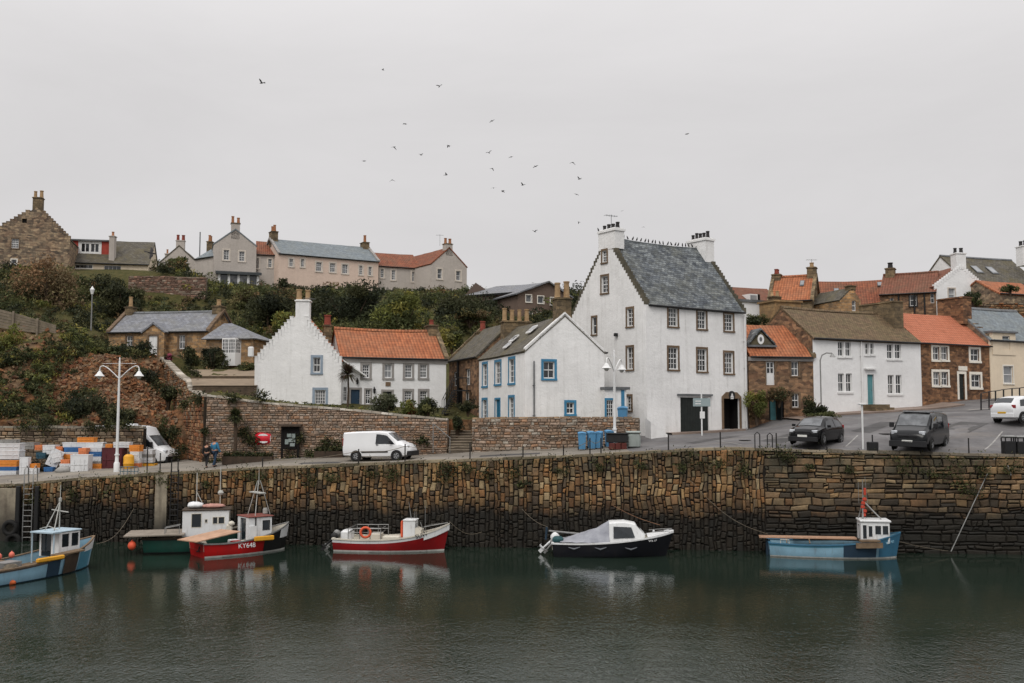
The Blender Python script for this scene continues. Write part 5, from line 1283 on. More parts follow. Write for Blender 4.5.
def wall_weeds():
    """moss, ivy tufts and grasses rooted in the joints of the quay wall and garden walls"""
    Vs=[];Cs=[]
    def tuft(p,r,n,pal,leaf=.07,drop=.5):
        q=np.array(p)+NR.normal(size=(n,3))*np.array([r,.07,r*.7]); q[:,1]=np.minimum(q[:,1],p[1]+.02)-np.abs(NR.normal(size=n))*.05
        c=pal_arr(pal)[NR.integers(0,len(pal),n)]*(.6+.8*NR.random((n,1))); V,C=leaves(q,leaf*(.6+.8*NR.random(n)),c); Vs.append(V);Cs.append(C)
    spots=[(30,495,12),(70,492,10),(120,488,14),(160,482,8),(205,482,6),(245,480,16),(262,482,12),(310,476,10),(330,478,8),(372,472,8),(388,473,10),(440,470,14),(448,470,10),(470,470,8),(484,472,8),(512,472,8),(524,484,6),(560,470,8),(600,467,6),(640,464,8),(700,462,10),(722,463,8),(778,456,12),(790,458,8),(812,466,5),(850,470,6),(905,463,10),(945,470,12),(960,478,14),(985,472,10),(1010,470,8),(970,492,10),(930,476,6),(745,470,8),(680,466,6)]
    for px,py,s in spots:
        for _ in range(4):
            x0=px+R.gauss(0,s*.5); y0=py+R.gauss(0,s*.35); Y=55
            for _ in range(3): X=P(x0,y0,Y).x; Y=WY(X)
            p=P(x0,y0,Y-.12)
            if p.z<wtop(p.x)+.1: tuft(p,s*.022,int(16+s*2.2),R.choice([IVY,DKG,MIDG]))
    x=-34.0
    while x<30:       # ragged grass fringe along the cope
        if R.random()<.8: tuft((x,WY(x)-.06,wtop(x)+R.uniform(-.22,.03)),R.uniform(.15,.4),int(R.uniform(14,40)),R.choice([IVY,MIDG,DKG]),.06)
        x+=R.uniform(.25,.8)
    for px,py,Y,s in ((158,388,74,8),(176,392,71,7),(190,370,73,5),(200,397,64,9),(203,402,63.2,6),(184,405,68,5),(196,375,69,5),(244,433,62.3,6),(250,441,62.3,6),(262,398,62.3,8),(232,398,62.5,7),(298,440,62,6),(330,445,61.8,8),(345,450,61.8,9),(420,440,61,6),(205,430,62.6,4),(290,458,61.8,7),(330,456,61.6,8),(350,455,61.5,6),(255,456,62,8),(240,458,62.2,7),(215,462,62.4,6),(310,455,61.6,6),
                      (174,432,68.5,7),(180,452,66.5,8),(25,425,65.6,8),(45,427,65.6,8),(110,426,65.3,7),(90,427,65.4,6),(128,425,65.2,6)):
        for _ in range(6): q=P(px+R.gauss(0,s*.4),py+R.gauss(0,s*.35),Y-.25); tuft(q,s*.03,int(20+s*3),R.choice([IVY,MIDG,DKG,IVY]),.09)
    o=leaf_object('wall_weeds',np.concatenate(Vs),np.concatenate(Cs)); tag(o,'moss, grass and ivy tufts growing in the joints of the stone walls',kind='stuff')
wall_weeds()
shrub('large_bush','big rust-brown leafless-looking bush below the old stone house',48,328,257,93,88,[lin(128,110,82),lin(112,94,72),lin(118,110,78),lin(96,84,62),lin(134,106,78)],5200,.2,lobes=26)
for a in (
 ('bush','dark green bush between the brown bush and the dormer house',98,300,272,100,52,DKG,1500,.22),
 ('bush','dark evergreen bush right of the street lamp below the dormer house',118,318,285,96,50,DKG,1700,.22),
 ('spiky_bush','spiky pale green bush in front of the small grey gable house',178,275,257,114,28,MIDG,700,.25),
 ('bush','yellowing shrub below the bay of the grey gabled house',229,303,285,112,34,YEL,900,.22),
 ('bush','small rounded dark bush below the orange-roofed terrace house',283,297,279,113,18,DKG,500,.2),
 ('bush','broad dark green thicket between the villa and the crow-stepped gable',268,336,292,96,66,DKG,3000,.22),
 ('bush','yellow-green shrub directly behind the crow steps on the left',283,334,309,88,34,YEL,1000,.18),
 ('bush','rust-tinted shrub above the villa wing chimney',250,312,290,104,40,BRN+MIDG,1200,.2),
 ('large_bush','huge dark green dome of evergreen behind the red chimney of the pantiled cottage',350,334,284,98,88,DKG,5200,.22),
 ('bush','dark green bush just right of the white crow-stepped chimney',318,322,290,102,40,DKG,1600,.22),
 ('leafy_tree','light yellow-green tree behind the orange pantile roof',404,338,299,92,62,YEL+MIDG,3400,.2),
 ('bush','small bright green bush in front of the faded orange terrace house',404,305,290,108,34,YEL+MIDG,900,.2),
 ('bush','dark small bush beside the right gable of the terrace',421,302,287,116,22,DKG,500,.2),
 ('hedge','long dark clipped hedge left of the brown houses',474,326,297,99,82,DKG,3600,.22),
 ('bush','dark overhanging bush beneath the right-hand terrace gable',438,318,296,108,40,DKG+MIDG,1300,.2),
 ('bush','bright green shrub between the pantiled cottage and the stone cottage',452,350,328,84,30,MIDG+YEL,1100,.16),
 ('bush','rough brownish shrub on the rubble slope above the stone cottage chimney',470,325,308,92,44,BRN+IVY,1200,.2),
 ('bush','golden yellow bush at the extreme left under the fence',6,385,325,77,36,YEL,1800,.17),
 ('bush','dark cotoneaster bush hanging low on the cliff face left of the double lamp',86,436,393,71.6,58,DKG,2600,.15),
 ('bush','dark bush growing at the cliff foot directly behind the lamp post',118,440,402,70.8,40,DKG,1500,.15),
 ('bush','grey-green scrub above the yard wall',45,432,414,69,34,MIDG+BRN,1000,.13),
 ('bush','green bush spilling over the clifftop left of the villa door',118,368,348,80,46,MIDG+DKG,1700,.16),
 ('bush','dark bush hiding the foot of the villa porch',143,372,343,80.5,30,DKG+MIDG,1400,.15),
 ('bush','low dark bush on the cliff below the villa porch',145,385,366,77.5,30,DKG,900,.14),
 ('bush','small shrub low on the cliff just left of the tall red wall',165,447,418,69.6,24,IVY+MIDG,900,.12),
 ('bush','ivy clump high on the cliff beside the tall red wall',168,408,386,75,22,IVY+DKG,800,.13),
 ('bush','green shrub under the right window of the villa',189,366,347,81.6,24,DKG+MIDG,1000,.14),
 ('bush','dark rounded bush left of the villa bay window',213,374,344,78.5,32,DKG,1700,.15),
 ('bush','low green shrub under the villa bay window',247,373,362,77,22,MIDG,500,.13),
 ('bush','grey-green rounded bush by the door of the pantiled cottage',384,418,394,63.2,32,GRYG,1900,.11),
 ('bush','red-tipped small bush between the two shrubs of the pantiled cottage',409,418,401,63,20,YEL+[lin(120,64,44)],900,.1),
 ('bush','dark green bush below the right windows of the pantiled cottage',427,419,399,62.6,26,DKG+MIDG,1400,.11),
 ('bush','small green bush beside the top of the stone steps',457,434,413,62,14,MIDG+DKG,600,.1),
 ('bush','low dark planting at the foot of the stone cottage with the outside stair',468,412,400,67,22,DKG,500,.12),
 ('climbing_plant','yellowing climber left of the teal cottage door',757,421,392,66.4,24,YEL+BRN,1700,.11),
 ('climbing_plant','green climber arching over the teal cottage door',779,403,386,66.5,30,BRN+MIDG,900,.1),
 ('bush','rounded dark bush at the left corner of the white house',814,416,397,66.4,28,DKG,1500,.11),
 ('bush','low green bushes along the foot of the white house corner',822,421,411,65.6,36,MIDG+DKG,900,.1),
 ('bush','small bushes on the bank behind the tall white house',756,326,314,84,34,MIDG+IVY,700,.14),
 ('bush','ivy clump growing on the rubble wall below the white gable',973,306,292,84.5,20,MIDG+DKG,900,.14),
 ('bush','green growth on the roof edge at the far right',1010,293,284,84,18,MIDG,500,.14)):
    shrub(a[0],a[1],*a[2:9],leaf=a[9],cat='tree' if 'tree' in a[0] else 'hedge' if 'hedge' in a[0] else 'climber' if 'climb' in a[0] else 'shrub')
shrub('flowering_bush','small pink flowering bush beside the villa door',168,362,354,81.5,10,[lin(170,90,110),lin(140,70,90),lin(70,70,44)],500,.1)
tree_tuft('topiary_palm','small dark tufted tree standing on the quay in front of the rubble wall',234.5,459,407,61.4,22,DKG+MIDG,.11,n=380)
tree_tuft('cordyline','spiky reddish-brown cordyline palm beside the navy door',347.5,407,363,66.5,25,[lin(84,66,56),lin(66,54,44),lin(74,72,48)],.06,n=220)

def cliff_rocks():
    mb=MB(); r=random.Random(33)
    for _ in range(15000):
        x=r.uniform(-47,-20); y=r.uniform(69.3,81)
        z=up(x,y)
        px,py=proj(x,y,z)
        if not pip(px,py,ROCK) and r.random()>.12: continue
        if x>-22.9+ (69.5-y)*.5: continue
        s=r.uniform(.05,.22); c0=Vector((x,y,z+noise.fractal(Vector((x*.55,y*.55,3.1)),.9,2.1,4)*.6)); kc=r.uniform(.55,1.05); c=tuple(t*kc for t in r.choice(palred+palr[:2])[:3])
        ax=Vector((r.gauss(0,1),r.gauss(0,1),r.gauss(0,.5))).normalized(); ay=ax.cross(Vector((r.gauss(0,1),r.gauss(0,1),r.gauss(0,1)))).normalized(); az=ax.cross(ay)
        ax,ay,az=ax*s*1.5,ay*s*r.uniform(.7,1.1),az*s*r.uniform(.5,.8)
        v=[]
        for i,j,k in ((-1,-1,-1),(1,-1,-1),(1,1,-1),(-1,1,-1),(-1,-1,1),(1,-1,1),(1,1,1),(-1,1,1)): v.append(c0+(ax*i+ay*j+az*k)*r.uniform(.45,.8))
        for q in ((0,3,2,1),(4,5,6,7),(0,1,5,4),(2,3,7,6),(1,2,6,5),(3,0,4,7)): mb.face([v[t] for t in q],0,None,c)
    tag(mb.build('cliff_rock',MQ3),'broken reddish rock showing through the scrub on the cliff face',kind='stuff')
cliff_rocks()
# ------------------------------------------------------------------ boats
def ptube(name,pts,r,mat,parent,n=6): mb=MB(); mb.tube(pts,r,n); return mb.build(name,mat,parent,smooth=50)
def hull(root,st,rows,deckz,deck,gun,inner,band=.16,boot=.09,tilt=.0,transom=None,gw=.035):
    """st: (x at sheer, x at waterline, half beam at sheer, half beam at waterline, sheer height, keel depth), stern to bow; rows: materials of band, topside, boot stripe, bottom"""
    n=len(st); S=8
    def catm(k,t):
        p=[np.array(st[min(max(i,0),n-1)],float) for i in (k-1,k,k+1,k+2)]
        return .5*((2*p[1])+(-p[0]+p[2])*t+(2*p[0]-5*p[1]+4*p[2]-p[3])*t*t+(-p[0]+3*p[1]-3*p[2]+p[3])*t**3)
    ST_=[catm(k,i/S) for k in range(n-1) for i in range(S)]+[np.array(st[-1],float)]
    def sec(s):
        xs,xw,b,bw,zs,zk=s; b=max(b,.015); bw=max(bw,.01)
        def q(z,y): return (xw+(xs-xw)*max(0,z)/zs, y, z)
        return [q(zs,b),q(zs-band,b*.985),q(zs*.5,(b*.62+bw*.38)),q(boot,bw*1.01+ (b-bw)*.1),q(-.03,bw*.97),(xw*.985,bw*.3,zk)]
    mb=MB()
    for sg in (1,-1):
        R_=[[(p[0],p[1]*sg,p[2]) for p in sec(s)] for s in ST_]
        mb.grid(R_,m=lambda j,i:(0,1,1,2,3)[i],flip=sg>0)
    a=sec(ST_[0]); tr=[(p[0]-.01,p[1],p[2]) for p in a]+[(p[0]-.01,-p[1],p[2]) for p in a[::-1]]
    mb.face(tr,4 if transom else 1)
    def hw(s,z):
        xs,xw,b,bw,zs,zk=s; f=max(0,z)/zs; lo=bw*1.01+(b-bw)*.1; mid=b*.62+bw*.38
        return (lo+(mid-lo)*min(1,max(0,(z-boot)/max(.05,zs*.5-boot))) if f<.5 else mid+(b*.985-mid)*(f-.5)/.5), xw+(xs-xw)*f
    h=mb.build('hull',list(rows)+([transom] if transom else []),root,smooth=38)
    mb=MB(); th=.05
    def inn(s):
        dz=min(deckz+max(0,s[4]-st[2][4])*.75,s[4]-.08); w_,x_=hw(s,dz); return max(0,w_-th),x_,dz
    for sg in (1,-1):
        mb.grid([[(s[0]-.02,sg*max(0,s[2]-th),s[4]-.01),(inn(s)[1]-.03,sg*inn(s)[0],inn(s)[2])] for s in ST_],flip=sg<0)
    s=ST_[0]; i0=inn(s); mb.face([(s[0]+.05,s[2]-th,s[4]-.01),(s[0]+.05,-s[2]+th,s[4]-.01),(s[0]+.05,-i0[0],i0[2]),(s[0]+.05,i0[0],i0[2])])
    mb.build('bulwark_lining',inner,h,smooth=30)
    mb=MB(); mb.grid([[(inn(s)[1]-.03,inn(s)[0],inn(s)[2]),(inn(s)[1]-.03,-inn(s)[0],inn(s)[2])] for s in ST_]); mb.build('deck',deck,root)
    mb=MB()
    for sg in (1,-1):
        o=[(s[0],sg*(max(s[2],.02)+gw),s[4]+.015) for s in ST_]; i=[(s[0],sg*max(0,s[2]-.09),s[4]+.015) for s in ST_]; lo=[(p[0],p[1],p[2]-.07) for p in o]; li=[(p[0],p[1],p[2]-.05) for p in i]
        mb.grid([lo,o,i,li],flip=sg<0)
    s=ST_[0]; mb.obox((s[0]-.03,-s[2]-gw,s[4]-.05),(.12,0,0),(0,2*(s[2]+gw),0),(0,0,.07))
    mb.build('gunwale',gun,root,smooth=30)
    return h,ST_
def cabin(root,cx,cy,z0,lx,ly,h,mat,roofm,wins,over=.1,roofh=.07,rake=.0,name='wheelhouse',frm=None,glass=None):
    """box wheelhouse; wins: {'s':[(u0,u1,z0,z1)...] starboard(-y) 'p' port 'f' front 'a' aft} in fractions"""
    x0,x1,y0,y1=cx-lx/2,cx+lx/2,cy-ly/2,cy+ly/2
    F_={'s':Fac((x0,y0),(x1,y0)),'f':Fac((x1,y0),(x1,y1)),'p':Fac((x1,y1),(x0,y1)),'a':Fac((x0,y1),(x0,y0))}
    mb=MB(); gl=[]
    for k,f in F_.items():
        hs=[(f.L*a,f.L*b,z0+h*c,z0+h*d) for a,b,c,d in wins.get(k,[])]
        wall_face(mb,f,[(0,z0),(f.L,z0),(f.L,z0+h),(0,z0+h)],hs,0,.04); gl+=[(f,x) for x in hs]
    b=mb.build(name,mat,root)
    mb=MB(); mb.bbox(cx+over*.3,cy,z0+h,lx+over*2,ly+over*2,roofh,.03); mb.build('wheelhouse_roof',roofm,b)
    for f,(a,c,d,e) in gl:
        g=MB(); g.face([f.p(a,d,-.035),f.p(c,d,-.035),f.p(c,e,-.035),f.p(a,e,-.035)]); fr=.03
        if frm:
            fbar(g,f,a-fr,c+fr,e,e+fr,-.02,.012,1); fbar(g,f,a-fr,c+fr,d-fr,d,-.02,.012,1); fbar(g,f,a-fr,a,d,e,-.02,.012,1); fbar(g,f,c,c+fr,d,e,-.02,.012,1)
        g.build('window',[glass or GLS,frm] if frm else (glass or GLS),b)
    return b,F_
def buoy(name,label,loc,r,mat,cat='buoy',sq=1.15):
    mb=MB(); pr=[(0,-r*sq)]+[(r*math.cos(a),r*sq*math.sin(a)) for a in np.linspace(-1.3,1.1,9)]+[(r*.25,r*sq*1.0),(r*.2,r*sq*1.25),(0,r*sq*1.25)]
    mb.lathe(loc,pr,14); o=mb.build(name,mat,None,smooth=50); return tag(o,label,cat)
def outboard(root,x,y,z,mat,tilt=0,s=1.0):
    t=Matrix.Translation((x,y,z))@Matrix.Rotation(tilt,4,'Y')
    mb=MB(); T=lambda *p: t@Vector(p)
    rows=[]
    for zz,a,b in ((0,.16,.12),(.1,.24,.17),(.3,.26,.18),(.42,.2,.15),(.46,.1,.08)):
        rows.append([T((-.2+a*math.cos(k*math.pi/4))*s,b*math.sin(k*math.pi/4)*s,(zz+.15)*s) for k in range(8)])
    mb.grid(rows,closed=True); mb.face(rows[-1]); mb.face(rows[0][::-1])
    mb.tube([T(-.18*s,0,.2*s),T(-.2*s,0,-.55*s)],[.1*s,.05*s],6); mb.tube([T(-.05*s,0,-.55*s),T(-.42*s,0,-.58*s)],[.05*s,.07*s],6)
    mb.obox(T(-.28*s,-.015*s,-.85*s),T(.2*s,0,0)-T(0,0,0),T(0,.03*s,0)-T(0,0,0),T(0,0,.3*s)-T(0,0,0))
    for k in range(3):
        a=k*2.094; mb.face([T(-.44*s,0,-.58*s),T(-.46*s,.16*math.cos(a)*s,(-.58+.16*math.sin(a))*s),T(-.42*s,.16*math.cos(a+.6)*s,(-.58+.16*math.sin(a+.6))*s)])
    return mb.build('outboard_motor',mat,root,smooth=45)
WHB=M_paint('boat_white',(.72,.73,.73,1),.35,.12,dirt=lin(112,84,62),dirtamt=.3); REDB=M_paint('boat_red',lin(176,22,22),.35,.25,dirtamt=.35); DREDB=M_paint('boat_dark_red',lin(142,22,26),.35,.25,dirtamt=.3); LBL=M_paint('boat_light_blue',lin(132,170,190),.45,.2,dirt=lin(92,80,70),dirtamt=.35); MBL=M_paint('boat_mid_blue',lin(58,108,136),.45,.2); DBL=M_paint('boat_dark_blue',lin(36,58,76),.45,.2); TURQ=M_paint('boat_turquoise',lin(72,128,150),.45,.2)
NVB=M_paint('boat_black_navy',lin(20,21,27),.3,.2); GRB=M_paint('boat_green',lin(22,66,56),.45,.3,dirtamt=.4); BLKB=M_paint('boat_black',lin(24,24,24),.5,.3); CRM=M_paint('boat_cream',lin(206,200,186),.5,.15); YLW=M_paint('yellow_plastic',lin(222,160,40),.5,.15); ORG_=M_paint('orange_buoy',lin(226,92,60),.5,.15); PINK=M_paint('salmon_buoy',lin(214,112,92),.55,.15)
PLY=M_noise('weathered_ply',lin(186,150,124),lin(152,120,98),1.6,.8,.3,.01); TIMB=M_noise('boat_timber',lin(128,108,86),lin(92,76,60),2.5,.85,.4,.015); TIMD=M_noise('dark_timber',lin(74,60,48),lin(52,44,36),2.5,.85,.4,.015); GALV=M_noise('galvanised_steel',lin(150,150,148),lin(118,118,116),2,.5,.1,.01,metal=.4); TARP=M_noise('grey_tarpaulin',lin(156,158,164),lin(118,120,128),1.6,.7,.6,.03); ROPE=M_noise('pale_rope',lin(128,118,102),lin(96,88,76),6,.9,.3,.01); TYRE=M_noise('tyre_rubber',lin(32,31,30),lin(22,22,21),3,.8,.3,.01); WINB=M_glass('boat_window',(.012,.016,.02,1),.08,(.03,.04,.05,1)); ORGD=M_paint('orange_ring',lin(220,96,62),.6,.15)
PLB=M_paint('pale_blue_roof',lin(168,188,200),.5,.15); MST=M_paint('weathered_mast',lin(176,176,170),.5,.2)
WLN=M_paint('weedy_waterline_stripe',(.6,.6,.56,1),.6,.25,dirt=lin(66,70,48),dirtamt=.5,scale=3)
# -- red and white open motor boat, beam-on
b=P(392,548,52.75); t=thing('motor_boat','red and white open motor boat with a stern rail and tall white wheelhouse','boat',(b.x,b.y,0),rad(-5),local=True)
st=[(-2.95,-2.9,.95,.82,.68,-.3),(-1.5,-1.45,1.08,1.0,.64,-.4),(0,0,1.1,1.0,.68,-.45),(1.3,1.25,.98,.75,.84,-.45),(2.3,2.15,.6,.36,1.1,-.4),(3.05,2.75,.03,.02,1.42,-.2)]
h_,S_=hull(t,st,[WHB,DREDB,WLN,BLKB],.3,CRM,CRM,CRM,band=.2)
mb=MB()
for sg in (-1,1): mb.grid([[(s[0]+.0,sg*(max(s[2],.02)+.008),s[4]+.02),(s[0]-.02,sg*(max(s[2],.02)*.97+.012),s[4]-.34)] for s in S_[28:]],flip=sg<0)
mb.build('bow_panel',WHB,t,smooth=40)
txt=text_mesh('SUW',"registration_letters",BLACK,t,(1.72,-.9,.88),(rad(80),rad(-14),rad(24)),.3,.01)
cb,_=cabin(t,.98,.0,.3,.62,.9,1.25,WHB,WHB,{'f':[(.12,.45,.55,.88),(.55,.88,.55,.88)],'p':[(.2,.8,.55,.85)]},over=.04)
mb=MB(); mb.grid([[(1.3,-.55,.35),(1.3,-.45,1.2),(1.3,.45,1.2),(1.3,.55,.35)],[(1.65,-.5,.4),(1.6,-.4,1.1),(1.6,.4,1.1),(1.65,.5,.4)]]); mb.face([(1.65,-.5,.4),(1.6,-.4,1.1),(1.6,.4,1.1),(1.65,.5,.4)]); mb.build('companionway',CRM,t)
mb=MB(); 
for z in (1.0,1.2): mb.tube([(-2.1,-.95,z),(-.4,-1.0,z),(-.4,.2,z)],.022,6); mb.tube([(-2.1,.95,z),(-.4,1.0,z)],.022,6); mb.tube([(-2.1,-.95,z),(-2.1,.95,z)],.022,6)
for x in (-2.1,-1.5,-.95,-.4):
    for y in (-.96,.96): mb.tube([(x,y,.66),(x,y,1.2)],.022,6)
mb.build('stern_rail',GALV,t,smooth=40)
def ring(root,c,r,tr,mat,ax='y',name='lifebuoy_ring',n=20):
    mb=MB(); rows=[]
    for i in range(n+1):
        a=2*math.pi*i/n; u=Vector((math.cos(a),0,math.sin(a))) if ax=='y' else Vector((0,math.cos(a),math.sin(a))); v=Vector((0,1,0)) if ax=='y' else Vector((1,0,0))
        rows.append([Vector(c)+u*(r+tr*math.cos(k*math.pi/4))+v*tr*math.sin(k*math.pi/4) for k in range(8)])
    mb.grid(rows,closed=True); return mb.build(name,mat,root,smooth=60)
tag(ring(None,(0,0,0),.25,.065,ORGD,name='lifebuoy'),'orange lifebuoy ring hung on the stern rail of the red and white boat','lifebuoy').location=tuple(b+Vector((-1.25,-1.0,-b.z+1.02)))
mb=MB(); mb.bbox(.56,-.3,.6,.14,.3,.95,.06); tag(mb.build('life_jacket',ORGD),'faded orange float strapped to the aft side of the white wheelhouse','float').location=(b.x,b.y,0)
mb=MB(); mb.bbox(-2.35,-.1,.5,.55,.9,.55,.1); mb.build('engine_box',WHB,t); mb=MB(); mb.bbox(.1,-.5,.3,.9,.7,.5,.04); mb.bbox(-.9,.3,.3,.6,.8,.55,.04); mb.build('deck_locker',CRM,t)
outboard(t,-3.0,0,.45,GALV,rad(38),.85); outboard(t,-3.05,-.5,.4,BLKB,rad(45),.8)
mb=MB(); mb.tube([(1.0,.1,1.6),(.85,.1,2.5)],[.02,.01],5); mb.tube([(1.3,-.2,1.5),(1.3,-.2,2.3)],[.012,.006],5); mb.tube([(1.1,.3,1.5),(1.15,.3,2.1)],[.012,.006],5); mb.build('antenna',GALV,t)
mb=MB(); mb.tube([(1.75,0,1.0),(1.75,0,2.3)],.014,5); mb.tube([(1.75,-.3,.9),(1.55,-.32,1.5)],.02,5); mb.build('mast',GALV,t); mb=MB(); mb.tube([(2.95,0,1.42),(2.0,.4,1.3),(1.75,-.45,1.25),(2.95,0,1.45)],.018,5); mb.build('bow_rail',GALV,t)
# -- black cuddy boat under a grey cover
b=P(612,553,50.9); t=thing('cuddy_boat','black motor boat with a grey tent cover and white cuddy cabin','boat',(b.x,b.y,0),rad(-4),local=True)
st=[(-3.0,-2.9,.98,.9,.68,-.3),(-1.5,-1.5,1.1,1.0,.68,-.4),(0,0,1.12,1.0,.76,-.45),(1.3,1.2,.98,.72,.9,-.45),(2.4,2.2,.58,.32,1.06,-.4),(3.1,2.7,.03,.02,1.2,-.2)]
h_,S_=hull(t,st,[NVB,NVB,NVB,BLKB],.35,CRM,WHB,CRM,band=.1)
mb=MB(); mb.grid([[(s[0],y*max(0,s[2]-.05),s[4]+.03+.14*(1-abs(y))*min(1,s[2])) for y in (-1,-.5,0,.5,1)] for s in S_[27:]]); mb.build('foredeck',WHB,t,smooth=50)
cab=MB(); x0,x1,xf=-.15,1.15,1.55
def csec(x,hw,z0,z1,hr): return [(x,-hw,z0),(x,-hr,z1-.05),(x,-hr+.1,z1),(x,hr-.1,z1),(x,hr,z1-.05),(x,hw,z0)]
cab.grid([csec(x0,.86,.74,1.68,.68),csec(.6,.84,.8,1.72,.66),csec(x1,.8,.85,1.62,.6),csec(1.62,.62,.95,1.12,.5)]); cab.face(csec(x0,.86,.74,1.68,.68)); cab.face(csec(1.62,.62,.95,1.12,.5)[::-1]); c_=cab.build('cuddy_cabin',WHB,t,smooth=30)
for sg in (-1,1):
    g=MB(); g.face([(.06,sg*.87,.92),(1.12,sg*.82,.97),(.95,sg*.68,1.46),(.06,sg*.735,1.5)][::sg]); g.build('window',WINB,c_)
g=MB(); g.face([(1.21,-.55,1.58),(1.55,-.5,1.18),(1.55,.5,1.18),(1.21,.55,1.58)]); g.build('windscreen',WINB,c_)
mb=MB(); rows=[]
for i in range(13):
    f=i/12; x=-.15-2.45*f; ridge=1.66-(.92)*f**.85; ed=.72+.02*f; row=[]
    for k in range(13):
        y=-1+2*k/12; hb=1.02+.05*math.sin(f*3); w_=abs(y); z=ed+(ridge-ed)*(1-w_**1.5)+.06*math.sin(k*2.3+f*9)*(1-w_)*(1-f*.5)+.07*math.sin(f*26+k*.7)*f*(1-f); row.append((x,y*hb,z))
    rows.append(row)
mb.grid(rows); mb.build('cover',TARP,t,smooth=60)
outboard(t,-3.0,.1,.5,WHB,rad(48),.9); outboard(t,-3.0,-.5,.45,GALV,rad(40),.6)
mb=MB(); mb.bbox(-2.72,-.35,.62,.55,.7,.32,.1); mb.build('sail_bag',M_paint('teal_cloth',lin(34,70,74),.8,.2),t)
mb=MB(); mb.tube([(-3.2,.2,1.15),(-1.2,.5,.95)],[.05,.045],8); mb.build('spar',GALV,t); mb=MB(); mb.tube([(-3.35,.3,.7),(-3.3,.3,1.35)],.06,6); mb.build('rudder_head',DBL,t)
mb=MB(); mb.tube([(3.05,0,1.2),(3.0,0,1.35),(2.5,-.35,1.28),(1.9,-.55,1.2)],.018,5); mb.tube([(3.05,0,1.2),(3.0,0,1.35),(2.5,.35,1.28),(1.9,.55,1.2)],.018,5); mb.build('bow_rail',GALV,t)
mb=MB(); mb.bbox(2.85,0,1.2,.5,.14,.08,.02); mb.tube([(2.1,-.1,1.05),(2.1,-.1,1.25)],.05,6); mb.tube([(2.1,.12,1.05),(2.1,.12,1.25)],.05,6); mb.build('bow_roller',WHB,t)
for x,y in ((-1.9,-1.1),(-.6,-1.14),(.9,-1.08)):
    mb=MB(); mb.tube([(x-.28,y-.0,.5),(x,y-.02,.42),(x+.3,y,.52)],[.02,.05,.02],6); mb.build('fender',M_paint('grey_fender',lin(96,100,106),.5,.2),t)
text_mesh('WE 21','registration_letters',WHB,t,(2.0,-.74,.83),(rad(78),rad(-6),rad(22)),.17,.006)
# -- blue working boat, right
b=P(833,555,50.6); t=thing('fishing_boat','pale and dark blue wooden fishing boat with white wheelhouse, moored alone at the right','boat',(b.x,b.y,0),rad(-11),local=True)
st=[(-3.15,-3.1,.9,.8,.78,-.35),(-1.6,-1.6,1.12,1.05,.74,-.45),(0,0,1.18,1.1,.78,-.5),(1.4,1.35,1.08,.9,.93,-.5),(2.5,2.4,.7,.5,1.2,-.5),(3.25,3.0,.04,.03,1.42,-.3)]
h_,S_=hull(t,st,[TURQ,LBL,WLN,BLKB],.4,TIMB,MBL,LBL,band=.17,boot=.08)
def side_panel(root,S_,a,b_,z0,z1,mat,name,sg=-1,off=.012):
    mb=MB(); R_=[]
    for s in S_:
        if a<=s[0]<=b_:
            xs,xw,bb,bw,zs,zk=s; row=[]
            for k in range(5):
                z=z0+(min(z1,1)*zs-z0)*k/4; f=z/zs
                y=(bw*1.01+(bb-bw)*.1)+( (bb*.62+bw*.38)-(bw*1.01+(bb-bw)*.1))*min(1,f/.5) if f<.5 else (bb*.62+bw*.38)+(bb-(bb*.62+bw*.38))*(f-.5)/.5
                row.append((xw+(xs-xw)*f,sg*(y+off),z))
            R_.append(row)
    mb.grid(R_,flip=sg<0); return mb.build(name,mat,root,smooth=40)
t.scale=(1,1,.88); side_panel(t,S_,.3,2.12,.1,1.0,DBL,'dark_side_panel'); side_panel(t,S_,2.1,3.3,.1,1.0,MBL,'bow_side_panel'); side_panel(t,S_,.3,3.3,.1,1.0,MBL,'bow_side_panel',1)
mb=MB(); mb.box(-3.2,0,-.2,.12,.5,1.05); mb.build('sternpost',DBL,t)
cb,Fh=cabin(t,1.95,0,.85,1.35,1.3,1.15,WHB,WHB,{'s':[(.07,.2,.2,.86),(.27,.4,.3,.82),(.5,.7,.42,.84),(.76,.95,.42,.84)],'f':[(.08,.46,.4,.85),(.54,.92,.4,.85)],'a':[(.3,.75,.05,.85)]},over=.06,roofh=.12,frm=WHB,glass=WINB)
mb=MB(); mb.tube([(1.45,-.1,2.05),(1.5,0,3.3),(1.5,0,4.35)],[.05,.04,.02],6); mb.tube([(1.3,.3,2.1),(1.5,0,3.2)],.03,5); mb.tube([(1.5,0,3.15),(2.3,-.3,2.15)],.035,5); mb.tube([(1.5,0,3.1),(2.35,.3,2.15)],.035,5); mb.tube([(1.3,0,3.0),(1.3,.0,4.2)],.012,5); mb.tube([(1.72,0,2.9),(1.62,0,4.5)],.012,5); mb.build('mast',GALV,t,smooth=40)
mb=MB(); 
for k in range(5): mb.bbox(1.52+.05*math.sin(k*2),-.05,2.25+.22*k,.2,.1,.2,.04); 
mb.bbox(1.6,-.03,3.45,.12,.08,.42,.03); mb.build('red_flag',M_paint('faded_red_cloth',lin(196,74,54),.8,.3),t)
mb=MB(); mb.obox((-3.6,-.5,.98),(4.7,0,.03),(0,.75,0),(0,0,.07)); mb.build('deck_plank',PLY,t); mb=MB(); mb.obox((-1.9,.1,.85),(3.2,0,0),(0,.7,0),(0,0,.14)); mb.build('hatch_cover',TIMD,t)
mb=MB(); 
for x in (-2.3,-1.2): mb.tube([(x,-1.0,.8),(x,-.6,1.0)],.03,5)
mb.build('plank_support',TIMB,t)
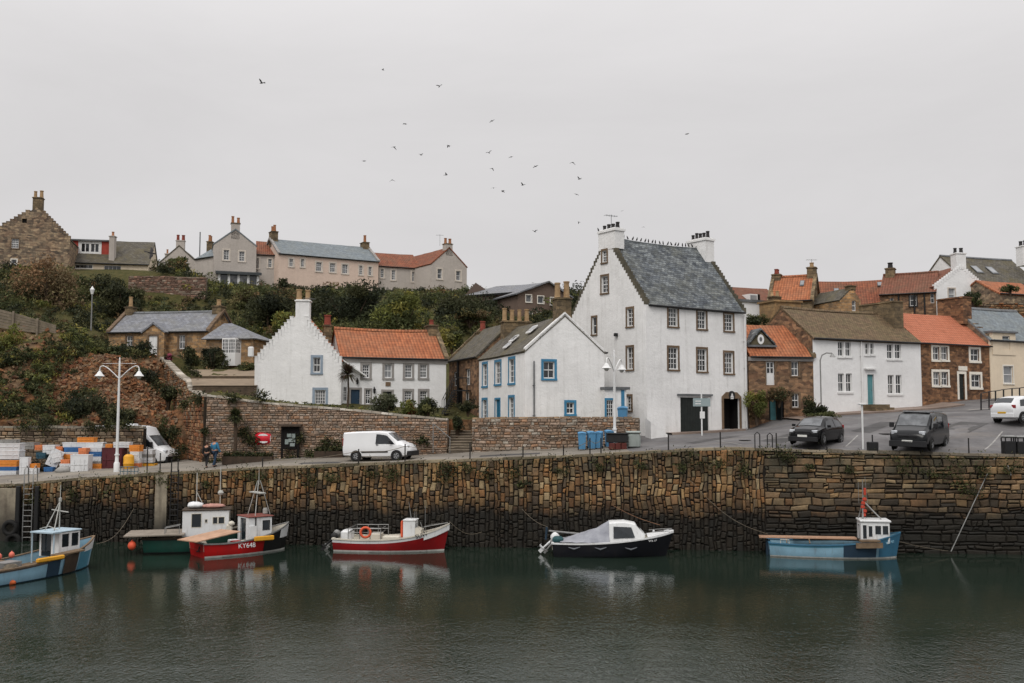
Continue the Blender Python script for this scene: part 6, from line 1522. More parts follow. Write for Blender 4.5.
mb=MB(); mb.obox((.95,-1.24,.62),(1.25,0,.05),(0,.12,0),(0,0,.28)); mb.obox((1.15,-1.2,.95),(.95,0,.03),(0,.5,0),(0,0,.1)); mb.build('gallows_board',TIMB,t)
mb=MB(); mb.tube([(-2.6,-.95,.78),(-2.6,-.95,.98),(-2.2,-1.05,.98),(-2.2,-1.05,.76)],.02,5); mb.build('cleat_rail',CRM,t)
text_mesh('KY 97','registration_letters',M_paint('worn_lettering',lin(120,160,178),.6,.2),t,(2.62,-.74,.92),(rad(70),rad(-10),rad(32)),.2,.006)
# -- red boat, stern quarter
b=P(237,553,51.6); RA=rad(38); t=thing('fishing_boat','bright red fishing boat seen from its stern quarter, with a plywood sheet across its stern','boat',(b.x,b.y,0),RA,local=True)
st=[(-2.3,-2.2,1.1,1.0,.78,-.35),(-1.2,-1.2,1.2,1.1,.74,-.45),(0,0,1.2,1.1,.8,-.5),(1.3,1.25,1.05,.8,1.0,-.5),(2.4,2.25,.6,.4,1.28,-.45),(3.05,2.8,.03,.02,1.5,-.3)]
h_,S_=hull(t,st,[REDB,REDB,WLN,BLKB],.35,TIMB,GALV,CRM,band=.1,boot=.1)
side_panel(t,S_,1.0,3.05,.1,.97,BLKB,'bow_side_panel'); side_panel(t,S_,2.2,3.05,.72,1.0,WHB,'bow_rail_panel',-1,.02); t.scale=(.93,.93,.93)
text_mesh('KY648','registration_letters',WHB,t,(.05,-1.205,.52),(rad(84),0,rad(0)),.36,.008)
mb=MB(); o=Vector((-2.75,-1.25,.9)); mb.obox(o,(2.4,-.02,.38),(-.55,1.35,.03),(0,0,.05)); mb.build('plywood_sheet',PLY,t)
cb,_=cabin(t,1.0,0,.55,1.35,1.5,1.4,WHB,M_paint('red_brown_roof',lin(120,62,52),.5,.2),{'a':[(.3,.72,.0,.93)],'s':[(.62,.9,.5,.85)],'f':[(.1,.45,.5,.85),(.55,.9,.5,.85)]},over=.08,frm=BLKB,glass=WINB)
mb=MB(); mb.tube([(.72,-.78,.6),(.72,-.78,2.0)],.035,6); mb.build('cabin_post',BLKB,t); mb=MB(); mb.obox((.35,-.85,.7),(.4,0,.0),(0,.1,0),(.0,0,.8)); mb.build('side_board',WHB,t)
mb=MB(); top=(1.2,0,4.05)
for x,y in ((.8,-.5),(.8,.5),(1.9,0)): mb.tube([(x,y,2.0),(1.2+(x-1.2)*.12,y*.12,3.9)],.024,6)
mb.tube([(1.2,0,3.7),top,(1.2,0,4.6)],[.03,.02,.01],6); mb.obox((.95,-.75,3.22),(.35,0,0),(0,1.5,0),(0,0,.06)); mb.lathe((1.7,.2,2.05),[(.0,0),(.14,.0),(.14,.2),(.1,.3),(0,.3)],10); mb.build('mast',MST,t)
mb=MB(); mb.bbox(1.0,-1.28,.72,1.15,.14,.26,.04); mb.build('yellow_fender_box',YLW,t)
for k,(x,y,c) in enumerate(((-.2,-.3,REDB),(-.1,.3,WHB),(.35,-.4,CRM))):
    mb=MB(); mb.bbox(x,y,.36,.5,.42,.36,.03); mb.build('deck_box',c,t)
mb=MB(); mb.tube([(-2.3,-.5,.6),(-2.35,-.5,.35),(-2.33,-.2,.3)],.04,5); mb.build('stern_fitting',BLKB,t)
# -- green boat behind it
b=P(191,550,52.6); t=thing('fishing_boat','dark green fishing boat with a timber stern platform and long white cabin','boat',(b.x,b.y,0),rad(13),local=True)
st=[(-2.3,-2.2,1.15,1.0,.82,-.35),(-1.2,-1.2,1.25,1.15,.8,-.45),(0,0,1.25,1.15,.84,-.5),(1.4,1.35,1.1,.9,1.0,-.5),(2.6,2.5,.6,.4,1.25,-.45),(3.3,3.05,.03,.02,1.45,-.3)]
h_,S_=hull(t,st,[BLKB,GRB,BLKB,BLKB],.5,TIMB,TIMD,CRM,band=.12)
mb=MB()
for k in range(8): mb.obox((-3.15+.02*R.random(),-1.5+k*.33,.93),(2.9,0,.02),(0,.31,0),(0,0,.06))
mb.build('stern_platform',M_noise('platform_boards',lin(150,140,128),lin(118,108,98),2.2,.85,.3,.015),t)
cb,_=cabin(t,.75,.1,.75,2.3,1.6,1.35,WHB,TIMD,{'s':[(.2,.4,.38,.88),(.66,.75,.5,.74),(.78,.9,.5,.74),(.49,.53,.55,.66)],'f':[(.1,.45,.45,.85),(.55,.9,.45,.85)],'a':[(.3,.7,.05,.85)]},over=.08,frm=CRM,glass=WINB)
mb=MB(); mb.tube([(.2,.3,2.1),(.2,.3,4.0)],.026,6); mb.tube([(1.4,.2,2.1),(1.4,.2,4.3)],.026,6); mb.lathe((1.42,.2,2.8),[(0,0),(.12,.05),(.16,.15),(.1,.26),(0,.28)],10); mb.tube([(.2,.3,3.0),(.6,.3,2.2)],.02,5); mb.build('mast',MST,t)
def sack(name,label,loc,sx,sy,sz,mat,seed):
    mb=MB(); rows=[]
    for i in range(9):
        ph=-1.45+2.9*i/8; row=[]
        for k in range(14):
            a=2*math.pi*k/14; n_=1+.22*noise.noise(Vector((math.cos(a)*1.5+seed,math.sin(a)*1.5,ph*1.3))); row.append((sx*math.cos(a)*math.cos(ph)*n_,sy*math.sin(a)*math.cos(ph)*n_,sz*(.9+math.sin(ph))*n_*.5+.0))
        rows.append(row)
    mb.grid(rows,closed=True); o=mb.build(name,mat,None,smooth=70); o.location=loc; return tag(o,label,'sack')
c_,s_=math.cos(rad(13)),math.sin(rad(13)); at=lambda x,y,z: (b.x+c_*x-s_*y,b.y+s_*x+c_*y,z)
sack('sack','bulging white sack on the roof of the green boat','%s'%'' or at(.15,.0,2.17),.42,.35,.36,WHB,1.0); sack('net_bundle','pinkish bundled net on the roof of the green boat',at(1.05,-.05,2.17),.62,.4,.24,M_noise('pink_net',lin(186,140,126),lin(150,112,104),5,.9,.5,.02),4.0)
mb=MB(); mb.tube([(-1.2,-1.15,.95),(-1.2,-1.15,1.3),(-.5,-1.15,1.42),(-.5,-1.15,.95)],.025,5); mb.tube([(-1.2,-.6,.95),(-1.2,-.6,1.3),(-.5,-.6,1.42)],.025,5); mb.build('hand_rail',GALV,t)
buoy('buoy','round orange buoy hanging below the stern platform of the green boat',at(-2.75,-1.25,.48),.2,ORG_)
mb=MB(); mb.bbox(1.95,-.9,.95,.3,.3,.45,.05); mb.lathe((2.05,-.95,1.35),[(0,0),(.15,.02),(.17,.1),(.1,.2),(0,.22)],10); mb.build('capstan',CRM,t)
# -- pale blue boat, left foreground
pb=P(95,533,47.6); dirv=Vector((.40,.917)); L8=8.4; c0=Vector((-19.68,47.65))-dirv*(L8/2); RA=math.atan2(dirv.y,dirv.x)
t=thing('fishing_boat','pale blue wooden fishing boat with a white wheelhouse, partly cut off at the left edge','boat',(c0.x,c0.y,0),RA,local=True); t.scale=(.97,.92,.9)
st=[(-4.2,-4.1,1.0,.9,.8,-.4),(-2.4,-2.4,1.3,1.2,.74,-.5),(-.4,-.4,1.38,1.28,.78,-.55),(1.6,1.55,1.25,1.05,.96,-.55),(3.1,2.95,.75,.55,1.24,-.5),(4.2,3.85,.04,.03,1.52,-.3)]
h_,S_=hull(t,st,[M_paint('sheer_strake_dark',lin(88,84,84),.5,.2),LBL,DBL,BLKB],.35,TIMB,TIMB,LBL,band=.14,boot=.06)
side_panel(t,S_,.3,1.25,.06,1.0,DBL,'dark_side_panel'); side_panel(t,S_,1.2,2.5,.06,1.0,TIMD,'rubbing_board',-1,.05); side_panel(t,S_,2.45,3.95,.06,.9,TURQ,'bow_side_panel'); side_panel(t,S_,2.9,4.2,.9,1.0,WHB,'bow_rail_panel',-1,.02)
cb,_=cabin(t,2.15,.0,.8,1.2,1.3,1.2,WHB,PLB,{'s':[(.14,.48,.38,.92),(.6,.94,.38,.92)],'a':[(.08,.6,.0,.93)],'f':[(.08,.46,.4,.9),(.54,.92,.4,.9)]},over=.06,roofh=.08,glass=WINB)
mb=MB(); mb.tube([(1.2,-.72,.5),(1.2,-.72,2.0)],.035,6); mb.tube([(1.2,.72,.5),(1.2,.72,2.0)],.035,6); mb.obox((1.05,-.8,2.0),(.5,0,0),(0,1.5,0),(0,0,.07)); mb.build('shelter_roof',PLB,t)
mb=MB(); mb.tube([(2.1,0,2.1),(2.1,0,4.3)],[.03,.016],6); mb.tube([(1.55,-.3,2.1),(2.1,0,3.5)],.028,5); mb.tube([(1.55,.3,2.1),(2.1,0,3.5)],.028,5); mb.tube([(1.8,-.9,3.0),(2.4,.9,3.0)],.03,5); mb.lathe((2.1,0,3.45),[(0,0),(.07,.02),(.07,.2),(0,.22)],8); mb.tube([(1.5,-.6,2.15),(1.5,.0,2.3),(1.5,.6,2.15)],.02,5); mb.build('mast',MST,t)
mb=MB(); mb.bbox(.45,-1.42,.82,1.5,.16,.22,.05); mb.build('yellow_fender_box',YLW,t)
mb=MB(); mb.obox((1.0,-1.3,.95),(1.5,0,.08),(0,.55,0),(0,0,.07)); mb.build('hauler_table',TIMB,t)
mb=MB(); mb.obox((-4.0,.3,.78),(3.6,.15,0),(0,.6,0),(0,0,.08)); mb.obox((-4.0,-.5,.5),(3.9,0,0),(0,.3,0),(0,0,.1)); mb.build('deck_boards',TIMB,t)
mb=MB(); mb.box(-.6,.1,.35,.9,.8,.5); mb.build('engine_casing',GALV,t)
c_,s_=math.cos(RA),math.sin(RA); at=lambda x,y,z: (c0.x+c_*x*.97-s_*y*.92,c0.y+s_*x*.97+c_*y*.92,z*.9)
buoy('buoy','larger salmon buoy on the far side deck of the pale blue boat',at(-.35,1.0,1.0),.14,PINK); buoy('buoy','smaller salmon buoy next to the wheelhouse of the pale blue boat',at(.3,.95,1.0),.12,PINK)
f=MB(); f.tube([(0,0,0),(.25,0,.02),(.75,0,.02),(1.0,0,0)],[.06,.15,.15,.05],10); o=f.build('fender',M_paint('orange_fender',lin(206,98,46),.5,.2),None,smooth=50); q=PZ(1,583,.05); o.location=(q.x-.55,q.y-.1,.08); o.scale=(1.2,1.2,1.2); tag(o,'long orange fender floating beside the pale blue boat','fender')

# -- deck clutter: coils, baskets and creels lying in the boats
def coil(label,loc,r,mat=ROPE):
    mb=MB()
    for k in range(4): rr=r*(1-.13*k); mb.tube([(rr*math.cos(a)+R.gauss(0,.012),rr*math.sin(a),.03+.035*k) for a in np.linspace(0,6.283,18)],.026,5)
    o=mb.build('rope_coil',mat,None,smooth=60); o.location=loc; tag(o,label,'rope')
def creel(label,loc,rz,mat):
    mb=MB(); n=6
    for i in range(n):
        x=-.36+.72*i/(n-1); mb.tube([(x,-.22,0)]+[(x,-.22*math.cos(a),.12+.2*math.sin(a)) for a in np.linspace(0,math.pi,7)]+[(x,.22,0)],.012,4)
    for y,z in ((-.22,.02),(.22,.02),(-.2,.2),(.2,.2),(0,.32)): mb.tube([(-.38,y,z),(.38,y,z)],.012,4)
    for i in range(9): a=math.pi*i/8; mb.tube([(-.38,-.21*math.cos(a),.1+.2*math.sin(a)),(.38,-.21*math.cos(a),.1+.2*math.sin(a))],.006,3)
    mb.box(0,0,-.01,.76,.46,.03); o=mb.build('lobster_creel',mat,None); o.location=loc; o.rotation_euler=(0,0,rz); tag(o,label,'creel')
CRL=M_noise('creel_twine',lin(44,58,62),lin(30,38,40),6,.9,0); CRL2=M_noise('orange_twine',lin(150,92,60),lin(112,70,50),6,.9,0)
coil('pale rope coil on the forward deck boards of the pale blue boat',at(-.9,-.55,.62),.3); coil('orange rope coil near the cut-off end of the pale blue boat',at(-1.9,.5,.9),.28,CRL2)
creel('dark lobster creel on the deck boards of the pale blue boat',at(-1.4,.55,.9),RA+.3,CRL)
# ------------------------------------------------------------------ vehicles
CARB=M_noise('black_car_paint',lin(14,15,17),lin(11,12,13),.7,.14,0,spec=.22); CARG=M_noise('dark_grey_van_paint',lin(27,29,31),lin(22,23,25),.7,.16,0,spec=.25); CARW=M_noise('white_car_paint',(.74,.75,.76,1),(.68,.69,.70,1),.8,.28,0,spec=.5)
PLAS=M_noise('dark_bumper_plastic',lin(38,38,40),lin(30,30,32),2,.6,.1,.005); CGL=M_glass('vehicle_glass',(.012,.015,.018,1),.05,(.03,.035,.04,1)); SCRN=M_glass('vehicle_windscreen',(.05,.055,.06,1),.05,(.16,.17,.18,1)); HLMP=M_noise('headlamp_glass',lin(206,210,214),lin(150,154,160),5,.12,0,spec=.8); TLMP=M_noise('tail_lamp_red',lin(150,24,26),lin(120,18,20),4,.25,0,spec=.6); RIM=M_noise('wheel_alloy',lin(168,170,172),lin(130,132,134),5,.35,0,metal=.6); PLW=M_noise('plate_white',lin(220,220,216),lin(205,205,200),3,.5,0); PLY_=M_noise('plate_yellow',lin(224,176,40),lin(206,160,36),3,.5,0)
def vehicle(name,label,cat,loc,rz,st,paint,wheels,wr,side,screen,rear=None,low=None,lamps=(),tail=(),plate=None,rplate=None,extras=None,pitch=0,roll=0,sc=1):
    t=thing(name,label,cat,loc,rz,local=True); t.rotation_euler=(roll,pitch,rz); t.scale=(sc,sc,sc)
    X=[s[0] for s in st]
    def at(x): return [float(np.interp(x,X,[s[k] for s in st])) for k in range(1,6)]
    xs=sorted(set(list(np.linspace(X[0],X[-1],34))+X))
    def sec(x):
        zl,zb,zr,hw,hr=at(x); h=[(0,zl),(hw*.86,zl),(hw*.97,zl+.07),(hw,zl+(zb-zl)*.45),(hw*.99,zl+(zb-zl)*.8),(hw*.965,zb),(hr+.025,zr-.07),(hr-.07,zr),(0,zr+.025)]
        return [(x,-y,z) for y,z in h]+[(x,y,z) for y,z in h[::-1][1:-1]]
    mb=MB(); rows=[sec(x) for x in xs]; mb.grid(rows,closed=True,flip=True,m=lambda j,i: 1 if low and (i in(1,2,13,14,) ) and False else 0); mb.face(rows[0]); mb.face(rows[-1][::-1])
    body=mb.build('body',paint,t,smooth=32)
    def sp(x,f,sg,o=.012):
        zl,zb,zr,hw,hr=at(x); y0,y1=hw*.965,hr+.025; return (x,sg*(y0+(y1-y0)*f+o),zb+(zr-.07-zb)*f+.002)
    for poly in side:
        for sg in (-1,1):
            g=MB(); n=6; lo=[(x,f) for x,f in poly[0]]; hi=[(x,f) for x,f in poly[1]]
            L_=[sp(np.interp(k/n,[0,1],[lo[0][0],lo[-1][0]]),np.interp(k/n,[0,1],[lo[0][1],lo[-1][1]]),sg) for k in range(n+1)]; H_=[sp(np.interp(k/n,[0,1],[hi[0][0],hi[-1][0]]),np.interp(k/n,[0,1],[hi[0][1],hi[-1][1]]),sg) for k in range(n+1)]
            g.grid([L_,H_],flip=sg>0); g.build('side_window',CGL,t,smooth=60)
    for nm,ab,m in (('windscreen',screen,SCRN),('rear_window',rear,CGL)):
        if not ab: continue
        (xa,xb)=ab; g=MB(); R_=[]
        for k in range(5):
            x=xa+(xb-xa)*k/4; zl,zb,zr,hw,hr=at(x); zz=zr+.012; R_.append([(x,y*(hr-.06),zz+.022*(1-abs(y))) for y in (-1,-.5,0,.5,1)])
        g.grid(R_); g.build(nm,m,t,smooth=60)
    for x in wheels:
        for sg in (-1,1):
            zl,zb,zr,hw,hr=at(x); y=sg*(hw-.1)
            a=MB(); a.lathe((x,sg*(hw*.995+.006),wr),[(wr*1.0,-.01*sg),(wr*1.2,-.01*sg),(wr*1.2,0.004*sg),(0,0.004*sg)],22,axis='y'); ar=a.build('wheel_arch',PLAS,t)
            w_=MB(); p=[(wr*.62,-.1),(wr*.93,-.1),(wr,-.07),(wr,.07),(wr*.93,.1),(wr*.62,.1)]; w_.lathe((x,y+sg*.035,wr),p,22,axis='y'); o=w_.build('wheel',TYRE,t,smooth=40)
            r_=MB(); r_.lathe((x,y+sg*.035,wr),[(wr*.64,.085*sg),(wr*.55,.095*sg),(wr*.5,.05*sg),(0,.06*sg)],20,axis='y')
            for k in range(5):
                an=k*1.2566; c_,s_=math.cos(an),math.sin(an); q=lambda r,w: (x+c_*r-s_*w,y+sg*.035+sg*.105,wr+s_*r+c_*w); r_.face([q(.04,-.05),q(wr*.58,-.03),q(wr*.58,.03),q(.04,.05)])
            r_.build('rim',RIM,o)
    def bx(nm,m,c,s,par=t,bev=.025): mb=MB(); mb.bbox(c[0],c[1],c[2],s[0],s[1],s[2],min(bev,min(s)*.4)); return mb.build(nm,m,par,smooth=40)
    for (x,y,z,sx_,sy_,sz) in lamps:
        for sg in (-1,1): bx('headlight',HLMP,(x,sg*y,z),(sx_,sy_,sz))
    for (x,y,z,sx_,sy_,sz) in tail:
        for sg in (-1,1): bx('tail_light',TLMP,(x,sg*y,z),(sx_,sy_,sz))
    if plate: bx('number_plate',PLW,plate,(.02,.52,.11),bev=.005)
    if rplate: bx('number_plate',PLY_,rplate,(.02,.52,.12),bev=.005)
    for e_ in (extras or []): bx(e_[0],e_[1],e_[2],e_[3])
    return t
p=P(380.5,461,58.6); zv=low(p.x,p.y)
vehicle('parked_van','white panel van with black bumper parked on the quay','van',(p.x,p.y,zv),rad(-13),
  [(-2.2,.5,1.02,1.62,.82,.70),(-2.13,.34,1.02,1.79,.9,.76),(-1.2,.26,1.02,1.83,.91,.77),(.2,.24,1.02,1.84,.91,.77),(.72,.24,1.02,1.78,.91,.74),(1.42,.24,1.0,1.2,.91,.76),(1.62,.25,.98,1.1,.9,.76),(2.0,.28,.86,.98,.87,.72),(2.17,.34,.7,.78,.74,.62),(2.22,.4,.6,.66,.66,.55)],CARW,(-1.28,1.38),.31,
  [([(.0,.04),(1.28,.04)],[(.06,.86),(.76,.8)])],(.8,1.4),None,lamps=[(2.0,.62,.74,.22,.22,.2)],tail=[(-2.16,.8,.95,.08,.1,.5)],plate=(2.24,0,.42),pitch=rad(-1.2),sc=.93,
  extras=[('front_bumper',PLAS,(2.1,0,.3),(.36,1.66,.3)),('side_moulding',PLAS,(-.05,-.915,.52),(1.75,.03,.1)),('side_moulding',PLAS,(-.05,.915,.52),(1.75,.03,.1)),('rear_bumper',PLAS,(-2.15,0,.34),(.16,1.6,.2)),('wing_mirror',PLAS,(1.02,-1.02,1.08),(.14,.2,.2)),('wing_mirror',PLAS,(1.02,1.02,1.08),(.14,.2,.2)),('door_handle',PLAS,(.12,-.92,.98),(.16,.04,.05))])
p=P(817,448.5,54.3); zv=low(p.x,p.y)
HB=[(-2.0,.46,.82,.95,.72,.6),(-1.9,.3,.86,1.18,.82,.62),(-1.55,.24,.9,1.38,.87,.6),(-.7,.2,.9,1.47,.88,.6),(.1,.2,.9,1.45,.88,.6),(.5,.2,.9,1.36,.88,.58),(1.15,.2,.88,.96,.87,.68),(1.5,.22,.82,.9,.86,.68),(1.88,.26,.72,.8,.8,.62),(2.05,.32,.58,.66,.66,.5)]
ext=[('front_bumper',PLAS,(1.95,0,.16),(.28,1.54,.26)),('grille',PLAS,(2.03,0,.5),(.06,.8,.14)),('wing_mirror',CARB,(.82,-.98,.92),(.14,.18,.14)),('wing_mirror',CARB,(.82,.98,.92),(.14,.18,.14))]
vehicle('parked_car','black hatchback car parked nose to the wall on the car park','car',(p.x,p.y,zv+.02),rad(-128),HB,CARB,(-1.25,1.28),.31,[([(-.42,.06),(.98,.06)],[(-.42,.86),(.5,.82)]),([(-1.5,.15),(-.5,.06)],[(-1.32,.8),(-.5,.86)])],(.52,1.12),(-1.88,-1.5),lamps=[(1.86,.6,.62,.24,.3,.15)],tail=[(-1.9,.7,.8,.1,.2,.24)],plate=(2.07,0,.4),extras=ext+[('door_handle',CARB,(-.2,-.885,.86),(.14,.03,.04))],roll=rad(-1.5))
p=P(920,453,53.2); zv=low(p.x,p.y)
vehicle('parked_van','dark grey passenger van with silver roof trim parked facing the harbour wall','van',(p.x,p.y,zv+.02),rad(-126),
  [(-2.5,.5,1.1,1.7,.82,.7),(-2.42,.34,1.1,1.9,.95,.8),(-1.2,.26,1.1,1.96,.97,.82),(.4,.26,1.1,1.96,.97,.82),(.95,.26,1.1,1.86,.97,.8),(1.7,.26,1.06,1.22,.96,.8),(1.9,.27,1.02,1.14,.95,.8),(2.3,.3,.9,1.0,.92,.76),(2.47,.34,.74,.82,.82,.68),(2.52,.4,.62,.7,.74,.6)],CARG,(-1.5,1.5),.34,
  [([(.2,.04),(1.55,.04)],[(.24,.86),(1.0,.82)]),([(-1.0,.06),(.08,.06)],[(-1.0,.86),(.08,.86)]),([(-2.3,.06),(-1.1,.06)],[(-2.25,.86),(-1.1,.86)])],(1.0,1.66),(-2.48,-2.44),lamps=[(2.26,.68,.8,.3,.3,.2)],tail=[(-2.44,.85,.9,.08,.14,.5)],plate=(2.54,0,.42),roll=rad(-1.5),
  extras=[('front_bumper',PLAS,(2.4,0,.18),(.3,1.8,.32)),('grille',PLAS,(2.48,0,.6),(.08,1.0,.2)),('wing_mirror',PLAS,(1.3,-1.1,1.15),(.16,.22,.26)),('wing_mirror',PLAS,(1.3,1.1,1.15),(.16,.22,.26)),('roof_rail',RIM,(-.7,-.72,1.99),(2.4,.05,.05)),('roof_rail',RIM,(-.7,.72,1.99),(2.4,.05,.05)),('roof_window',CGL,(-.6,0,1.975),(1.2,.9,.03)),('roof_trim',RIM,(.62,0,1.955),(.4,1.3,.03))])
p=P(1023,427.5,58.0); zv=low(p.x,p.y)
vehicle('parked_car','small white hatchback car seen from behind at the right edge of the street','car',(p.x,p.y,zv+.02),rad(28),
  [(-1.8,.46,.82,.92,.7,.58),(-1.72,.3,.86,1.12,.79,.6),(-1.35,.24,.92,1.42,.83,.58),(-.6,.2,.92,1.5,.83,.58),(.1,.2,.92,1.47,.83,.58),(.45,.2,.92,1.38,.83,.56),(1.05,.2,.9,.98,.82,.64),(1.4,.22,.82,.9,.8,.64),(1.7,.26,.7,.78,.74,.58),(1.82,.32,.56,.64,.62,.48)],CARW,(-1.12,1.18),.3,[([(-1.25,.08),(.9,.06)],[(-1.05,.84),(.45,.82)])],(.48,1.02),(-1.68,-1.36),lamps=[(1.66,.56,.62,.22,.26,.18)],tail=[(-1.68,.68,.86,.14,.22,.2)],rplate=(-1.82,0,.55),
  extras=[('rear_bumper',CARW,(-1.72,0,.34),(.22,1.45,.26)),('wing_mirror',CARW,(.78,-.94,.94),(.12,.18,.14)),('wing_mirror',CARW,(.78,.94,.94),(.12,.18,.14))],pitch=rad(-3),roll=rad(0))
p=P(139,463,67.9)
vehicle('campervan','white high-roofed campervan parked behind the yard wall','campervan',(p.x-.3,67.6,ZY(466.5,67.6)),rad(-10),
  [(-2.9,.6,1.4,2.5,.9,.8),(-2.8,.4,1.4,2.72,1.02,.9),(.6,.35,1.4,2.74,1.02,.88),(1.2,.35,1.4,2.62,1.02,.82),(1.55,.35,1.36,2.1,1.0,.8),(2.25,.35,1.2,1.36,.98,.78),(2.75,.4,1.0,1.12,.92,.74),(2.95,.45,.8,.9,.8,.6)],CARW,(-1.8,1.9),.36,[([(1.0,.04),(2.05,.04)],[(1.0,.55),(1.58,.7)])],(1.56,2.2),None,lamps=[(2.72,.68,.9,.24,.3,.24)],
  extras=[('roof_vent',CARW,(-.2,0,2.74),(.7,.6,.14)),('front_bumper',PLAS,(2.86,0,.36),(.26,1.7,.36)),('wing_mirror',PLAS,(1.95,-1.12,1.35),(.14,.2,.34))])
# ------------------------------------------------------------------ quay furniture
def post_at(px,py,Y=None):
    if Y is None:
        Y=55
        for _ in range(4): X=P(px,py,Y).x; Y=WY(X)+.35
    p=P(px,py,Y); return Vector((p.x,p.y,low(p.x,p.y)))
LPW=M_paint('lamp_white_paint',(.74,.745,.74,1),.4,.1)
def double_lamp(label,px,yb,yt,Y,rz=0,arms=True):
    b=P(px,yb,Y); b.z=low(b.x,b.y); H=ZY(yt,Y)-b.z; t=thing('harbour_lamp',label,'street lamp',tuple(b))
    mb=MB(); mb.lathe(b,[(.17,-.05),(.17,.5),(.14,.55),(.11,.6),(.085,1.2),(.075,H*.6),(.055,H*.86),(.05,H-.25),(.03,H-.2),(.045,H-.1),(0,H)],12); mb.lathe(b,[(.0,.95),(.14,.97),(.14,1.05),(0,1.07)],12); mb.build('post',LPW,t,smooth=40)
    for sg in (-1,1):
        d=Vector((math.cos(rz)*sg,math.sin(rz)*sg,0)); hz=H-.95; a=MB(); pts=[b+Vector((0,0,hz-.35))]
        for k in range(9): an=k/8*math.pi*.62; pts.append(b+d*(.06+1.12*math.sin(an*.8))+Vector((0,0,hz-.3+.72*math.sin(an*1.25))))
        a.tube(pts,.032,6); a.tube([b+Vector((0,0,H-.38)),b+d*1.0+Vector((0,0,H-.4))],.012,5); a.build('arm',LPW,t,smooth=60)
        e=pts[-1]; s=MB(); s.lathe(e+Vector((0,0,-.38)),[(.0,-.02),(.14,-.02),(.27,.0),(.29,.02),(.17,.15),(.11,.26),(.05,.32),(.045,.42),(0,.44)],14); sh=s.build('lamp_shade',LPW,t,smooth=40)
        g=MB(); g.lathe(e+Vector((0,0,-.38)),[(0,-.16),(.08,-.14),(.13,-.08),(.14,-.02)],10); g.build('lamp_bowl',M_noise('lamp_bowl_glass',lin(190,190,186),lin(170,170,166),3,.2,0,spec=.6),sh,smooth=50)
    return t
double_lamp('tall white harbour lamp with two bell shades beside the fish boxes',116.5,472,357,59.5)
double_lamp('white harbour lamp with bell shades in front of the white gabled house',614.8,443,349.5,58.2,rad(62))
b=P(91,331,88); t=thing('street_lamp','small pale lantern lamp post on the hillside below the dormer house','street lamp',tuple(b)); H=ZY(286,88)-b.z
mb=MB(); mb.lathe(b,[(.09,-.3),(.07,.6),(.05,H-.8),(.1,H-.75)],8); mb.build('post',GALV,t); mb=MB(); mb.lathe(b+Vector((0,0,H-.75)),[(.1,0),(.2,.4),(.22,.42),(.08,.62),(.02,.75),(0,.75)],8); mb.build('lantern',LPW,t)
# wall-hugging swan-neck lamp by the white house
b=post_at(821.5,417,66.8); t=thing('street_lamp','thin grey swan-neck lamp beside the left corner of the white house','street lamp',tuple(b)); H=ZY(353,66.8)-b.z
mb=MB(); mb.tube([b,b+Vector((0,0,H-.5)),b+Vector((.12,0,H-.15)),b+Vector((.4,-.1,H)),b+Vector((.75,-.15,H-.02))],.045,6); mb.build('post',GALV,t,smooth=50); mb=MB(); mb.lathe(b+Vector((.78,-.15,H-.28)),[(.0,0),(.2,.0),(.1,.16),(.04,.26),(0,.28)],10); mb.build('lamp_shade',GALV,t)
# signs
SIGN=M_noise('pale_sign_grey',lin(150,164,166),lin(138,152,154),1,.6,0)
b=post_at(702,437,60.5); t=thing('road_sign','pale blue-grey parking sign on a white post before the dark garage door','sign',tuple(b)); H=ZY(383,60.5)-b.z
mb=MB(); mb.tube([b,b+Vector((0,0,H))],.045,8); mb.build('post',LPW,t); mb=MB(); mb.bbox(b.x,b.y-.06,ZY(406.5,60.5),1.05,.04,ZY(398.3,60.5)-ZY(406.5,60.5),.012); mb.build('sign_panel',SIGN,t); mb=MB(); mb.bbox(b.x+.03,b.y-.06,ZY(418.5,60.5),.3,.03,.42,.01); mb.build('notice',LPW,t)
mb=MB(); 
for k in range(2): mb.bbox(b.x-.22,b.y-.085,ZY(404.3-k*2.6,60.5),.34,.012,.06,.004)
mb.build('sign_symbol',WPNT,t)
b=post_at(863.2,452,52.9); t=thing('sign_post','tall slim white post with a flat box sign edge-on at the harbour wall','sign',tuple(b)); H=ZY(404,52.9)-b.z
mb=MB(); mb.tube([b,b+Vector((0,0,H))],.05,8); mb.build('post',LPW,t); mb=MB(); mb.bbox(b.x,b.y,b.z+H-.05,.36,.3,.1,.02); mb.build('sign_box',LPW,t)
# black boxes and bins on the car park edge
b=post_at(872.7,452.5); t=thing('litter_box','small black square box on a short post at the wall edge','bin',tuple(b)); mb=MB(); mb.bbox(b.x,b.y,b.z+.06,.5,.4,.48,.03); mb.build('box',BLACK,t); mb=MB(); mb.tube([b,b+Vector((0,0,.9))],.035,6); mb.build('post',BLACK,t)
for k,px in enumerate((1009,1021.5)):
    b=post_at(px,457); t=thing('litter_bin',('left black square litter bin with a silver hood at the right edge','right black square litter bin with a silver hood, cut by the right edge')[k],'bin',tuple(b))
    mb=MB(); mb.bbox(b.x,b.y,b.z,.58,.5,.72,.04); mb.build('bin_body',BLACK,t); mb=MB(); mb.bbox(b.x,b.y,b.z+.88,.6,.52,.14,.06); mb.build('hood',GALV,t); mb=MB()
    for sx_ in (-.26,.26):
        for sy_ in (-.22,.22): mb.box(b.x+sx_,b.y+sy_,b.z+.7,.05,.05,.2)
    mb.build('hood_post',BLACK,t)
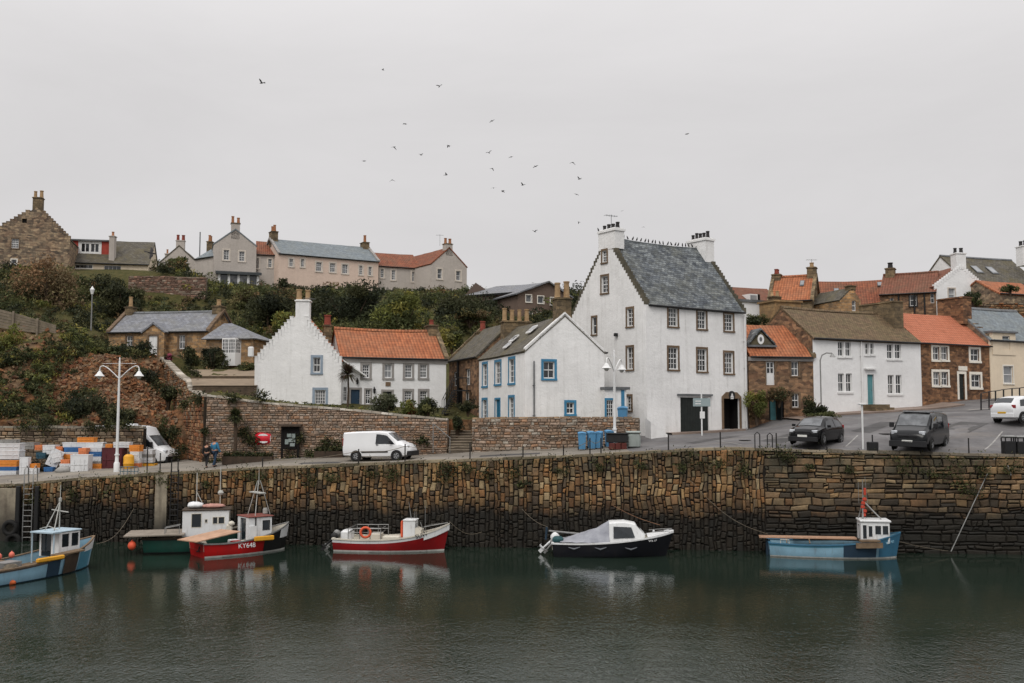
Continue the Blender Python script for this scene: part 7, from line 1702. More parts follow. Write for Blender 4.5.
# wheelie bins
BINB=M_paint('bin_blue',lin(82,138,178),.55,.2)
def wheelie(label,px,yb,Y,s=1.0,rz=0,z=None):
    p=P(px,yb,Y); zz=low(p.x,p.y) if z is None else z; t=thing('wheelie_bin',label,'bin',(p.x,p.y,zz),rz,local=True,group='blue wheelie bins')
    mb=MB(); r0=[(-.22,-.25,.06),(.22,-.25,.06),(.22,.25,.06),(-.22,.25,.06)]; r1=[(-.28,-.34,.96),(.28,-.34,.96),(.28,.32,.96),(-.28,.32,.96)]; mb.grid([r0,r1],closed=True); mb.face(r0[::-1]); mb.bbox(0,-.01,.9,.6,.7,.06,.02); mb.build('bin_body',BINB,t)
    mb=MB(); mb.grid([[(-.3,-.38,.97),(-.3,.34,1.04)],[(-.1,-.39,1.0),(-.1,.34,1.08)],[(.1,-.39,1.0),(.1,.34,1.08)],[(.3,-.38,.97),(.3,.34,1.04)]],flip=True); mb.tube([(-.25,.38,1.0),(.25,.38,1.0)],.025,6); mb.bbox(0,-.02,.955,.6,.7,.03,.01); mb.build('lid',BINB,t)
    for sg in (-1,1): mb=MB(); mb.lathe((sg*.26,.27,.1),[(.1,-.03),(.1,.03),(0,.03)],12,axis='x'); mb.build('wheel',TYRE,t)
    t.scale=(s*.8,s*.8,s); return t
wheelie('leftmost blue wheelie bin standing on the quay against the rubble wall',582,450,57.2,.98); wheelie('second blue wheelie bin from the left against the rubble wall',591.3,449.6,57.3,.98,rad(8)); wheelie('third blue wheelie bin, turned sideways, left of the lamp foot',598.6,449.2,57.4,.95,rad(-20)); wheelie('blue wheelie bin behind the black container at the foot of the lamp',609.2,447.5,57.9,.95,rad(10))
wheelie('blue wheelie bin up on the terrace beside the porch',622.8,428,60.2,1.25,rad(-12),z=ZY(428.5,60.2))
p=P(617,453,56.3); zz=low(p.x,p.y); t=thing('storage_container','low black container with dark red crates beneath the harbour lamp','container',(p.x,p.y,zz),0); mb=MB(); mb.bbox(p.x,p.y,zz+.38,1.15,.8,.5,.04); mb.bbox(p.x,p.y-.05,zz+.86,1.2,.85,.06,.02); mb.build('body',BLACK,t); mb=MB()
for k in range(3): mb.bbox(p.x-.3+k*.33,p.y-.1,zz,.3,.6,.36,.02)
mb.build('crate',M_paint('dark_red_crate',lin(96,44,38),.7,.3),t)
p=P(633.5,453,56.6); zz=low(p.x,p.y); t=thing('grit_bin','pale grey-green grit bin right of the black container','bin',(p.x,p.y,zz),0); GRT=M_paint('pale_grey_green_plastic',lin(150,158,154),.6,.2); mb=MB(); mb.bbox(p.x,p.y,zz,.74,.7,.8,.08); mb.build('body',GRT,t,smooth=40); mb=MB(); mb.bbox(p.x,p.y,zz+.8,.8,.76,.14,.05); mb.build('lid',GRT,t,smooth=40)
# lifebuoy cabinet, notice board
p=P(263.5,445,62.25); z0,z1=ZY(444.5,62.25),ZY(432.5,62.25); t=thing('lifebuoy_cabinet','bright red lifebuoy cabinet with white stickers on the rubble wall','cabinet',(p.x,p.y,z0)); REDC=M_paint('signal_red_plastic',lin(206,30,48),.4,.12)
mb=MB(); mb.bbox(p.x,p.y,z0,1.08,.3,z1-z0,.14); mb.build('body',REDC,t,smooth=50); mb=MB(); mb.face([(p.x+.3*math.cos(a),p.y-.158,z1-.2+.12*math.sin(a)) for a in np.linspace(0,math.pi,9)]); mb.face([(p.x+.3*math.cos(a)*1.0,p.y-.158,z0+.2+.12*math.sin(a)) for a in np.linspace(math.pi,2*math.pi,9)]); mb.bbox(p.x+.46,p.y-.15,z0+.2,.03,.02,.35,.005); mb.build('sticker',WPNT,t)
mb=MB(); mb.tube([(p.x-.3,p.y+.1,z0),(p.x-.3,p.y+.1,low(p.x,p.y))],.04,6); mb.tube([(p.x+.3,p.y+.1,z0),(p.x+.3,p.y+.1,low(p.x,p.y))],.04,6); mb.build('support_post',BLACK,t)
p=P(290,453,61.7); z0=low(p.x,p.y); z1=ZY(425,61.7); t=thing('notice_board','dark framed notice board with a small roof and pale posters on the quay','notice board',(p.x,p.y,z0)); mb=MB()
for sx_ in (-.5,.5): mb.box(p.x+sx_,p.y,z0-.1,.12,.12,z1-z0)
mb.bbox(p.x,p.y,z0+.55,1.0,.08,z1-z0-.6,.02); mb.build('frame',DARK,t); mb=MB(); mb.obox((p.x-.7,p.y-.35,z1-.1),(1.4,0,0),(0,.6,.08),(0,0,.08)); mb.build('roof',TIMD,t)
mb=MB(); 
for x,z,w_,h_ in ((-.05,1.28,.28,.22),(.22,1.2,.2,.3),(.12,.98,.42,.22),(-.2,.85,.22,.3),(.15,.72,.3,.2)): mb.bbox(p.x+x,p.y-.06,z0+z,w_,.02,h_,.004)
mb.build('poster',M_noise('faded_posters',lin(150,160,158),lin(104,116,112),9,.6,0),t)
# troughs / benches along the wall foot
for label,x0,x1,yb,Y in (('long dark planter trough under the lifebuoy cabinet',222,272,459.5,60.9),('dark wooden trough at the wall foot left of the white van',314,343,457.5,61.0)):
    a=P(x0,yb,Y); c=P(x1,yb,Y); t=thing('planter_trough',label,'planter',(a.x,a.y,low(a.x,a.y))); mb=MB(); d=Vector((c.x-a.x,c.y-a.y,0)); zz=(low(a.x,a.y)+low(c.x,c.y))/2
    mb.obox((a.x,a.y,zz-.1),d,(0,.45,0),(0,0,.5),skip=(1,)); mb.build('box',TIMD,t); mb=MB(); mb.obox((a.x,a.y+.02,zz+.34),d,(0,.41,0),(0,0,.02)); mb.build('soil',DARK,t)
    V,C=leaves(np.array([[a.x+d.x*R.random(),a.y+.22+R.gauss(0,.1),zz+.42+abs(R.gauss(0,.1))] for _ in range(500)]),np.full(500,.11),pal_arr(IVY)[NR.integers(0,4,500)]*(.6+.7*NR.random((500,1)))); leaf_object('planting',V,C,t)
# stone steps through the garden wall, timber garden terrace
p0=P(446.5,454,60.9); t=thing('stone_steps','stone steps climbing between the garden walls to the terrace','steps',tuple(p0)); mb=MB(); zb_=low(-3.1,60.2); zt=ZY(431,63); n=8; xa=P(449,450,61).x; xb=P(471.5,450,61).x
for i in range(n): mb.obox((xa,60.3+i*.33,zb_-.3),(xb-xa,0,0),(0,3.2-i*.33,0),(0,0,.3+(zt-zb_)*(i+1)/n),None if False else 0)
mb.build('step_block',M_noise('shaded_step_stone',lin(104,94,82),lin(80,72,62),1.6,.9,.4,.02),t); mb=MB(); [mb.obox((xa,60.27+i*.33,zb_+(zt-zb_)*(i+1)/n-.0),(xb-xa,0,0),(0,.34,0),(0,0,.035)) for i in range(n)]; mb.build('tread',M_noise('lit_tread_stone',lin(160,148,130),lin(132,120,104),1.6,.9,.4,.02),t); mb=MB(); mb.tube([(xa+.1,60.3,zb_+.9),(xa-.9,60.1,zb_+1.75)],.03,6); mb.tube([(xa+.1,60.3,zb_),(xa+.1,60.3,zb_+.95)],.03,6); mb.tube([(xa-.9,60.1,zb_),(xa-.9,60.1,zb_+1.75)],.03,6); mb.build('hand_rail',GALV,t)  # one stone in two tones: shade painted on the risers, light on the treads
t=thing('garden_terrace','brown timber-edged garden terrace below the villa','terrace',tuple(P(228,394,67.5))); BRD=M_noise('terrace_boards',lin(96,82,66),lin(70,60,50),3,.9,.4,.02); PTH=M_noise('sandy_path',lin(140,124,104),lin(116,102,86),2,.95,.3,.02)
a=P(200.5,390,67.6); c=P(256,390,67.6); zb0,zt0=ZY(396,67.6),ZY(385.5,67.6); mb=MB()
for k in range(4): h_=(zt0-zb0)/4; mb.obox((a.x-.6,67.6+k*.05,zb0+k*h_),(c.x-a.x+.6,0,0),(0,.06,0),(0,0,h_-.015))
mb.build('board',BRD,t); mb=MB(); zt1=ZY(378.5,72.4); zt2=ZY(376,72.4); mb.obox((a.x-2.2,72.4,zt1-.1),(c.x-a.x+2.2,0,0),(0,.1,0),(0,0,zt2-zt1+.1)); mb.build('board',BRD,t)
mb=MB(); mb.face([(a.x-.6,67.68,zt0),(c.x,67.68,zt0),(c.x,72.4,zt1),(a.x-2.2,72.4,zt1)]); mb.face([(a.x-2.2,72.5,zt2),(c.x,72.5,zt2),(c.x,77.6,ZY(369.5,77.6)),(a.x-4.0,77.6,ZY(369.5,77.6))]); mb.build('path_surface',PTH,t)
# outside stair of the stone cottage
t=thing('iron_stair','black iron outside stair against the stone cottage','stair',tuple(P(447,412,68))); mb=MB(); b=P(442,414,68.5); tp=P(453,391,70.5)
n=10; 
for i in range(n): q=b.lerp(tp,i/n); mb.obox(q,(.34,-.1,0),(.1,.9,0),(0,0,.05))
mb.build('tread',BLACK,t); mb=MB()
for off in (0,.9):
    o_=Vector((.1*off,off,0)); mb.tube([b+o_,tp+o_],.04,5); mb.tube([b+o_+Vector((0,0,.95)),tp+o_+Vector((0,0,.95)),tp+o_+Vector((1.0,.1,.95))],.025,5)
    for i in range(7): q=b.lerp(tp,i/6)+o_; mb.tube([q,q+Vector((0,0,.95))],.016,4)
mb.obox(tp,(1.1,.1,0),(.1,1.0,0),(0,0,.08)); mb.tube([tp+Vector((1.0,0,-2.0)),tp+Vector((1.0,0,.95))],.04,5); mb.build('railing',BLACK,t)
# hillside fence
t=thing('board_fence','weathered timber board fence stepping down the hillside at the far left','fence',tuple(P(0,331,79))); pts=[(-22,303,324,79),(-4,308,327,79),(14,312.5,330,79.3),(38,319.5,333,79.6),(56,325,335,80)]
mb=MB(); pm=MB()
for (x0,t0,b0,Y0),(x1,t1,b1,Y1) in zip(pts,pts[1:]):
    A0,A1=P(x0,t0,Y0),P(x1,t1,Y1); B0,B1=P(x0,b0,Y0),P(x1,b1,Y1); n=6
    for k in range(n):
        f0,f1=k/n,(k+.88)/n; q=[B0.lerp(A0,f0),B1.lerp(A1,f0),B1.lerp(A1,f1),B0.lerp(A0,f1)]; bk=[p+Vector((0,.04,0)) for p in q]; mb.face(q); mb.face(bk[::-1]); mb.face([q[3],q[2],bk[2],bk[3]]); mb.face([q[0],bk[0],bk[1],q[1]])
    pm.box(A0.x,A0.y-.08,B0.z-.6,.14,.12,A0.z-B0.z+.7)
mb.build('board_panel',WOODG,t)
pm.build('post',WOODG,t)
# ladders on the wall
def ladder(label,px,yt,yb,w_=.45,hoop=False,fend=False):
    Y=55
    for _ in range(4): X=P(px,yt,Y).x; Y=WY(X)-.16
    zt=ZY(yt,Y); zb=ZY(yb,Y); t=thing('wall_ladder',label,'ladder',(X,Y,zb)); mb=MB()
    for s in (-1,1):
        pts=[(X+s*w_/2,Y,zb),(X+s*w_/2,Y,zt)]
        if hoop: pts+=[(X+s*w_/2,Y,zt+.9),(X+s*w_/2,Y+.25,zt+1.12),(X+s*w_/2,Y+.5,zt+.9),(X+s*w_/2,Y+.5,zt)]
        mb.tube(pts,.03,6)
    mb.build('stile',GALV if hoop else BLACK,t,smooth=50); z=zb+.2
    while z<zt: mb=MB(); mb.tube([(X-w_/2,Y,z),(X+w_/2,Y,z)],.02,5); mb.build('rung',GALV if hoop else BLACK,t); z+=.3
    if fend:
        for s in (-1,1): mb=MB(); mb.bbox(X+s*(w_/2+.28),Y-.02,zb,.24,.26,zt-zb,.03); mb.build('fender_timber',BLKB,t)
ladder('steel ladder between two black fender timbers at the far left of the quay wall',28.5,486,541,.5,True,True); ladder('narrow dark ladder on the quay wall behind the green boat',175,469.5,530,.42)
# hooped rails and posts along the edge
def hoop(label,px,yt,yb):
    b=post_at(px,yb); H=ZY(yt,b.y)-b.z; mb=MB(); mb.tube([b+Vector((-.13,0,-.1)),b+Vector((-.13,0,H-.12)),b+Vector((0,0,H)),b+Vector((.13,0,H-.12)),b+Vector((.13,.0,-.1))],.03,6); o=mb.build('hoop_rail',BLACK,None,smooth=50); return tag(o,label,'rail','black hoop rails on the wall edge')
hoop('left of two black hoop rails on the wall edge above the brown stones',757.5,432,450); hoop('right of two black hoop rails on the wall edge',770,433,450)
BOL=M_noise('iron_post',lin(40,38,36),lin(30,28,27),3,.7,.2,.01)
def post(px,yt,yb,label,r=.035,mat=None):
    b=post_at(px,yb); H=ZY(yt,b.y)-b.z; mb=MB(); mb.lathe(b,[(r*1.6,-.1),(r*1.6,.06),(r,.08),(r,H-.04),(r*1.3,H-.03),(r*.8,H),(0,H)],8); o=mb.build('edge_post',mat or BOL,None,smooth=40); return tag(o,label,'post','iron posts along the quay edge'),b+Vector((0,0,H))
PL=[(147,447,472.5,'first slim iron post right of the fish boxes'),(160,453,471.5,'iron post right of the campervan'),(171.5,459,470.5,'short iron post above the dark ladder'),(178,459,470,'short iron post just right of the dark ladder'),(262.5,458,468.5,'iron post below the red cabinet'),(358.5,449,464.5,'iron post at the rear wheel of the white van'),(405,444,462.5,'iron post before the nose of the white van'),(470,443,461,'iron post at the foot of the stone steps'),(523,446,459,'iron post right of the stone steps'),(563.5,445,457,'iron post left of the blue bins'),(590,438,455.5,'iron post in front of the blue bins'),(601,438,455,'iron post right of the blue bins'),(668.5,434,450.5,'iron post below the tall house corner'),(720.5,432,449.5,'iron post before the dark entrance'),(776.5,433,450,'single iron post right of the hoop rails'),(827,446,451,'very short iron stub by the black hatchback'),(969,438,455.5,'iron post right of the dark grey van')]
tops=[]
for a in PL: o,q=post(*a); tops.append((a[0],q))
wt=[q for x,q in tops if 250<x<610]
for k,(a,c) in enumerate(zip(wt,wt[1:])):
    mb=MB(); n=8; mb.tube([a.lerp(c,i/n)-Vector((0,0,.12+.16*math.sin(math.pi*i/n))) for i in range(n+1)],.014,4); o=mb.build('rail_rope',ROPE,None); tag(o,'thin rope rail sagging between the quay edge posts','rope','rope rails along the quay edge')
t=thing('steel_frame','small grey-blue steel mesh frame at the quay edge under the yellow barrel','frame',tuple(post_at(129,477))); b=post_at(129,477); mb=MB()
for x in np.linspace(-.5,.5,6): mb.tube([b+Vector((x,0,-.05)),b+Vector((x,0,.5))],.02,4)
for z in (.0,.25,.5): mb.tube([b+Vector((-.5,0,z)),b+Vector((.5,0,z))],.022,4)
mb.build('bars',M_paint('grey_blue_steel',lin(86,110,120),.6,.3),t)
# street railing right
t=thing('street_railing','black iron railing curving up the street in front of the cream house','railing',tuple(P(983,408,66))); mb=MB(); prev=None
for px,yt,yb,Y in ((981,393.5,407.5,66),(989,391.5,405.5,67),(995.5,391,404,67.6),(1003.5,389.5,402.5,68.3),(1012,388.5,401.5,69),(1019.5,388,400.5,69.6),(1030,386.5,399,70.4)):
    a=P(px,yb,Y); c=P(px,yt,Y); a.z=min(a.z,low(a.x,a.y)); mb.tube([a,c],.05,6)
    if prev: mb.tube([prev[1],c],.03,5); mb.tube([prev[0].lerp(prev[1],.5),a.lerp(c,.5)],.022,5)
    prev=(a,c)
mb.build('rail',BLACK,t)
# pole leaning on the wall and mooring ropes
a=PZ(951,552,0.0); Yb=WY(a.x)-.5; a=P(951,551.5,Yb); c=P(995,457.5,WY(24.8)+.15); mb=MB(); mb.tube([a,c,c+Vector((.25,.1,.05)),c+Vector((.55,.0,-.1)),c+Vector((.62,-.35,-.9))],.028,6); tag(mb.build('mooring_pipe',GALV,None,smooth=50),'pale pipe leaning from the water up over the right end of the wall','pipe')
def rope(label,a,c,sag=.4,r=.011,mat=None): mb=MB(); n=14; mb.tube([Vector(a).lerp(Vector(c),i/n)-Vector((0,0,sag*math.sin(math.pi*i/n))) for i in range(n+1)],r,5); tag(mb.build('mooring_rope',mat or ROPE,None,smooth=60),label,'rope','mooring ropes')
wp=lambda px,py: (lambda X,Y: P(px,py,Y))(0,WY(P(px,py,53.5).x)-.12)
rope('mooring rope from the wall down to the stern of the black cuddy boat',wp(522,509),P(548,527,50.8),.15); rope('tan mooring rope from the wall ring to the bow of the black cuddy boat',wp(612,505),P(660,525,50.6),.1,.014,M_noise('tan_rope',lin(140,104,80),lin(110,82,62),5,.9,.2)); rope('mooring rope from the wall to the stern of the right-hand blue boat',wp(690,480),P(768,534,51.2),.5); rope('mooring rope from the bow of the right-hand blue boat to the wall foot',P(897,541,50.0),P(948,551,50.9),.05); rope('slack mooring rope at the bow of the red and white boat',P(449,521,52.4),P(482,532,53.2),.35); rope('rope hanging from the wall to the bow of the pale blue boat',wp(134,508),P(96,544,47.6),.5); rope('thin rope hanging down the wall left of the right-hand blue boat',wp(760,462),wp(753,513),.0,.012)
# tyres
for k,(px,py) in enumerate(((10,528),(13,541))):
    q=P(px,py,WY(-28.5)-.55); o=ring(None,(0,0,0),.34,.13,TYRE,name='tyre_fender'); o.location=q; tag(o,('upper black tyre hung on the wall at the far left','lower black tyre hung near the water at the far left')[k],'tyre')
# road paint and pavement
RP=M_noise('worn_road_paint',lin(164,162,158),lin(118,116,113),3,.8,0)
def stripe(name,label,pts,w_,mat,lift=.012):
    """flat ribbon following the lower ground"""
    mb=MB(); n=12; Q=[]
    for (a,c) in zip(pts,pts[1:]):
        for i in range(n): Q.append((a[0]+(c[0]-a[0])*i/n,a[1]+(c[1]-a[1])*i/n))
    Q.append(pts[-1]); L0=[];L1=[]
    for i,q in enumerate(Q):
        q0=Vector(Q[max(0,i-1)]); q1=Vector(Q[min(len(Q)-1,i+1)]); d=(q1-q0).normalized(); nn=Vector((-d.y,d.x))*w_/2; a=Vector(q)+nn; c=Vector(q)-nn
        L0.append((a.x,a.y,low(a.x,a.y)+lift)); L1.append((c.x,c.y,low(c.x,c.y)+lift))
    mb.grid([L0,L1],flip=True); return tag(mb.build(name,mat,None),label,kind='structure')
xy=lambda px,py,Y: tuple(G(px,Y,py))
for k,(a,c) in enumerate((((846,449.5,53.6),(858,441,56.5)),((939,452,53.2),(950,445,55.5)),((985,452,52.8),(1003,443,56)),((742,448,54.2),(716,443,56.5)))): stripe('bay_marking','white painted parking bay line',[xy(*a),xy(*c)],.075,RP)
stripe('bay_marking','faded white line across the car park',[xy(764,443.5,56.2),xy(800,443.5,56.5)],.09,RP)
def kerb(name,label,pts,wd,h,mat,kind='structure'):
    """raised pavement strip: pts front edge, wd depth behind it"""
    mb=MB(); Q=[]; n=10
    for (a,c) in zip(pts,pts[1:]):
        for i in range(n): Q.append((a[0]+(c[0]-a[0])*i/n,a[1]+(c[1]-a[1])*i/n))
    Q.append(pts[-1]); r=[[],[],[]]
    for i,q in enumerate(Q):
        q0=Vector(Q[max(0,i-1)]); q1=Vector(Q[min(len(Q)-1,i+1)]); d=(q1-q0).normalized(); nn=Vector((-d.y,d.x))*wd; b_=Vector(q)+nn; z=low(*q)
        r[0].append((q[0],q[1],z-.2)); r[1].append((q[0],q[1],z+h)); r[2].append((b_.x,b_.y,max(low(b_.x,b_.y)+h,z+h)))
    mb.grid(r,flip=True); o=mb.build(name,mat,None); return tag(o,label,kind=kind)
kerb('pavement','reddish paved footway in front of the white and brown houses',[xy(800,421,65.6),xy(868,417,67.6),xy(921,412,70),xy(965,406.5,72)],2.0,.11,MPAVE)
kerb('pavement','paved apron before the doors of the tall house',[xy(672,439,62.3),xy(712,435,63.8),xy(746,432.5,65.6)],.85,.12,MPAVE)
stripe('pavement_kerb','pale kerb line curving round the street corner',[xy(968,410.5,65.5),xy(978,409.5,66),xy(996,406.5,67)],.3,M_noise('pale_kerb',lin(170,164,156),lin(146,140,132),3,.9,.2,.01),.08)
# buttress beside the tall house
t=thing('white_buttress','sloping white rendered buttress at the corner foot of the tall harbour house','buttress',tuple(post_at(655,446,60.2))); mb=MB(); A0=post_at(651,446,60.4); A1=post_at(668,442,60.9); d=A1-A0; mb.face([A0+Vector((0,0,-.1)),A1+Vector((0,0,-.1)),A1+Vector((0,0,.12)),A0+Vector((0,0,1.0))]); bk=Vector((-.2,1.0,0)); mb.face([A0+bk,A0+bk+Vector((0,0,1.25)),A1+bk+Vector((0,0,.3)),A1+bk]); mb.face([A0+Vector((0,0,1.0)),A1+Vector((0,0,.12)),A1+bk+Vector((0,0,.3)),A0+bk+Vector((0,0,1.25))]); mb.face([A0-Vector((0,0,.1)),A0+Vector((0,0,1.0)),A0+bk+Vector((0,0,1.25)),A0+bk-Vector((0,0,.1))]); mb.build('render',HW,t)
# ------------------------------------------------------------------ fish boxes
FW=M_paint('fish_box_white',(.70,.71,.72,1),.55,.15); FB=M_paint('fish_box_blue',lin(54,104,158),.55,.2); FO=M_paint('fish_box_orange',lin(226,140,56),.55,.2); FS=M_paint('fish_box_salmon',lin(224,134,86),.55,.2); FM=M_paint('fish_tub_maroon',lin(84,30,36),.55,.25); FG=M_paint('fish_box_grey',lin(150,148,144),.7,.2); FT=M_paint('fish_box_teal',lin(50,88,104),.6,.2)
def fbox(label,x0,y0,x1,y1,Y,mat,depth=.6,kind='fish_box',tub=False,rz=0,open_=True):
    a=P((x0+x1)/2,y1,Y); w_=(x1-x0)*Y/F; h_=ZY(y0,Y)-ZY(y1,Y); o=MB(); d=depth; tp=.94 if tub else .97
    lo=[(-w_/2*tp,-d/2*tp,0),(w_/2*tp,-d/2*tp,0),(w_/2*tp,d/2*tp,0),(-w_/2*tp,d/2*tp,0)]; hi=[(-w_/2,-d/2,h_),(w_/2,-d/2,h_),(w_/2,d/2,h_),(-w_/2,d/2,h_)]
    o.grid([lo,[(x*.99,y*.99,z-.06) for x,y,z in hi]],closed=True); o.face(lo[::-1])
    r_=min(.04,h_*.2); o.grid([[(x*.99,y*.99,h_-.06) for x,y,z in hi],[(x*1.02,y*1.02,h_-.05) for x,y,z in hi],[(x*1.02,y*1.02,h_) for x,y,z in hi],[(x*.9,y*.9,h_) for x,y,z in hi],[(x*.86,y*.86,h_*.3 if open_ else h_-.02) for x,y,z in hi]],closed=True); o.face([(x*.86,y*.86,h_*.3 if open_ else h_-.02) for x,y,z in hi])
    for k in (-.28,.28): o.bbox(w_*k,-d/2*1.0,h_*.2,.05,.04,h_*.55,.012)
    if h_>.3: o.bbox(0,-d/2*1.0,h_*.45,w_*.9,.03,.05,.01)
    q=o.build(kind,mat,None); q.location=a; q.rotation_euler=(0,0,rz); return tag(q,label,'tub' if tub else 'fish box','fish boxes stacked on the quay')
BX=[("upper white fish box of the stack cut by the left edge",-6,443,22,450.5,62.3,FW,.8),("second white fish box down in the left edge stack",-6,450.5,22,459,62.3,FW,.8),("orange fish box low in the left edge stack",-4,460.5,18.5,466.5,61.2,FO,.6),("blue fish box under the orange one at the left edge",-4,466.5,18.5,470.5,61.2,FB,.6),("bottom white fish box at the left edge",-4,470.5,18.5,476,61.2,FW,.6),
("white fish box standing on end right of the left edge stack",20.5,457,29,475.5,61.0,FW,.4),("grey fish box behind the left stack",23,442.5,37,449,63.8,FG,.7),("salmon pink fish box behind the tangle of nets",37,445,44.5,450,63.6,FS,.6),("teal fish box low behind the nets",38,452.5,47,458.5,63.0,FT,.6),
("white fish box in the far row above the nets",45,445,57,454,63.2,FW,.7),("small salmon fish box right of the leaning white bags",58,446.5,65,452,63.2,FS,.6),("orange fish box half hidden behind the white tub bags",60,454,73,461,62.6,FO,.6),
("long white fish box at the top of the middle stack",65,442.3,104,447,63.2,FW,.7),("blue fish box left in the middle stack",66,447,83,452,62.9,FB,.6),("white fish box below the left blue one",65,452,82,457,62.8,FW,.6),("orange fish box on the very top of the middle stack",79,437.5,95.5,442.3,63.2,FO,.6),("salmon fish box in the middle of the stack above the big white tub",80,448,88,454.5,62.0,FS,.5),
("large white ribbed tub before the middle stack",72.5,454.5,90,473,61.2,FW,.8),("white fish box above the right blue box",84,447,104,451.5,62.6,FW,.6),("blue fish box right in the middle stack",88.5,451.5,103.5,456.5,62.4,FB,.6),("white fish box under the right blue box",90,456.5,103,461,62.3,FW,.6),("dark grey fish box near the bottom of the middle stack",91,461,103,463.5,62.2,FG,.6),("yellow-orange fish box near the bottom beside the maroon tub",91,463.5,103,468.5,62.1,FO,.6),("bottom white fish box left of the maroon tub",91,468.5,104,472,62.1,FW,.6),
("big maroon fish tub behind the lamp post",104.5,447.5,124,470,62.4,FM,1.0),("small orange fish box on the maroon tub",107,444.2,114,447.5,62.5,FO,.5),("long white fish box lying right of the lamp post",115,442,131,447.5,62.6,FW,.6),
("orange fish box on top of the slim white stack",131,445,141.5,451.5,62.2,FO,.6),("upper white fish box of the slim stack by the barrel",131.5,451.5,140.5,458,62.0,FW,.5),("middle white fish box of the slim stack by the barrel",131.5,458,140.5,463,62.0,FW,.5),("bottom orange fish box of the slim stack by the barrel",131.5,463,140.5,468.5,62.0,FS,.5),
("top white fish box of the rightmost stack below the campervan",141,449.5,154,454,63.0,FW,.6),("second grey-white fish box of the rightmost stack",141,454,154,457.5,63.0,FG,.6),("third white fish box of the rightmost stack",141,457.5,154,462.5,63.0,FW,.6),("small white fish box on the ground left of the nets",30,468,38,474,60.9,FW,.4),("orange fish box lying on the grass before the nets",31.5,463.5,38.5,468,61.2,FO,.4),("blue fish box under the white tipped tub",45,467,54,471.5,61.6,FB,.4),("small white fish box in the front row left of the ribbed tub",61,463.5,71.5,468.2,61.5,FW,.45),("second orange fish box over the front white box",62,459.5,71,463.5,61.6,FS,.4),("grey fish box on the upper left stack",2,439.5,18,443,62.3,FG,.6),("flat blue fish box on the far row beside the middle stack",57.5,452,65,455.5,63.0,FB,.5),("bottom yellow fish box of the rightmost stack",144,463.5,156,469.5,62.8,YLW,.6)]
for k,bx_ in enumerate(BX): fbox(*bx_,tub='tub' in bx_[0] and 'bags' not in bx_[0] and 'beside' not in bx_[0] and 'left of' not in bx_[0] and 'on the' not in bx_[0] and 'above' not in bx_[0],rz=rad(R.uniform(-5,5)))
b=P(128.5,470.5,61.3); mb=MB(); mb.lathe((0,0,0),[(0,0),(.28,0),(.31,.06),(.31,.4),(.33,.43),(.31,.46),(.31,.82),(.28,.9),(.2,.95),(.18,.98),(0,.98)],16); o=mb.build('barrel',YLW,None,smooth=40); o.location=b; tag(o,'bright yellow-orange plastic barrel right of the lamp post','barrel')
fbox('white fish tub tipped over on its corner in front of the nets',45,449,57,466,62.0,FW,.5,tub=True).rotation_euler=(0,rad(24),.3); fbox('white fish box leaning against the tipped tub',54,452,63,462,62.0,FW,.5).rotation_euler=(0,rad(-12),.2); sack('bulk_bag','slumped white bag in front of the fish box row',P(64,474,61.0),.5,.36,.5,FG,5.1)
def net_heap():
    V=[];n=2600; pts=np.stack([NR.normal(0,.55,n),NR.normal(0,.25,n),np.abs(NR.normal(0,.32,n))],1)+np.array(P(40,472,62.2)); Vv,C=leaves(pts,np.full(n,.09),pal_arr([lin(58,66,60),lin(84,74,60),lin(50,56,58),lin(104,88,70)])[NR.integers(0,4,n)]*(.6+.7*NR.random((n,1)))); o=leaf_object('net_heap',Vv,C,None,M_attr('net_twine',.9,0)); tag(o,'tangled heap of dark fishing nets between the box stacks','fishing net')
net_heap()
# ------------------------------------------------------------------ people
def skin_mesh(name,verts,edges,rad_,mat,parent,loc=(0,0,0),sub=1):
    me=bpy.data.meshes.new(name+'_cage'); me.from_pydata(verts,edges,[]); o=bpy.data.objects.new(name+'_cage',me); COL.objects.link(o); m=o.modifiers.new('s','SKIN'); m.use_smooth_shade=True
    for i,v in enumerate(me.skin_vertices[0].data): v.radius=rad_[i] if isinstance(rad_[i],tuple) else (rad_[i],rad_[i]); v.use_root=(i==0)
    s=o.modifiers.new('u','SUBSURF'); s.levels=sub; s.render_levels=sub
    dg=bpy.context.evaluated_depsgraph_get(); me2=bpy.data.meshes.new_from_object(o.evaluated_get(dg)); bpy.data.objects.remove(o); me2.materials.clear(); me2.materials.append(mat); me2.polygons.foreach_set('use_smooth',np.ones(len(me2.polygons),dtype=bool))
    q=bpy.data.objects.new(name,me2); COL.objects.link(q); q.parent=parent; return q
SKIN=M_noise('skin',lin(196,150,126),lin(180,132,110),3,.6,0); HAIR=M_noise('brown_hair',lin(66,48,36),lin(44,32,26),9,.8,.3,.01)
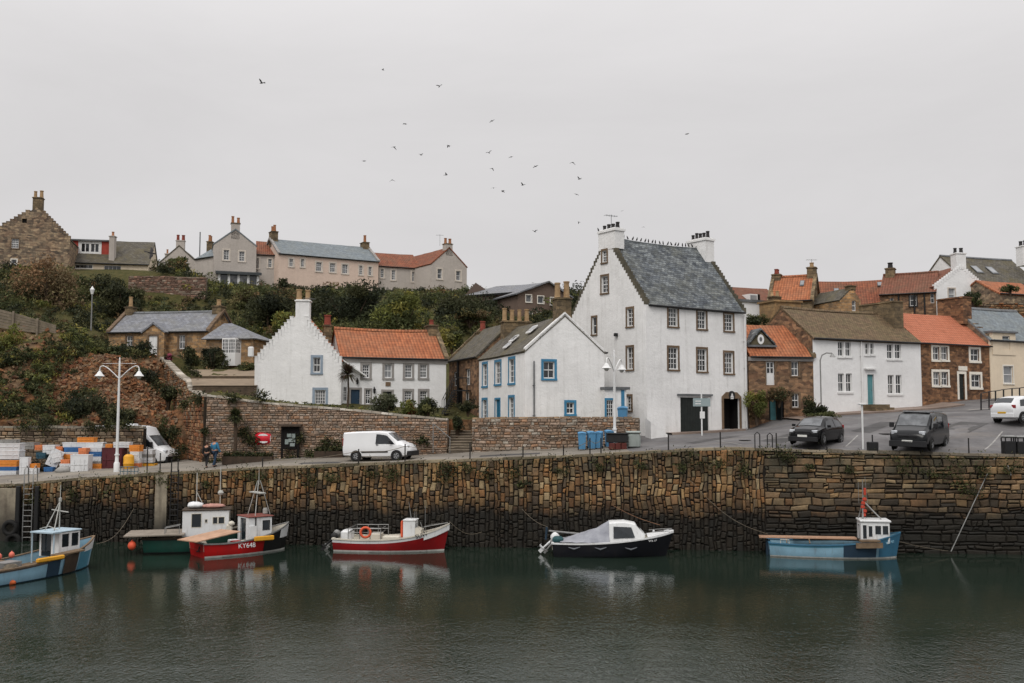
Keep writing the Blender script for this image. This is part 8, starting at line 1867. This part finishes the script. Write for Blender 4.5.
def person(label,loc,rz,jc,tc_,H=1.72,bag=None):
    t=thing('person',label,'person',loc,rz,local=True); s=H/1.72
    J={'pel':(0,0,.93),'sp':(0,0,1.12),'ch':(0,.01,1.32),'nk':(0,0,1.46),'hd':(0,.01,1.56),'tp':(0,.02,1.66)}
    V=[];E=[];Rr=[];ix={}
    def v(n,p,r): ix[n]=len(V); V.append(tuple(c*s for c in p)); Rr.append(tuple(x*s for x in r) if isinstance(r,tuple) else r*s)
    def e(a,c): E.append((ix[a],ix[c]))
    for n,r in (('pel',(.15,.11)),('sp',(.14,.1)),('ch',(.165,.105)),('nk',.052),('hd',(.078,.095)),('tp',(.06,.075))): v(n,J[n],r)
    for a,c in (('pel','sp'),('sp','ch'),('ch','nk'),('nk','hd'),('hd','tp')): e(a,c)
    for sg,nm in ((1,'l'),(-1,'r')):
        st_=.16*sg
        for n,p,r in (('hip',(.09*sg,0,.88),.085),('kn',(.1*sg,-.02-st_*.5,.49),.058),('an',(.1*sg,.05-st_*1.1,.09),.04),('toe',(.11*sg,-.12-st_*1.1,.03),.032),('sh',(.19*sg,.01,1.38),.062),('el',(.25*sg,.03+st_*.4,1.1),.045),('wr',(.25*sg,-.06+st_*.8,.87),.03),('hnd',(.25*sg,-.1+st_*.8,.79),(.022,.04))): v(n+nm,p,r)
        e('pel','hip'+nm); e('hip'+nm,'kn'+nm); e('kn'+nm,'an'+nm); e('an'+nm,'toe'+nm); e('ch','sh'+nm); e('sh'+nm,'el'+nm); e('el'+nm,'wr'+nm); e('wr'+nm,'hnd'+nm)
        for k in range(5):
            fn='f%d'%k+nm; off=(-.028+.014*k)
            if k==4: v(fn,(.25*sg-.02*sg,-.15+st_*.8,.8),.009); v(fn+'t',(.25*sg-.025*sg,-.165+st_*.8,.765),.008)
            else: v(fn,(.25*sg+.002*k*sg,-.1+st_*.8+off,.735),.009); v(fn+'t',(.25*sg-.01*sg,-.115+st_*.8+off,.70+.006*abs(k-1)),.008)
            e('hnd'+nm,fn); e(fn,fn+'t')
    skin_mesh('body',V,E,Rr,SKIN,t)
    def sub(names,edges,grow,nm,mat):
        vv=[V[ix[n]] for n in names]; rr=[tuple((x+grow*s) for x in (Rr[ix[n]] if isinstance(Rr[ix[n]],tuple) else (Rr[ix[n]],)*2)) for n in names]; skin_mesh(nm,vv,[(names.index(a),names.index(c)) for a,c in edges],rr,mat,t)
    sub(['pel','sp','ch','shl','ell','wrl','shr','elr','wrr'],[('pel','sp'),('sp','ch'),('ch','shl'),('shl','ell'),('ell','wrl'),('ch','shr'),('shr','elr'),('elr','wrr')],.022,'jacket',jc)
    sub(['pel','hipl','knl','anl','hipr','knr','anr'],[('pel','hipl'),('hipl','knl'),('knl','anl'),('pel','hipr'),('hipr','knr'),('knr','anr')],.012,'trousers',tc_)
    sub(['anl','toel'],[('anl','toel')],.014,'shoe',BLACK); sub(['anr','toer'],[('anr','toer')],.014,'shoe',BLACK)
    mb=MB(); mb.lathe((0,.03*s,1.6*s),[(.105*s,-.07*s),(.112*s,.0),(.1*s,.07*s),(.06*s,.115*s),(0,.13*s)],12); mb.build('hair',HAIR,t,smooth=60)
    mb=MB(); mb.lathe((0,-.088*s,1.565*s),[(.0,-.02*s),(.016*s,-.012*s),(.01*s,.02*s),(0,.035*s)],8); mb.build('nose',SKIN,t); mb=MB(); 
    for sg in (-1,1): mb.lathe((sg*.032*s,-.083*s,1.592*s),[(0,-.008),(.011,0),(0,.008)],8)
    mb.build('eye',DARK,t); mb=MB(); mb.bbox(0,-.086*s,1.52*s,.045*s,.012*s,.012*s,.004); mb.build('mouth',M_noise('lip',lin(150,90,80),lin(140,84,74),4,.6,0),t)
    mb=MB()
    for sg in (-1,1): mb.bbox(sg*.085*s,.01*s,1.55*s,.02*s,.04*s,.06*s,.006)
    mb.build('ear',SKIN,t); return t
p=P(214.5,469,60.3); person('person in a bright blue jacket and blue trousers walking on the quay','' or (p.x,p.y,low(p.x,p.y)),rad(150),M_paint('blue_jacket',lin(56,124,160),.8,.2),M_paint('dark_blue_trousers',lin(42,62,84),.85,.2),1.76)
p=P(206.5,470,60.0); person('person in a black coat walking beside the blue jacket','' or (p.x,p.y,low(p.x,p.y)),rad(165),M_paint('black_coat',lin(26,25,26),.85,.2),M_paint('black_trousers',lin(32,31,32),.85,.2),1.58)
# ------------------------------------------------------------------ birds
BIRD=M_noise('dark_bird_feather',lin(62,60,60),lin(42,40,40),6,.9,0); GULL=M_noise('gull_feather',lin(120,118,118),lin(96,94,94),6,.9,0)
def bird_mesh(flap,mat,name='bird'):
    mb=MB(); rows=[]
    for x,r in ((-.2,.01),(-.12,.035),(0,.055),(.1,.045),(.16,.035),(.2,.03),(.25,.006)): rows.append([(x,r*math.cos(k*math.pi/4),r*math.sin(k*math.pi/4)+(.02 if x>.12 else 0)) for k in range(8)])
    mb.grid(rows,closed=True)
    for sg in (-1,1):
        z1,z2=.12*flap,.1*flap-.06
        mb.grid([[(.08,sg*.04,.03),(-.06,sg*.04,.02)],[(.11,sg*.2,.03+z1),(-.05,sg*.2,.02+z1)],[(.02,sg*.42,.03+z1+z2),(-.05,sg*.42,.02+z1+z2)]]); mb.grid([[(.08,sg*.04,.018),(-.06,sg*.04,.012)],[(.11,sg*.2,.02+z1),(-.05,sg*.2,.012+z1)],[(.02,sg*.42,.022+z1+z2),(-.05,sg*.42,.014+z1+z2)]],flip=True)
    mb.face([(-.16,.02,.005),(-.32,.07,.0),(-.32,-.07,.0),(-.16,-.02,.005)]); return mb
proto=[bird_mesh(f,None).build('bird',BIRD) for f in (1.0,.1,-.8)]
used=[False]*3
def put_bird(px,py,Y,k,s,label,group='birds circling in the sky'):
    o=proto[k] if not used[k] else proto[k].copy()
    if used[k]: COL.objects.link(o)
    used[k]=True; o.location=P(px,py,Y); o.rotation_euler=(R.uniform(-.4,.4),R.uniform(-.3,.3),R.uniform(0,6.28)); o.scale=(s,s,s); return tag(o,label,'bird',group)
put_bird(262,83,62,0,.75,'large dark bird alone in the sky at the upper left','' or None); 
put_bird(151,253,78,1,1.6,'big bird flying just right of the dormer house roof',None).rotation_euler=(.9,.2,.5); put_bird(686.8,134,64,1,.62,'lone dark bird high above the harbour house right chimney',None)
for i,(x,y) in enumerate(((383,70),(405,124),(394,147),(421,155),(364,161),(392,180),(439.5,86.3),(492,121),(448.7,145.6),(489,152.8),(511,157),(492,168.5),(446,175),(493.5,188),(503,190.7),(523,185),(535.6,166.4),(572.7,162.5),(579.5,179),(576.5,194.5),(579,222),(534.7,231.6),(622,211),(644,227))):
    put_bird(x,y,66+(i*7)%13,i%3,.58 if i not in (0,19,20,22,23) else .42,'small dark bird wheeling among the flock above the harbour houses')
def perched():
    mb=MB(); rows=[]
    for z,x,r in ((0,0,.03),(.06,.0,.07),(.14,.02,.085),(.22,.05,.06),(.27,.075,.045),(.31,.085,.04),(.345,.09,.01)): rows.append([(x+r*math.cos(k*math.pi/4),r*math.sin(k*math.pi/4)*.8,z) for k in range(8)])
    mb.grid(rows,closed=True); mb.face([(-.03,.03,.12),(-.03,-.03,.12),(-.16,-.025,-.02),(-.16,.025,-.02)]); mb.face([(.12,.012,.3),(.12,-.012,.3),(.165,0,.29)]); return mb.build('perched_bird',BIRD,None,smooth=60)
pb=perched(); first=True; hc=H_CUS
def perch(q,rz):
    global first
    o=pb if first else pb.copy()
    if not first: COL.objects.link(o)
    first=False; o.location=q; o.rotation_euler=(0,0,rz); o.scale=(.72,.72,.72); return o
u=.05; i=0
while u<.96:
    q=hc.P3(hc.LL*u,hc.WW*.5,hc.zr); q.z+=.0-.12*math.sin(math.pi*u)+.02; tag(perch(q,R.uniform(0,6.28)),'dark bird perched in the row along the slate ridge of the harbour house','bird','birds perched on the ridge'); u+=R.uniform(.026,.048); i+=1
cz=ZY(227,64.5)
for du,lb in ((.02,'bird perched at the left edge of the left white chimney'),(1.85,'bird perched at the right edge of the left white chimney')):
    q=hc.l.p(hc.l.L*.5-1.0+du,cz,-.1); tag(perch(q,R.uniform(0,6)),lb,'bird')

for k,(a,c,wd) in enumerate((((770,446,55.0),(800,441,57.5),1.3),((955,438,56.5),(975,428,58.5),1.6),((860,438,57.5),(890,427,61),1.1),((690,446,56.2),(735,441,58.5),.8),((480,456.5,56.8),(540,454,56.6),1.0),((300,465,57.8),(340,463.5,57.6),.9))): stripe('road_patch','darker tar repair patch in the road surface',[xy(*a),xy(*c)],wd,mat_asphalt('tar_patch_%d'%k,lin(78,76,76),lin(64,63,63),lin(86,82,78)),.008)
for k,(px,py,Y) in enumerate(((812,453,52.9),(885,440,57),(745,444,56),(945,430,58.5))):
    q=P(px,py,Y); z=low(q.x,q.y); mb=MB(); mb.lathe((q.x,q.y,z+.004),[(.34,0),(.34,.012),(.3,.014),(0,.014)],18); tag(mb.build('drain_cover',BOL,None),('round iron drain cover by the black hatchback','round iron drain cover uphill of the white sign post','round iron drain cover before the garage door','round iron drain cover uphill of the dark grey van')[k],'drain cover')

CONC=M_noise('pale_concrete',lin(150,142,126),lin(112,104,92),.9,.92,.5,.03)
def wall_block(label,px0,px1,off,ztop=0):
    xa=P(px0,500,56).x; xb=P(px1,500,56).x; t=thing('concrete_pier',label,'pier',(xa,WY(xa),0)); mb=MB(); n=3; rows=[]
    for z in (-.6,.9,1.8,2.7,min(wtop(xa),wtop(xb))+.02+ztop):
        rows.append([(xa-.0,WY(xa)+.2,z),(xa,WY(xa)-off+R.uniform(-.01,.01),z)]+[(xa+(xb-xa)*k/4,WY(xa+(xb-xa)*k/4)-off+R.uniform(-.012,.012),z) for k in range(1,4)]+[(xb,WY(xb)-off,z),(xb,WY(xb)+.2,z)])
    mb.grid(rows); mb.face(rows[-1]); mb.build('concrete_face',MQC,t)
def mqc():
    m,nt,b=newmat('stained_concrete'); p=world_pos(nt); n1=noise_n(nt,p,.8,6,.68); st=noise_n(nt,scaled(nt,p,(2,2,.2)),1.2,5,.65); s=N(nt,'ShaderNodeSeparateXYZ'); L(nt,p,s.inputs[0])
    c=mixc(nt,ramp(nt,n1,.35,.65),lin(158,148,128),lin(116,106,92)); c=mixc(nt,ramp(nt,st,.5,.75,0,.6),c,lin(60,52,42)); c=mixc(nt,ramp(nt,math_(nt,'ADD',s.outputs[2],math_(nt,'MULTIPLY',st,1.2)),1.3,2.8,.95,0),c,(.01,.0095,.007,1))
    L(nt,c,b.inputs['Base Color']); b.inputs['Roughness'].default_value=.85; bump(nt,b,noise_n(nt,p,4,5,.65),.6,.04); return m
MQC=mqc()
wall_block('pale concrete end of the quay wall at the far left edge',-60,15,.32); wall_block('narrow pale rendered patch of the quay wall beside the dark ladder',157,169,.16)
